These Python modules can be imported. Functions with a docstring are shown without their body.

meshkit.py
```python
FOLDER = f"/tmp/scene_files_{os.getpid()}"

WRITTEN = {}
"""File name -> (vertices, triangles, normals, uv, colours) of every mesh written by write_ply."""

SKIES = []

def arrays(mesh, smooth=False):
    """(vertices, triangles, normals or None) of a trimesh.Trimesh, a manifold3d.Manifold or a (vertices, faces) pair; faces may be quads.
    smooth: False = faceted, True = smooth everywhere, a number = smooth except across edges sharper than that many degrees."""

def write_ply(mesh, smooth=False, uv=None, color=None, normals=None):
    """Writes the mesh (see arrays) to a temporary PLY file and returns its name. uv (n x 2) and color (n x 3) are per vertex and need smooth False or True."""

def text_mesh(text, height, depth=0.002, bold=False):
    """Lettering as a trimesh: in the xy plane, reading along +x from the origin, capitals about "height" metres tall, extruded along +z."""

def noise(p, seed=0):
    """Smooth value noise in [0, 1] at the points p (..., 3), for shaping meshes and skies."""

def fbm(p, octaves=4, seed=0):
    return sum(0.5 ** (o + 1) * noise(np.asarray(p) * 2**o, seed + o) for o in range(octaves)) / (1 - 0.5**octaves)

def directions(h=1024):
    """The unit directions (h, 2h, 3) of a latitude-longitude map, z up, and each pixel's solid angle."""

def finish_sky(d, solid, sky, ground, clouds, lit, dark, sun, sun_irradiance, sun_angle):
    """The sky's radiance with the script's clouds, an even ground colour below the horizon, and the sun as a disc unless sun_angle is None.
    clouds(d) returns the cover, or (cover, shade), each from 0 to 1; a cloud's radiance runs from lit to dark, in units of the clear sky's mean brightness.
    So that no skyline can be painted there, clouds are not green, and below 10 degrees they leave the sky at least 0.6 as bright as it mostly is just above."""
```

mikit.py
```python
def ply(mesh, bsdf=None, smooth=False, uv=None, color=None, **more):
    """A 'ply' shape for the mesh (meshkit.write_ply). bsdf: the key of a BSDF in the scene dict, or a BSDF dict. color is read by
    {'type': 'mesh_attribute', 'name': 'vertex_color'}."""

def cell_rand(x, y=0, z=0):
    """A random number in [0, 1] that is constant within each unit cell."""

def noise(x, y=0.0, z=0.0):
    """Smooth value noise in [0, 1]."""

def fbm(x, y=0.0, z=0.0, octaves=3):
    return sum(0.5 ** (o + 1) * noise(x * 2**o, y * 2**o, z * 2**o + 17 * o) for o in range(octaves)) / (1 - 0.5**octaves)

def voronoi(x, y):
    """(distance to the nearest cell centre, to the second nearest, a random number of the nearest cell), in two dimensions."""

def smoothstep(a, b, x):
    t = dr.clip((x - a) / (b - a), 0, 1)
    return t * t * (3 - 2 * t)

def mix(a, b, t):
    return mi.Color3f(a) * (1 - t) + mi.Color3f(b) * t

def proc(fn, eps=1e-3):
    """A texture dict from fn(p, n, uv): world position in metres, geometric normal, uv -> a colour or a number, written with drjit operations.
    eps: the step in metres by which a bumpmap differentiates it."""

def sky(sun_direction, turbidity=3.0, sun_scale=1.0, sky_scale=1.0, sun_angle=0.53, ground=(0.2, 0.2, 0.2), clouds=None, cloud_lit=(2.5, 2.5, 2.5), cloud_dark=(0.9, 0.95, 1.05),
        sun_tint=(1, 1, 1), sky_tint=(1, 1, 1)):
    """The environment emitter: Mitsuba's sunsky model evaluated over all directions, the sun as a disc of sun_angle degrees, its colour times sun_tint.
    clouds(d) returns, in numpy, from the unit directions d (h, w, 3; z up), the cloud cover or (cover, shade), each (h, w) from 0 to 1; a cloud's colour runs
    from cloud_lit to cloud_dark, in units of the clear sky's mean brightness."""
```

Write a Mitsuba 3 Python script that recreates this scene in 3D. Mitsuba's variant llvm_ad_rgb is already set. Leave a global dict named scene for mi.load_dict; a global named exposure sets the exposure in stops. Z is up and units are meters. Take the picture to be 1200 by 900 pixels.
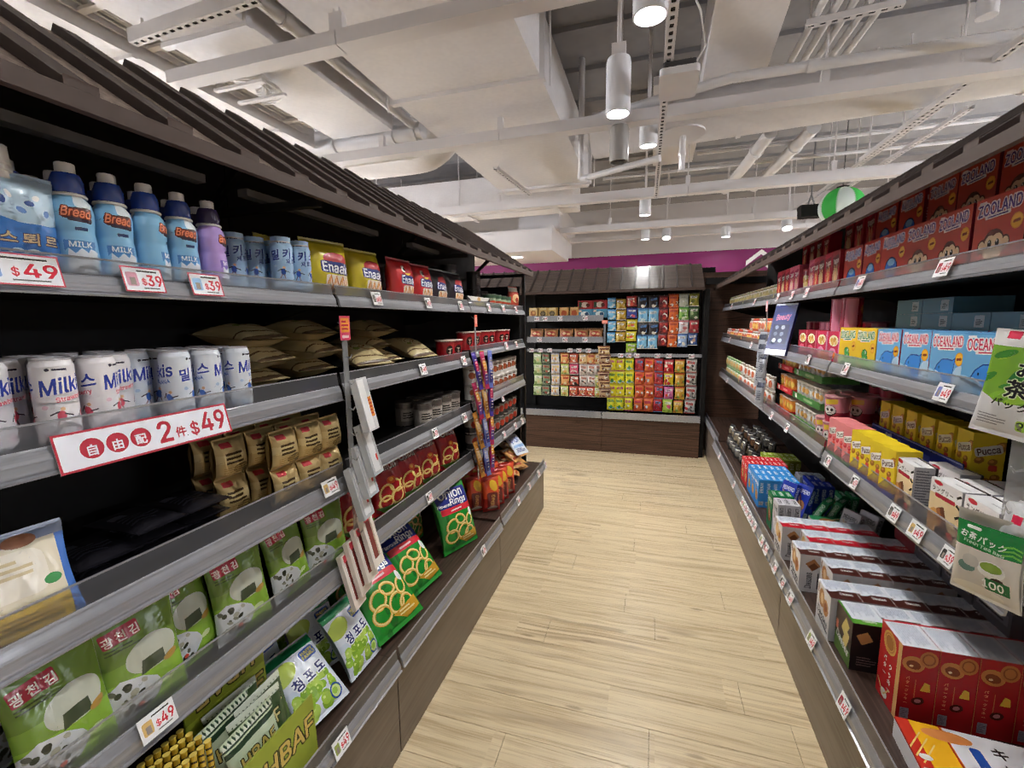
import math, random
import numpy as np
import trimesh
import drjit as dr
import mitsuba as mi
import mikit, meshkit
from shapely.geometry import Polygon, Point, box as sbox, LineString
from shapely.ops import unary_union
from shapely import affinity

T = mi.ScalarTransform4f
rnd = random.Random(7)
scene, labels = {}, {}

# ------------------------------------------------------------------ camera, exposure, lights
CAM_H = 1.35
YAW, PITCH, ROLL = math.radians(17.3), math.radians(-7.85), math.radians(-0.65)
_f = np.array([-math.sin(YAW) * math.cos(PITCH), math.cos(YAW) * math.cos(PITCH), math.sin(PITCH)])
_r = np.array([math.cos(YAW), math.sin(YAW), 0.0])
_u = -_r * math.sin(ROLL) + np.cross(_r, _f) * math.cos(ROLL)
scene['camera'] = {'type': 'perspective', 'fov': 2 * math.degrees(math.atan(600 / 525.0)), 'fov_axis': 'x', 'near_clip': 0.02,
                   'to_world': T().look_at(origin=[0, 0, CAM_H], target=[*map(float, np.array([0, 0, CAM_H]) + _f)], up=[*map(float, _u)])}
exposure = 0.35
LAMP = [380.0, 374.0, 360.0]        # radiance of the round spotlights' faces
FILL_TUBE = [160.0, 168.0, 184.0]          # radiance of the added light tubes, out of view, that brighten the ceiling

# ------------------------------------------------------------------ small helpers
def lin(c):
    if isinstance(c, str):
        c = [int(c[i:i + 2], 16) for i in (0, 2, 4)]
    c = np.asarray(c, float) / 255.0
    return np.where(c <= 0.04045, c / 12.92, ((c + 0.055) / 1.055) ** 2.4)

def rgb(c):
    return {'type': 'rgb', 'value': [float(x) for x in lin(c)]}

_used = {}
def uid(name):
    n = _used.get(name, -1) + 1
    _used[name] = n
    return name if n == 0 else '%s_%03d' % (name, n)

def tag(key, label=None, cat=None, group=None, kind=None):
    d = {k: v for k, v in (('label', label), ('category', cat), ('group', group), ('kind', kind)) if v}
    if d:
        labels[key] = d
    return key

def thing(name, label, cat, group=None):
    return tag(uid(name), label, cat, group)

def put(name, mesh, bsdf, parent=None, label=None, cat=None, group=None, kind=None, smooth=False, m=None):
    key = uid(parent + '__' + name if parent else name)
    d = mesh if isinstance(mesh, dict) else mikit.ply(mesh, bsdf, smooth)
    if m is not None:
        d = {**d, 'to_world': m}
    scene[key] = d
    tag(key, label, cat, group, kind)
    return key

def box(x0, x1, y0, y1, z0, z1):
    b = trimesh.creation.box([x1 - x0, y1 - y0, z1 - z0])
    b.apply_translation([(x0 + x1) / 2, (y0 + y1) / 2, (z0 + z1) / 2])
    return b

def cat_(ms):
    return trimesh.util.concatenate(ms)

def prism(pts, y0, y1):
    """polygon in (x, z), extruded along y from y0 to y1"""
    m = trimesh.creation.extrude_polygon(Polygon(pts), y1 - y0, engine='earcut')
    v = m.vertices.copy()
    m.vertices = np.stack([v[:, 0], y1 - v[:, 2], v[:, 1]], 1)
    return m

def prism_x(pts, x0, x1):
    """polygon in (y, z), extruded along x"""
    m = trimesh.creation.extrude_polygon(Polygon(pts), x1 - x0, engine='earcut')
    v = m.vertices.copy()
    m.vertices = np.stack([x0 + v[:, 2], v[:, 0], v[:, 1]], 1)
    return m

def tube(points, r, n=10, closed_ends=True):
    p = np.asarray(points, float)
    t = np.gradient(p, axis=0)
    t /= np.linalg.norm(t, axis=1, keepdims=True)
    ref = np.array([0, 0, 1.0]) if abs(t[:, 2]).max() < 0.95 else np.array([0.31, 0.95, 0.05])
    a = np.cross(t, ref)
    a /= np.linalg.norm(a, axis=1, keepdims=True)
    b = np.cross(t, a)
    ang = np.arange(n) * 2 * np.pi / n
    r = np.broadcast_to(r, (len(p),))
    v = (p[:, None] + r[:, None, None] * (np.cos(ang)[None, :, None] * a[:, None] + np.sin(ang)[None, :, None] * b[:, None])).reshape(-1, 3)
    f = []
    for i in range(len(p) - 1):
        for j in range(n):
            k = (j + 1) % n
            f += [[i * n + j, (i + 1) * n + j, i * n + k], [i * n + k, (i + 1) * n + j, (i + 1) * n + k]]
    if closed_ends:
        v = np.vstack([v, p[0], p[-1]])
        for j in range(n):
            k = (j + 1) % n
            f += [[len(v) - 2, j, k], [len(v) - 1, (len(p) - 1) * n + k, (len(p) - 1) * n + j]]
    m = trimesh.Trimesh(v, f, process=False)
    trimesh.repair.fix_normals(m)
    return m

def lathe(profile, n=24):
    """profile [(r, z)...] from bottom to top, closed on the axis"""
    m = trimesh.creation.revolve(np.array([(max(r, 0), z) for r, z in profile], float), sections=n)
    trimesh.repair.fix_normals(m)
    return m

def arc(cx, cy, r, a0, a1, n=8):
    return [(cx + r * math.cos(math.radians(a0 + (a1 - a0) * i / n)), cy + r * math.sin(math.radians(a0 + (a1 - a0) * i / n))) for i in range(n + 1)]

# ------------------------------------------------------------------ materials
def principled(c, rough=0.5, **k):
    return {'type': 'twosided', 'b': {'type': 'principled', 'base_color': c if isinstance(c, dict) else rgb(c), 'roughness': rough, **k}}

def LC(c):
    return [float(x) for x in lin(c)]

def wood_fn(dark, light, axis, scale=1.0, knots=False):
    d, l = LC(dark), LC(light)
    def fn(p, n, uv):
        q = [p.x, p.y, p.z]
        along, a, b = q[axis], q[(axis + 1) % 3], q[(axis + 2) % 3]
        w = mikit.fbm(along * 2.2 * scale, a * 9 * scale, b * 9 * scale, 3)
        g = mikit.fbm(along * 5 * scale, (a + w * 0.05) * 150 * scale, (b + w * 0.05) * 150 * scale, 3)
        s = mikit.smoothstep(0.25, 0.75, 0.75 * g + 0.25 * w)
        return mikit.mix(d, l, s)
    return mikit.proc(fn)

def floor_fn(p, n, uv):
    row = dr.floor((p.y - 0.045) / 0.15)
    h = mikit.cell_rand(row, 3, 1)
    x = p.x + h * 7.0
    pl = mikit.cell_rand(dr.floor((p.x + mikit.cell_rand(row, 9, 4) * 1.2) / 1.2), row, 2)
    w = mikit.fbm(x * 1.6 + pl * 31, p.y * 8 + pl * 17, 0.0, 3)
    y = p.y + (w - 0.5) * 0.09
    g1 = mikit.fbm(x * 2.0 + pl * 11, y * 75, pl * 9, 4)
    g2 = mikit.noise(x * 3.2 + pl * 5, y * 30, 5.0 + pl)
    fine = mikit.fbm(x * 9, p.y * 330, 2.0, 2)
    s = mikit.smoothstep(0.22, 0.66, 0.6 * g1 + 0.4 * fine)
    c = mikit.mix(LC((192, 169, 130)), LC((228, 210, 174)), s)
    c = mikit.mix(c, LC((158, 134, 102)), 0.6 * mikit.smoothstep(0.76, 0.92, g2) * mikit.smoothstep(0.3, 0.6, g1))
    c = mikit.mix(c, LC((168, 146, 112)), 0.22 * mikit.smoothstep(0.55, 0.95, fine))
    ln = mikit.noise(x * 1.1 + pl * 7, y * 95, 3.0) * mikit.noise(x * 0.9 + pl * 2, p.y * 6, 8.0)
    c = mikit.mix(c, LC((142, 112, 78)), 0.5 * mikit.smoothstep(0.48, 0.74, ln))
    k = mikit.voronoi(x * 0.9 + pl * 3, p.y * 4.0)[0]
    c = mikit.mix(c, LC((132, 102, 70)), 0.5 * mikit.smoothstep(0.04, 0.012, k))
    return c * (0.96 + 0.07 * pl)

def concrete_fn(p, n, uv):
    a = mikit.fbm(p.x * 1.3, p.y * 1.3, p.z, 4)
    b = mikit.fbm(p.x * 14, p.y * 14, p.z * 14, 3)
    return mikit.mix(LC((122, 120, 122)), LC((160, 158, 158)), 0.6 * a + 0.4 * b)

def plaster_fn(p, n, uv):
    a = mikit.fbm(p.x * 2.5, p.y * 2.5, p.z * 2.5, 3)
    b = mikit.noise(p.x * 60, p.y * 60, p.z * 60)
    return mikit.mix(LC((208, 204, 203)), LC((226, 222, 220)), 0.7 * a + 0.3 * b)

def streak_fn(p, n, uv):
    a = mikit.fbm(p.y * 3, p.z * 160, p.x * 160, 3)
    return mikit.mix(LC((130, 132, 138)), LC((166, 168, 175)), a)

VC = {'type': 'mesh_attribute', 'name': 'vertex_color'}
B = {
    'floor_oak': principled(mikit.proc(floor_fn), 0.32, specular=0.45),
    'floor_gap': principled((96, 76, 54), 0.8),
    'paint_white': principled(mikit.proc(plaster_fn), 0.6, specular=0.3),
    'paint_plain': principled((216, 212, 211), 0.5, specular=0.35),
    'pipe_white': principled((218, 216, 216), 0.35, specular=0.5),
    'concrete': principled(mikit.proc(concrete_fn), 0.85, specular=0.2),
    'black_metal': principled((16, 15, 15), 0.42, specular=0.45),
    'black_matte': principled((9, 8, 8), 0.7, specular=0.3),
    'dark_grey': principled((52, 51, 52), 0.45),
    'steel_grey': principled((128, 128, 131), 0.38, metallic=0.6),
    'base_wood_side': principled(wood_fn((100, 88, 78), (110, 98, 87), 1, 0.7), 0.34, specular=0.45),
    'base_wood_back': principled(wood_fn((58, 38, 28), (86, 60, 46), 0, 0.8), 0.42, specular=0.45),
    'deck_wood': principled(wood_fn((50, 36, 30), (72, 54, 46), 1, 0.9), 0.4),
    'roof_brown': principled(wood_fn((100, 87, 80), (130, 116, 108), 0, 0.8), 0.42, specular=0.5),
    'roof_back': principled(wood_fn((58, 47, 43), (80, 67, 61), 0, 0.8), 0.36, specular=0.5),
    'batten_shade': principled((48, 38, 36), 0.5),  # batten brown darkened: the shade on their sides is put into the colour
    'roof_block': principled((64, 47, 39), 0.5),
    'rail_grey': principled(mikit.proc(streak_fn), 0.16, specular=0.8, clearcoat=1.0, clearcoat_gloss=0.95, metallic=0.25),
    'acrylic_sheet': {'type': 'thindielectric', 'int_ior': 1.49},
    'acrylic_haze': {'type': 'twosided', 'b': {'type': 'roughplastic', 'diffuse_reflectance': rgb((150, 152, 158)), 'alpha': 0.12}},
    'magenta': principled((112, 22, 82), 0.5),
    'white_trim': principled((225, 222, 222), 0.5),
    'film': {'type': 'twosided', 'b': {'type': 'principled', 'base_color': VC, 'roughness': 0.24, 'specular': 0.6, 'clearcoat': 0.6, 'clearcoat_gloss': 0.92}},
    'card': {'type': 'twosided', 'b': {'type': 'principled', 'base_color': VC, 'roughness': 0.42, 'specular': 0.4}},
    'paper': {'type': 'twosided', 'b': {'type': 'principled', 'base_color': VC, 'roughness': 0.6, 'specular': 0.3}},
    'foil': {'type': 'twosided', 'b': {'type': 'principled', 'base_color': VC, 'roughness': 0.3, 'specular': 0.6, 'metallic': 0.45}},
    'lamp_white': principled((228, 228, 230), 0.35, specular=0.5),
    'aluminium': principled((176, 174, 170), 0.35, metallic=0.8),
    'cable_white': principled((215, 212, 208), 0.5),
    'clear_plastic': {'type': 'blendbsdf', 'weight': 0.24, 'a': {'type': 'thindielectric', 'int_ior': 1.49},
                      'b': {'type': 'twosided', 'b': {'type': 'roughplastic', 'diffuse_reflectance': rgb((205, 208, 212)), 'alpha': 0.15}}},
}
B['acrylic'] = {'type': 'blendbsdf', 'weight': 0.2, 'a': B.pop('acrylic_sheet'), 'b': B.pop('acrylic_haze')}
for k, v in B.items():
    scene['bsdf_' + k] = v
B = {k: 'bsdf_' + k for k in B}
# ------------------------------------------------------------------ the setting
X0, X1, Y0, Y1, ZC = -6.0, 6.0, -4.0, 9.0, 3.45
put('floor', box(X0, X1, Y0, Y1, -0.08, -0.003), B['floor_gap'], kind='structure')
put('floor__far_boards', cat_([box(X0, -1.96, Y0, Y1, -0.003, 0.0), box(1.84, X1, Y0, Y1, -0.003, 0.0), box(-1.96, 1.84, Y0, 0.1945, -0.003, 0.0), box(-1.96, 1.84, 5.7455, Y1, -0.003, 0.0)]), B['floor_oak'])
_pl = {}
for r in range(37):
    y = 0.195 + 0.15 * r
    off = ((r * 0.4531 + 0.17 * (r % 3)) % 1.0) * 1.2
    x = -1.96 - off
    while x < 1.84:
        a, b_ = max(x, -1.96), min(x + 1.2, 1.84)
        if b_ - a > 0.03:
            g = 0.0008
            put('floor__plank', box(a + g, b_ - g, y + g, y + 0.15 - g, -0.003, 0.0), B['floor_oak'])
        x += 1.2
put('ceiling', box(X0, X1, Y0, Y1, ZC, ZC + 0.1), B['concrete'], kind='structure')
# shallow ribs of the cast slab
for i in range(16):
    put('ceiling__slab_rib', box(X0, X1, 0.2 + 0.55 * i, 0.26 + 0.55 * i, ZC - 0.035, ZC), B['concrete'])
put('wall_left', box(X0 - 0.1, X0, Y0, Y1, 0, ZC), B['paint_plain'], kind='structure')
put('wall_right', box(X1, X1 + 0.1, Y0, Y1, 0, ZC), B['paint_plain'], kind='structure')
put('wall_front', box(X0, X1, Y0 - 0.1, Y0, 0, ZC), B['paint_plain'], kind='structure')
put('wall_back', box(X0, X1, Y1, Y1 + 0.1, 0, ZC), B['paint_plain'], kind='structure')
YW = 7.6
# the magenta band above the back shelves, with white arrow stripes
put('trim_1', box(-4.0, 3.2, YW, YW + 0.06, 2.02, 2.39), B['magenta'], kind='structure')
def chevron(dx, w):
    pts = [(dx, 0), (dx + 0.2, 0.16), (dx + 0.4, 0), (dx + 0.4, -w), (dx + 0.2, 0.16 - w), (dx, -w)]
    m = trimesh.creation.extrude_polygon(Polygon(pts), 0.006, engine='earcut')
    v = m.vertices.copy()
    m.vertices = np.stack([1.31 + v[:, 0], YW - v[:, 2] - 0.0005, 2.215 + v[:, 1]], 1)
    return m
put('trim_1__arrow_stripe', chevron(0, 0.07), B['white_trim'], label='white arrow stripe')
c2 = chevron(0, 0.07); c2.apply_translation([0, 0, -0.13])
put('trim_1__arrow_stripe', c2, B['white_trim'], label='white arrow stripe')
# white bulkhead with a recessed downlight
bulk = cat_([box(-4.2, -1.42, 6.3, YW + 0.3, 2.34, 2.64), box(-1.42, -1.36, 6.3, YW + 0.3, 2.34, 2.68)])
put('wall_bulkhead', bulk, B['paint_plain'], kind='structure')
put('wall_bulkhead__upper_box', box(-1.9, -1.30, 6.5, YW + 0.3, 2.66, 3.0), B['paint_plain'])
dl = thing('recessed_downlight', 'round recessed downlight glowing in the white bulkhead', 'downlight')
put('ring', trimesh.creation.annulus(0.085, 0.105, 0.012, transform=trimesh.transformations.translation_matrix([-2.0, 6.75, 2.334])), B['lamp_white'], dl)
disk = trimesh.creation.cylinder(0.084, 0.008, sections=28); disk.apply_translation([-2.0, 6.75, 2.335])
d = mikit.ply(disk, B['lamp_white']); d['emitter'] = {'type': 'area', 'radiance': {'type': 'rgb', 'value': [30.0, 30.0, 29.0]}}
scene[dl + '__lens'] = d

# ------------------------------------------------------------------ ceiling services
_OVER = [(-1.70, -0.64, -0.6, 5.53, 2.775), (-2.48, -1.89, -0.6, 3.21, 2.775), (-3.63, -2.69, -0.6, 3.31, 2.78), (-4.2, -0.95, 5.54, 6.16, 2.77), (-0.62, 0.63, 1.29, 2.505, 2.965), (0.26, 0.62, 2.506, 3.56, 2.86), (1.24, 3.61, 1.89, 3.26, 3.05), (-0.06, 0.43, 4.29, 6.41, 3.33), (-3.4, -1.68, 3.88, 4.42, 2.80), (-4.2, -1.3, 6.28, 8.0, 2.34)]
def ztop(x, y, z=0.0):
    """height at which a rod going up from (x, y, z) meets a duct or the slab"""
    return min([zb for x0, x1, y0, y1, zb in _OVER if x0 - 0.01 < x < x1 + 0.01 and y0 - 0.01 < y < y1 + 0.01 and zb > z] + [ZC])
def beam_bar(y, z, x0, x1, w, h, label, hangers):
    t = thing('ceiling_beam', label, 'ceiling beam', None)
    xs = [x0] + [h_ for h_ in hangers[1::2]] + [x1]
    for a, b_ in zip(xs, xs[1:]):
        put('segment', box(a + 0.002, b_ - 0.002, y, y + w, z, z + h), B['paint_plain'], t)
    for hx in hangers:
        put('hanger', box(hx - 0.02, hx + 0.02, y + w * 0.3, y + w * 0.7, z + h, z + h + 0.09), B['paint_plain'], t)
        put('rod', tube([(hx, y + w / 2, z + h + 0.09), (hx, y + w / 2, ztop(hx, y + w / 2, z))], 0.006, 6), B['paint_plain'], t)
    return t
beam_bar(1.88, 2.6, -2.45, 4.0, 0.085, 0.062, 'nearest white painted beam crossing under the large flat duct', [-1.43, -1.4, 0.5, 2.2])
beam_bar(3.13, 2.6, -2.75, 4.0, 0.09, 0.07, 'second white beam crossing above the aisle in front of the round duct', [-2.0, -1.05, 0.9, 2.6])
beam_bar(4.98, 2.6, -3.2, 4.4, 0.10, 0.09, 'third white beam, crossing the whole ceiling behind the wide flat duct', [-1.7, 0.3, 1.55, 3.0])
beam_bar(6.55, 2.6, -1.3, 4.6, 0.12, 0.08, 'fourth white beam, below the ribbed slab near the magenta band', [-0.6, 1.2, 2.6])
beam_bar(7.35, 2.6, -1.3, 4.6, 0.08, 0.06, 'farthest thin white beam just above the magenta band', [0.2, 2.0])

# wide flat duct with flanges and a rounded far end
dk = thing('flat_duct', 'wide white flat duct with flanged joints left of the spotlights', 'air duct')
def duct_piece(x0, x1, y0, y1, z0, z1, name='section', p=None):
    put(name, box(x0, x1, y0, y1, z0, z1), B['paint_white'], p)
for y0, y1 in ((-0.6, 1.56), (1.56, 2.82), (2.82, 4.95)):
    duct_piece(-1.66, -0.68, y0, y1 - 0.004, 2.80, 3.2, 'section', dk)
elbow = prism_x([(4.95, 2.8)] + [(5.1 + 0.42 * math.sin(a), 3.22 - 0.42 * math.cos(a)) for a in np.linspace(0, math.pi / 2, 12)] + [(5.52, 3.4), (4.95, 3.4)], -1.66, -0.72)
put('curved_end', elbow, B['paint_white'], dk)
for yf in (1.56, 2.82, 4.95):
    put('flange', cat_([box(-1.69, -0.65, yf - 0.025, yf + 0.02, 2.775, 2.80), box(-0.68, -0.65, yf - 0.025, yf + 0.02, 2.80, 3.2), box(-1.69, -1.66, yf - 0.025, yf + 0.02, 2.80, 3.2)]), B['paint_plain'], dk)
for xx, yy in ((-0.62, 1.56), (-0.62, 2.82), (-1.72, 2.82), (-0.62, 4.95)):
    put('hanger_rod', tube([(xx, yy, 2.74), (xx, yy, ZC)], 0.007, 6), B['paint_plain'], dk)
# left flat duct
dk2 = thing('flat_duct', 'white flat duct along the left side above the dark canopy', 'air duct')
for y0, y1 in ((-0.6, 1.9), (1.904, 3.2)):
    duct_piece(-2.45, -1.92, y0, y1, 2.80, 3.15, 'section', dk2)
put('flange', cat_([box(-2.47, -1.90, 1.885, 1.92, 2.775, 2.80), box(-1.92, -1.9, 1.885, 1.92, 2.8, 3.15)]), B['paint_plain'], dk2)
dk3 = thing('flat_duct', 'white ceiling duct at the far upper left corner above the canopy ridge', 'air duct')
duct_piece(-3.6, -2.72, -0.6, 3.3, 2.80, 3.12, 'section', dk3)
for yv in (0.9, 1.9, 2.9):
    put('flange', box(-3.62, -2.70, yv, yv + 0.03, 2.78, 2.8), B['paint_plain'], dk3)
# wide duct crossing at the far left (curved)
dk4 = thing('round_duct', 'thick white curved duct bending down behind the canopy on the left', 'air duct')
pts = [(-3.4, 4.15, 3.06), (-2.8, 4.15, 3.06), (-2.3, 4.15, 3.06)] + [(-2.25 + 0.3 * math.sin(a), 4.15, 3.36 - 0.3 * math.cos(a)) for a in np.linspace(0.15, 1.45, 9)] + [(-1.95, 4.15, 3.44)]
put('duct_skin', tube(pts, 0.25, 26), B['paint_white'], dk4, smooth=40)
dk5 = thing('cross_duct', 'wide white duct crossing behind the flat duct above the bulkhead', 'air duct')
put('duct_box', cat_([box(-4.2, -0.95, 5.55, 6.15, 2.78, 3.15)]), B['paint_white'], dk5)
put('seam_strip', box(-4.2, -0.95, 5.83, 5.86, 2.77, 2.78), B['paint_plain'], dk5)
for xx in (-3.6, -2.4, -1.2):
    for yy in (5.53, 6.17):
        put('hanger_rod', tube([(xx, yy, 2.76), (xx, yy, ZC)], 0.007, 6), B['paint_plain'], dk5)
    put('hanger_bar', box(xx - 0.02, xx + 0.02, 5.51, 6.19, 2.755, 2.77), B['paint_plain'], dk5)
# pipes on the left
def pipe(name, pts, r, label, couplings=(), cat='pipe', n=14, group=None, mat='pipe_white'):
    t = thing(name, label, cat, group)
    put('tube', tube(pts, r, n), B[mat], t, smooth=40)
    p = np.asarray(pts, float)
    for s in couplings:
        i = int(s); u_ = s - i
        c = p[i] + (p[i + 1] - p[i]) * u_
        dv = (p[i + 1] - p[i]) / np.linalg.norm(p[i + 1] - p[i])
        put('coupling', tube([c - dv * 0.025, c + dv * 0.025], r * 1.22, n), B[mat], t, smooth=40)
    return t
pipe('drain_pipe', [(-3.3, 3.42, 2.83), (-1.98, 3.35, 2.83), (-1.74, 3.34, 2.83)], 0.062, 'thick white pipe with couplings behind the left duct', (0.55, 0.98, 1.7))
pipe('riser_pipe', [(-1.80, -0.5, 2.86), (-1.80, 3.1, 2.86), (-1.80, 3.27, 2.86)], 0.035, 'long thin white pipe running between the two flat ducts', (0.45, 0.7))
pipe('bent_pipe', [(-2.45, 3.32, 2.66), (-1.85, 3.42, 2.7), (-1.66, 3.45, 2.74), (-1.4, 3.36, 2.74)], 0.033, 'white bent pipe under the curved duct on the left', (0.9,))
# cable tray with a loop of cables in the left gap
tr = thing('cable_tray', 'open ladder cable tray between the ducts at upper left', 'cable tray')
for xs in (-2.70, -2.49):
    put('side_rail', box(xs, xs + 0.012, 0.4, 3.2, 2.86, 2.92), B['paint_plain'], tr)
for k in range(8):
    put('rung', box(-2.69, -2.49, 0.7 + 0.32 * k, 0.735 + 0.32 * k, 2.86, 2.875), B['paint_plain'], tr)
for k in range(9):
    zc = 2.885 + 0.012 * (k % 3)
    xs = -2.665 + 0.02 * k
    put('cable', tube([(xs, 0.35, zc), (xs + 0.01, 1.2, zc), (xs - 0.006, 2.0, zc), (xs + 0.004, 3.15, zc)], 0.006, 6), B['cable_white'], tr)
lp = thing('cable_coil', 'loop of white cables bundled above the first beam at upper left', 'cable coil')
for k in range(11):
    a = np.linspace(-2.3, 1.9, 22)
    rr = 0.155 - 0.0075 * k
    put('cable', tube([(-2.32 + rr * math.cos(t_) * 0.95, 2.28 + rr * math.sin(t_), 2.742 + 0.012 * (k % 4) + 0.006 * math.sin(3 * t_ + k)) for t_ in a], 0.0055, 6), B['cable_white'], lp)
put('ring', tube([(-2.32 + 0.17 * math.cos(t_), 2.28 + 0.18 * math.sin(t_), 2.735) for t_ in np.linspace(-2.4, 2.0, 24)], 0.01, 8), B['cable_white'], lp)
put('crossbar', cat_([box(-2.5, -2.14, 2.2, 2.225, 2.712, 2.727), box(-2.5, -2.14, 2.36, 2.385, 2.712, 2.727)]), B['paint_plain'], lp)

# slotted struts
def strut(a, b_, label, w=0.041, h=0.03, drop=None):
    t = thing('slotted_strut', label, 'strut channel')
    a, b_ = np.array(a, float), np.array(b_, float)
    L = np.linalg.norm(b_ - a)
    n_ = max(2, int(L / 0.05))
    face = sbox(-w / 2, 0, w / 2, L)
    slots = [sbox(-0.0065, L * (i + 0.5) / n_ - 0.012, 0.0065, L * (i + 0.5) / n_ + 0.012).buffer(0.002, 2) for i in range(n_)]
    m = trimesh.creation.extrude_polygon(face.difference(unary_union(slots)), 0.003, engine='earcut')
    s1 = box(-w / 2, -w / 2 + 0.003, 0, L, 0.003, h); s2 = box(w / 2 - 0.003, w / 2, 0, L, 0.003, h)
    m = cat_([m, s1, s2])
    dv = (b_ - a) / L
    xv = np.cross(dv, [0, 0, 1.0]); xv /= np.linalg.norm(xv)
    M_ = np.eye(4); M_[:3, 0], M_[:3, 1], M_[:3, 2], M_[:3, 3] = xv, dv, np.cross(xv, dv), a
    m.apply_transform(M_)
    put('channel', m, B['paint_plain'], t)
    inner = box(-w / 2 + 0.004, w / 2 - 0.004, 0.004, L - 0.004, 0.006, 0.009); inner.apply_transform(M_)
    put('inner_web', inner, B['dark_grey'], t)
    for s in (drop or []):
        c = a + (b_ - a) * s
        put('rod', tube([(c[0], c[1], c[2] + 0.003), (c[0], c[1], ztop(c[0], c[1], c[2]))], 0.006, 6), B['paint_plain'], t)
    return t
strut((0.05, 1.2, 2.52), (0.035, 2.46, 2.52), 'slotted strut beside the round spotlight at the top of the ceiling', drop=(0.2, 0.9))
strut((0.03, 2.66, 2.56), (0.0, 4.9, 2.56), 'slotted strut running away below the access point', drop=(0.1, 0.9))
strut((1.66, 2.2, 2.645), (1.63, 4.65, 2.645), 'slotted strut nearest the right canopy edge', drop=(0.5, 0.95))
strut((1.80, 3.9, 2.74), (1.74, 7.2, 2.74), 'long slotted strut above the green lantern', drop=(0.15, 0.6, 0.95))
strut((2.1, 4.2, 2.8), (2.05, 6.2, 2.8), 'short slotted strut farther right beside the round duct', drop=(0.1, 0.9))
strut((-2.4, 1.70, 2.68), (-1.60, 1.66, 2.68), 'slotted strut hung below the left flat duct', h=0.06, drop=(0.1, 0.83))
strut((-1.38, 4.0, 2.7), (-1.3, 4.9, 2.7), 'short slotted strut under the rounded duct end on the left', drop=(0.1, 0.9))
strut((0.74, 3.0, 2.9), (1.16, 2.96, 2.9), 'slotted strut carrying five thin pipes at top right', drop=(0.05, 0.95))
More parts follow.
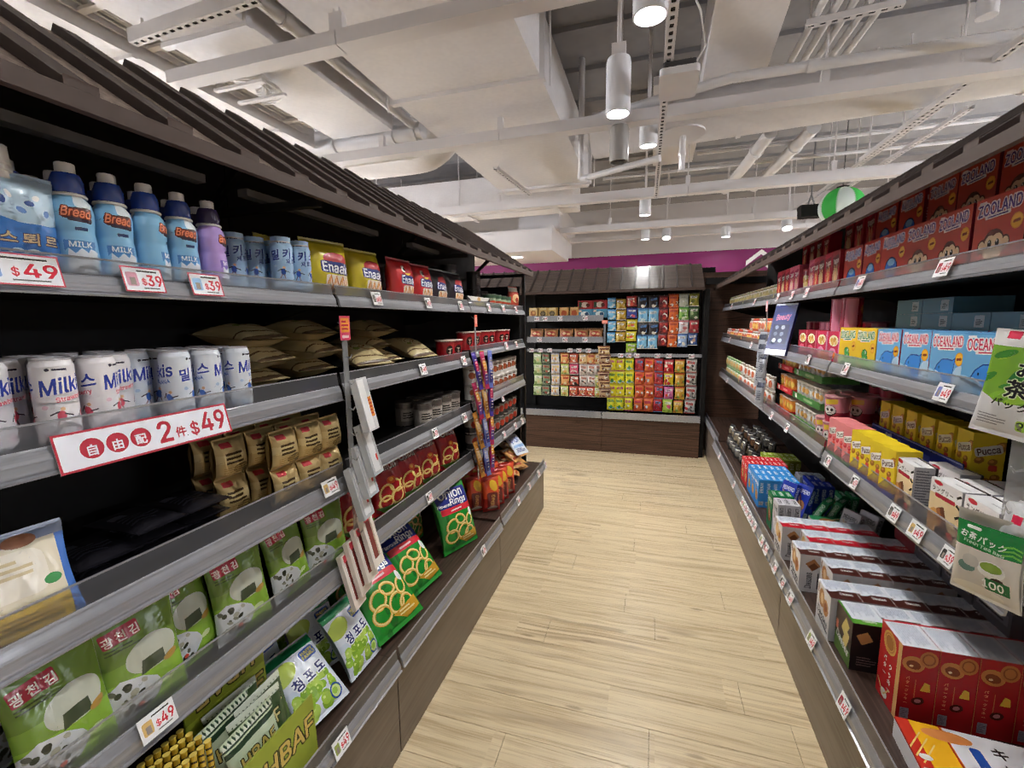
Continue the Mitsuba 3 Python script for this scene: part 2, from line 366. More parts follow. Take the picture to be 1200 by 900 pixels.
for k in range(5):
    xx = 0.79 + 0.075 * k
    pipe('conduit', [(xx, 1.2, 2.95), (xx, 2.4, 2.95), (xx - 0.01, 3.55, 2.95)], 0.019, 'thin white conduit in the bundle of five, %s from the left' % ('first', 'second', 'third', 'fourth', 'fifth')[k], (0.9,), 'conduit', 10)
# round duct across the aisle
rd = thing('round_duct', 'large white round duct crossing the ceiling at a slant on the right', 'air duct')
put('duct_skin', tube([(-0.5, 3.967, 2.86), (0.4, 3.86, 2.86), (1.8, 3.72, 2.86), (4.0, 3.5, 2.86)], 0.17, 28), B['paint_white'], rd, smooth=40)
for xx in (0.55, 2.1):
    c = 3.98 - 0.103 * (xx + 0.62)
    put('joint_band', tube([(xx, c, 2.86), (xx + 0.03, c - 0.003, 2.86)], 0.178, 28), B['paint_plain'], rd, smooth=40)
ds = thing('ceiling_disc', 'flat white disc shield above the spotlights in the middle', 'ceiling disc')
dd = trimesh.creation.cylinder(0.15, 0.012, sections=40); dd.apply_translation([0.15, 3.4, 2.585])
put('plate', dd, B['paint_plain'], ds)
put('stem', cat_([tube([(0.16, 3.42, 2.36), (0.16, 3.42, 2.585)], 0.021, 12), tube([(0.16, 3.42, 2.45), (0.16, 3.42, 2.475)], 0.027, 12)]), B['pipe_white'], ds, smooth=40)
pipe('sprinkler_pipe', [(-0.52, 3.36, 2.73), (0.4, 3.05, 2.73), (1.2, 3.06, 2.73), (4.0, 3.1, 2.73)], 0.028, 'white pipe crossing behind the access point to the right', (0.2, 1.5))
pipe('sprinkler_pipe', [(-0.6, 3.92, 2.52), (-0.2, 3.72, 2.52), (0.02, 3.62, 2.52)], 0.024, 'short white pipe with an elbow behind the spotlight cylinders', (0.1,))
pipe('drop_pipe', [(-0.6, 3.92, 2.52), (-0.6, 3.92, 3.0), (-0.6, 3.92, 3.44)], 0.024, 'vertical white pipe rising from the elbow beside the flat duct', (0.05,))
# top ducts right of the wide duct
dk6 = thing('cross_duct', 'white flat duct crossing at the top centre behind the spotlight', 'air duct')
put('duct_box', box(-0.60, 0.62, 1.3, 2.5, 2.98, 3.3), B['paint_white'], dk6)
put('seam_strip', box(-0.60, 0.62, 2.47, 2.5, 2.965, 2.98), B['paint_plain'], dk6)
put('seam_strip', box(-0.60, 0.62, 1.95, 1.96, 2.97, 2.98), B['paint_plain'], dk6)
dk7 = thing('sloping_duct', 'short sloping white duct hanging below the slab at top centre', 'air duct')
put('duct_box', prism_x([(2.5, 3.0), (3.35, 2.84), (3.55, 2.95), (3.55, 3.2), (2.5, 3.3)], 0.26, 0.62), B['paint_white'], dk7)
dk8 = thing('cross_duct', 'grey white duct bend above the pipe at the upper right corner', 'air duct')
put('duct_box', prism_x([(1.9, 3.05), (3.0, 3.05), (3.25, 3.2), (3.25, 3.4), (1.9, 3.4)], 1.25, 3.6), B['paint_white'], dk8)
put('bend', tube([(1.62, 3.2, 2.9), (1.62, 3.2, 3.1), (1.55, 3.15, 3.2), (1.4, 3.1, 3.22)], 0.045, 14), B['pipe_white'], dk8, smooth=40)
for k, (x0, x1, yy, zz) in enumerate(((-0.6, 4.5, 5.6, 3.0), (-0.4, 4.5, 6.0, 2.95), (0.4, 4.5, 5.35, 3.08))):
    pipe('conduit', [(x0, yy, zz), (1.0, yy - 0.02, zz), (x1, yy - 0.05, zz)], 0.017, 'thin white conduit across the far ceiling, %s' % ('nearest the third beam', 'between the third and fourth beams', 'half hidden above the third beam')[k], (0.4,), 'conduit', 8)
for k, xx in enumerate((0.95, 1.28)):
    pipe('slanted_duct', [(xx, 4.7, 2.98), (xx - 0.05, 5.6, 2.98), (xx - 0.12, 6.5, 2.98)], 0.055, ('left', 'right')[k] + ' one of two slanted white pipes behind the third beam', (0.5,), 'pipe')
gs = thing('slab_panel', 'white board strip on the grey slab beyond the disc', 'ceiling panel')
put('board', box(-0.05, 0.42, 4.3, 6.4, 3.33, 3.4), B['paint_plain'], gs)
jb = thing('junction_box', 'small beige junction box under the slab behind the disc', 'junction box')
put('case', box(0.06, 0.32, 4.55, 4.8, 3.08, 3.33), principled((150, 145, 132), 0.5), jb)
# access point
ap = thing('access_point', 'white flat wireless access point hung on the slotted strut', 'access point')
apb = trimesh.creation.extrude_polygon(sbox(0.02, 2.34, 0.15, 2.56).buffer(0.022), 0.03, engine='earcut'); apb.apply_translation([0, 0, 2.455])
put('cover', apb, B['lamp_white'], ap)
apd = trimesh.creation.extrude_polygon(sbox(0.025, 2.345, 0.145, 2.555).buffer(0.012), 0.03, engine='earcut'); apd.apply_translation([0, 0, 2.4855])
put('back_case', apd, B['dark_grey'], ap)
put('wire', tube([(0.13, 2.5, 2.515), (0.2, 2.46, 2.62), (0.17, 2.42, 2.75), (0.1, 2.4, 2.9)], 0.005, 6), B['cable_white'], ap)
# black speaker and green lantern
sp = thing('hanging_speaker', 'black box speaker hung from the ceiling beside the green lantern', 'speaker')
put('cabinet', prism([(1.585, 2.50), (1.80, 2.50), (1.82, 2.63), (1.575, 2.63)], 6.05, 6.2), B['black_matte'], sp)
put('bracket', cat_([tube([(1.66, 6.12, 2.63), (1.69, 6.12, 2.75), (1.69, 6.12, ZC)], 0.008, 6), tube([(1.73, 6.12, 2.63), (1.69, 6.12, 2.75)], 0.008, 6)]), B['steel_grey'], sp)
def lantern():
    t = thing('paper_lantern', 'round green and white paper lantern above the right canopy', 'lantern')
    cx, cy, cz, R_ = 1.86, 5.72, 2.515, 0.205
    n_, m_ = 64, 44
    v, c, f = [], [], []
    for i in range(m_ + 1):
        ph = math.radians(14 + 152 * i / m_)
        rib = 1 + 0.012 * math.cos(i * math.pi * 1.0)
        for j in range(n_ + 1):
            th = 2 * math.pi * j / n_ + 0.32
            v.append((cx + R_ * rib * math.sin(ph) * math.cos(th), cy + R_ * rib * math.sin(ph) * math.sin(th), cz + 0.93 * R_ * math.cos(ph)))
            c.append(lin((58, 176, 72)) if (j // 8) % 2 == 0 else lin((214, 226, 216)))
    for i in range(m_):
        for j in range(n_):
            a = i * (n_ + 1) + j
            f += [[a, a + n_ + 1, a + 1], [a + 1, a + n_ + 1, a + n_ + 2]]
    scene[t + '__shade'] = mikit.ply((np.array(v), np.array(f)), B['paper'], True, color=np.array(c))
    for s in (1, -1):
        ring = trimesh.creation.cylinder(0.055, 0.02, sections=28); ring.apply_translation([cx, cy, cz + s * 0.188])
        put('collar', ring, B['black_matte'], t)
    put('cord', tube([(cx, cy, cz + 0.19), (cx, cy, ZC)], 0.004, 6), B['dark_grey'], t)
lantern()

# ------------------------------------------------------------------ lamps
def spot(x, y, z, r, h, label, on=True, power=1.0, group=None, aim=(0.0, 0.0), mat='lamp_white'):
    t = thing('spotlight', label, 'spotlight', group)
    prof = [(0, 0.03), (r * 0.86, 0.03), (r * 0.9, 0.0), (r, 0.002), (r, h - 0.02), (r * 0.92, h), (0, h)]
    R_ = trimesh.transformations.euler_matrix(aim[0], aim[1], 0)
    R_[:3, 3] = [x, y, z]
    body = lathe(prof, 28); body.apply_transform(R_)
    put('housing', body, B[mat], t, smooth=35)
    fc = trimesh.creation.cylinder(r * 0.84, 0.006, sections=28); fc.apply_translation([0, 0, 0.026]); fc.apply_transform(R_)
    if on:
        d_ = mikit.ply(fc, B['lamp_white']); d_['emitter'] = {'type': 'area', 'radiance': {'type': 'rgb', 'value': [float(c * power) for c in LAMP]}}
        scene[t + '__lens'] = d_
    else:
        put('lens', fc, B['dark_grey'], t)
    put('stem', cat_([tube([(x, y, z + h - 0.005), (x, y, ztop(x, y, z))], 0.012, 8), box(x - 0.035, x + 0.035, y - 0.02, y + 0.02, z + h, z + h + 0.07)]), B['paint_plain'], t)
    return t
spot(-0.20, 2.52, 2.40, 0.062, 0.26, 'long white cylinder spotlight shining at the left of the access point')
spot(-0.040, 1.86, 2.44, 0.062, 0.24, 'round spotlight shining at the top edge above the aisle')
spot(-0.06, 3.30, 2.50, 0.058, 0.15, 'short white spotlight shining below the second beam', power=1.8, aim=(0.08, 0))
spot(-0.235, 3.12, 2.36, 0.060, 0.215, 'silver grey cylinder that is unlit, hanging under the second beam', on=False, mat='aluminium')
spot(-0.11, 5.35, 2.50, 0.062, 0.17, 'white spotlight under the third beam')
spot(-0.13, 6.9, 2.50, 0.06, 0.14, 'farther spotlight left of the far strut above the magenta band', power=0.7)
spot(0.16, 6.9, 2.50, 0.06, 0.14, 'glaring spotlight in the middle above the magenta band', power=1.3, aim=(-0.35, 0))
spot(1.62, 6.75, 2.50, 0.06, 0.14, 'glaring spotlight beside the right canopy', power=2.0, aim=(-0.45, 0))
spot(0.95, 7.1, 2.50, 0.06, 0.14, 'small white spotlight just above the magenta band', power=0.4)
spot(-0.05, 0.75, 2.46, 0.062, 0.22, 'added unseen spotlight above the camera in the aisle', power=0.8)  # added lamp out of view, brightens the near part of the aisle
spot(-0.05, -0.7, 2.46, 0.062, 0.22, 'added unseen spotlight behind the camera in the aisle', power=0.4)  # also added out of view, weak extra light from behind
# light tubes added over the neighbouring aisles, out of view, to brighten the ceiling
for xx in (-4.4, 4.2):
    for yy in (1.3, 3.5, 5.7):
        t = thing('added_light_tube', 'added unseen light tube, %s one over the %s neighbouring aisle' % ({1.3: 'nearest', 3.5: 'middle', 5.7: 'farthest'}[yy], 'left' if xx < 0 else 'right'), 'light tube', 'added light tubes over the neighbouring aisles')
        d_ = mikit.ply(tube([(xx, yy - 0.75, 2.15), (xx, yy + 0.75, 2.15)], 0.02, 10), B['lamp_white'])
        d_['emitter'] = {'type': 'area', 'radiance': {'type': 'rgb', 'value': FILL_TUBE}}
        scene[t + '__tube'] = d_
        for q in (-0.76, 0.76):
            put('holder', tube([(xx, yy + q - 0.008, 2.15), (xx, yy + q + 0.008, 2.15)], 0.028, 10), B['lamp_white'], t)
            put('rod', tube([(xx, yy + q, 2.17), (xx, yy + q, ztop(xx, yy + q, 2.3))], 0.005, 6), B['steel_grey'], t)
# ------------------------------------------------------------------ shelving units
def gondola(side, y0, y1, lipS, lipD, base, back, shelves, deck, label, end=None, near_end=None):
    """side -1 left, +1 right; shelves [(rail bottom, rail top)], deck (rail bottom, rail top)"""
    s = side
    t = thing('shelving_unit', label, 'shelving unit')
    def xb(a, b_, *r):
        return box(min(s * a, s * b_), max(s * a, s * b_), *r)
    g = 0.004
    kick_top = deck[0] - 0.01
    put('kick_panel', xb(base, base + 0.02, y0 + 0.0025, y1 - 0.0025, 0.0, kick_top), B['base_wood_side'], t)
    put('plinth', xb(base + 0.0205, back, y0 + 0.004, y1 - 0.004, 0.0, kick_top - 0.01), B['black_matte'], t)
    put('deck', xb(lipD + 0.012, back, y0 + 0.001, y1 - 0.001, deck[0] + 0.0, deck[0] + 0.03), B['deck_wood'], t)
    def rail(lip, z0, z1, p):
        h = z1 - z0
        # slanting price rail: a rounded outer skin with fine ribs, its foot leaning towards the aisle
        zt = z1 - h * 0.45
        ou = []
        for u in np.linspace(0, 1, 25):
            zz_ = z0 + 0.004 + (zt - z0 - 0.004) * u
            bulge = 0.0035 * math.sin(math.pi * min(1.0, u * 1.05)) + 0.0012 * sum(math.exp(-((u - c_) / 0.035) ** 2) for c_ in (0.10, 0.52, 0.93))
            ou.append((lip + 0.0015 + 0.009 * u - bulge, zz_))
        sk = [(lip + 0.004, z0 - 0.001), (lip - 0.0035, z0 - 0.001), (lip - 0.004, z0 + 0.002)] + ou + [(lip + 0.0135, zt)]
        put('price_rail', prism([(s * a, z) for a, z in sk], y0 + 0.007, y1 - 0.007), B['rail_grey'], p, smooth=50)
        m = trimesh.Trimesh([(s * (lip + 0.0110), y0 + 0.007, z1 - h * 0.45), (s * (lip + 0.0110), y1 - 0.007, z1 - h * 0.45), (s * (lip + 0.0165), y1 - 0.007, z1), (s * (lip + 0.0165), y0 + 0.007, z1)],
                            [[0, 1, 2], [0, 2, 3]], process=False)
        put('clear_guard', m, B['acrylic'], p)
        put('guard_bead', xb(lip + 0.0150, lip + 0.018, y0 + 0.007, y1 - 0.007, z1, z1 + 0.003), B['rail_grey'], p)
    rail(lipD, deck[0], deck[1], t + '__deck')
    for z0, z1 in shelves:
        sh = put('shelf', xb(lipS + 0.0145, back, y0 + 0.003, y1 - 0.003, z0 + 0.005, z0 + 0.035), B['black_metal'], t)
        rail(lipS, z0, z1, sh)
        for yb in (y0 + 0.012, y1 - 0.018):
            put('bracket', prism([(s * (lipS + 0.06), z0 + 0.0045), (s * back, z0 + 0.0045), (s * back, z0 - 0.06), (s * (back - 0.08), z0 - 0.055)], yb, yb + 0.005), B['black_metal'], sh)
    put('back_panel', xb(back + 0.001, back + 0.02, y0 + 0.002, y1 - 0.002, kick_top + 0.001, 1.90), B['black_matte'], t)
    for yp in (y0 + 0.0005, y1 - 0.0205):
        put('upright', xb(back + 0.021, back + 0.06, yp, yp + 0.02, 0.0, 1.86), B['black_metal'], t)
    return t

LS, LD, LB, LK = 0.85, 0.70, 0.72, 1.22
RS, RD, RB, RK = 0.65, 0.50, 0.55, 1.02
LY = [0.06, 1.085, 2.07, 3.06]
RY = [1.01, 1.995, 2.96, 3.87, 4.83]
L_SHELF = [(1.400, 1.458), (1.132, 1.208), (0.855, 0.942), (0.593, 0.688)]
L_SHELF2 = [(1.400, 1.458), (1.142, 1.207), (0.876, 0.946), (0.617, 0.695)]
L_SHELF3 = [(1.400, 1.458), (1.176, 1.230), (0.908, 0.980), (0.635, 0.698)]
R_SHELF = [(1.436, 1.492), (1.148, 1.216), (0.790, 0.880)]
R_SHELF2 = [(1.436, 1.492), (1.148, 1.222), (0.805, 0.885)]
gondola(-1, LY[0], LY[1], LS, LD, LB, LK, L_SHELF, (0.298, 0.362), 'nearest left shelving unit with bottles and soda cans')
gondola(-1, LY[1], LY[2], LS, LD, LB, LK, L_SHELF2, (0.298, 0.362), 'middle left shelving unit with onion snack bags')
gondola(-1, LY[2], LY[3], LS, LD, LB, LK, L_SHELF3, (0.310, 0.368), 'far left shelving unit at the end of the left row')
gondola(1, RY[0], RY[1], RS, RD, RB, RK, R_SHELF, (0.338, 0.415), 'nearest right shelving unit with animal biscuit boxes')
gondola(1, RY[1], RY[2], RS, RD, RB, RK, R_SHELF2, (0.338, 0.415), 'second right shelving unit with red tins and panda cups')
gondola(1, RY[2], RY[3], RS, RD, RB, RK, R_SHELF2, (0.338, 0.415), 'third right shelving unit with small packs')
gondola(1, RY[3], RY[4], RS, RD + 0.03, RB, RK, R_SHELF2, (0.352, 0.425), 'farthest right shelving unit at the dark corner')
# end posts of the left row
ep = thing('end_post', 'slender black post closing the far end of the left row', 'post')
put('post', box(-0.875, -0.855, 3.062, 3.082, 0.0, 1.66), B['black_metal'], ep)
ep2 = thing('wire_panel', 'black wire mesh panel at the far end of the left row', 'mesh panel')
wires = [box(-1.2, -0.885, 3.068, 3.072, 0.32 + 0.045 * k, 0.3235 + 0.045 * k) for k in range(8)] + [box(-1.2 + 0.035 * k, -1.1965 + 0.035 * k, 3.072, 3.076, 0.3, 0.66) for k in range(10)]
put('wire_grid', cat_(wires), B['black_metal'], ep2)
put('frame', cat_([box(-1.21, -0.877, 3.066, 3.078, 0.0, 0.012), box(-1.21, -1.2, 3.066, 3.078, 0.012, 0.67), box(-0.888, -0.877, 3.066, 3.078, 0.012, 0.67)]), B['black_metal'], ep2)

ep3 = thing('partition_board', 'black side panel closing the far end of the left row', 'panel')
put('board', box(-1.28, -0.90, 3.0835, 3.095, 0.0, 1.60), B['black_matte'], ep3)
# ------------------------------------------------------------------ canopies
def canopy_mesh(p0, p1, th):
    """roof sheet between lower front edge p0=(d, z) and ridge p1, thickness th, as a profile"""
    d0, z0 = p0; d1, z1 = p1
    L = math.hypot(d1 - d0, z1 - z0); nx, nz = -(z1 - z0) / L, (d1 - d0) / L
    return [(d0, z0), (d1, z1), (d1 + nx * th, z1 + nz * th), (d0 + nx * th, z0 + nz * th)], (nx, nz)

def canopy(axis, s, a0, a1, p0, p1, label, step=0.143, first=0.07, bat_w=0.044):
    """axis 'y': roof along y on side s (front depth p0[0] from x=0); axis 'x': roof along x facing -y"""
    t = thing('roof_canopy', label, 'canopy')
    prof, (nx, nz) = canopy_mesh(p0, p1, 0.012)
    if axis == 'y':
        mk = lambda pr, b0, b1: prism([(s * d_, z_) for d_, z_ in pr], b0, b1)
    else:
        mk = lambda pr, b0, b1: prism_x(pr, b0, b1)
    n_ = int((a1 - a0 - first) / step) + 1
    edges = [a0] + [a0 + first + step * k for k in range(n_)] + [a1]
    for e0, e1 in zip(edges, edges[1:]):
        if e1 - e0 > 0.004:
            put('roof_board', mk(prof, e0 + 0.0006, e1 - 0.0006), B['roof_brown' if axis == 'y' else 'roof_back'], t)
    o = lambda q, k: (q[0] + nx * k, q[1] + nz * k)
    hb = 0.0295 if axis == 'y' else 0.024
    dx_, dz_ = (p1[0] - p0[0]), (p1[1] - p0[1]); L_ = math.hypot(dx_, dz_); ux, uz = dx_ / L_, dz_ / L_
    sh_ = lambda q, k, b: (o(q, k)[0] + ux * b, o(q, k)[1] + uz * b)
    batp = [sh_(p0, 0.0122, 0.0), o(p1, 0.0122), o(p1, hb), sh_(p0, hb, 0.0)]
    zt_ = o(p0, hb)[1] + 0.004
    endp = [(p0[0] - 0.022, p0[1] + 0.0153), (p0[0] - 0.016, p0[1] + 0.0153), (p0[0] - 0.016, zt_), (p0[0] - 0.022, zt_)] if False else [(p0[0] - 0.016, p0[1] + 0.0153), (p0[0] - 0.0075, p0[1] + 0.0153), (o(p0, hb)[0] - 0.0005, zt_), (p0[0] - 0.016, zt_ - 0.003)]
    for e in edges[1:-1]:
        bt = put('batten', mk(batp, e - bat_w / 2, e + bat_w / 2), B['batten_shade'], t)
        if axis == 'y':
            put('end_block', mk(endp, e - bat_w / 2, e + bat_w / 2), B['roof_block'], bt)
    d0, z0 = p0
    put('fascia', mk([(d0 - 0.016, z0 - 0.012), (d0 - 0.0005, z0 - 0.012), (d0 - 0.0005, z0 + 0.015), (d0 - 0.016, z0 + 0.015)], a0, a1), B['roof_block'], t)
    d1, z1 = p1
    put('ridge_cap', mk([(d1 + 0.001, z1 - 0.03), (d1 + 0.03, z1 - 0.03), (d1 + 0.03, z1 + 0.012), (d1 + 0.001, z1 + 0.012)], a0, a1), B['steel_grey'], t)
    for k in range(int((a1 - a0) / 0.98) + 1 if s < 0 or axis == 'x' else 0):
        e = min(a0 + 0.02 + 0.98 * k, a1 - 0.04)
        put('arm', mk([(d0 + 0.02, z0 - 0.002), (d0 + 0.40, z0 + 0.0), (d0 + 0.40, z0 - 0.022), (d0 + 0.02, z0 - 0.02)], e, e + 0.02), B['black_metal'], t)
        put('arm', mk([(d0 + 0.22, z0 + 0.13), (d0 + 0.24, z0 + 0.145), (d0 + 0.40, z0 + 0.001), (d0 + 0.38, z0 + 0.001)], e, e + 0.02), B['black_metal'], t)
    return t
canopy('y', -1, 0.0, 3.07, (0.81, 1.672), (1.31, 1.997), 'dark brown battened roof canopy over the left shelves', first=0.055)
canopy('y', 1, 0.35, 4.85, (0.585, 1.652), (1.05, 1.954), 'dark brown battened roof canopy over the right shelves', first=0.06)
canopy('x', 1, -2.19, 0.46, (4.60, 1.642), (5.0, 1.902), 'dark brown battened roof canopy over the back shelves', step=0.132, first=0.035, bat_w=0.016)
for s, dd_, yy0, yy1 in ((-1, 0.98, 0.1, 0.82), (-1, 0.98, 0.93, 1.5), (-1, 0.98, 1.75, 2.0)):
    bx = thing('light_channel', 'unlit grey light channel under the %s canopy%s' % (('left', '') if s < 0 else ('right', '')) if False else
               'unlit grey light channel under the ' + ('right canopy' if s > 0 else 'left canopy, %s' % {0.1: 'nearest one', 0.93: 'middle one', 1.75: 'farthest short one'}[yy0]), 'light channel')
    put('channel', box(min(s * dd_, s * (dd_ + 0.03)), max(s * dd_, s * (dd_ + 0.03)), yy0, yy1, 1.672, 1.69) if s < 0 else box(dd_, dd_ + 0.03, yy0, yy1, 1.66, 1.68), B['steel_grey'], bx)

# ------------------------------------------------------------------ back unit
bu = thing('back_shelving', 'dark wood based shelving unit across the end of the aisle', 'shelving unit')
BX0, BXM, BX1 = -1.30, -0.468, 0.474
for a, b_ in ((-2.2, BX0), (BX0, BXM), (BXM, BX1)):
    put('kick_panel', box(a + 0.002, b_ - 0.002, 4.62, 4.64, 0.0, 0.352), B['base_wood_back'], bu)
    dkk = put('deck', box(a + 0.001, b_ - 0.001, 4.6, 5.06, 0.36, 0.385), B['black_metal'], bu)
    put('price_rail', box(a + 0.004, b_ - 0.004, 4.578, 4.5995, 0.362, 0.428), B['rail_grey'], dkk)
put('plinth', box(-2.2, BX1 - 0.003, 4.641, 5.06, 0.0, 0.35), B['base_wood_back'], bu)
put('back_panel', box(-2.2, 0.60, 5.062, 5.09, 0.0, 1.88), B['black_matte'], bu)
for xx in (BX0, BXM - 0.01, BX1 - 0.02):
    put('upright', box(xx, xx + 0.02, 5.04, 5.0615, 0.386, 1.86), B['black_metal'], bu)
for z in (1.352, 1.128):
    sh = put('shelf', box(BX0 + 0.0, BXM - 0.012, 4.762, 5.04, z + 0.005, z + 0.035), B['black_metal'], bu)
    put('price_rail', box(BX0 + 0.0, BXM - 0.014, 4.75, 4.7615, z, z + 0.062), B['rail_grey'], sh)
BTR = put('tag_bar', box(BX0, BXM - 0.02, 4.74, 4.748, 1.03, 1.058), B['rail_grey'], bu)
BTR2 = put('tag_bar', box(BXM + 0.06, BX1, 4.74, 4.748, 0.985, 1.018), B['rail_grey'], bu)
for xa, xb_, zz in ((BX0, BXM - 0.02, 1.044), (BXM + 0.06, BX1, 1.0)):
    for q in (xa + 0.01, xb_ - 0.02):
        put('bar_arm', box(q, q + 0.01, 4.7485, 5.0615, zz - 0.006, zz + 0.006), B['black_metal'], bu)
cp = thing('corner_panel', 'tall dark brown panel filling the corner right of the back shelves', 'panel')
put('panel', box(0.476, 1.5, 4.96, 4.99, 0.0, 1.82), B['base_wood_back'], cp)
put('side_panel', box(0.476, 0.515, 4.66, 4.955, 0.0, 1.64), B['black_matte'], cp)
put('top_bar', box(0.50, 1.5, 4.9, 4.955, 1.70, 1.76), B['black_metal'], cp)
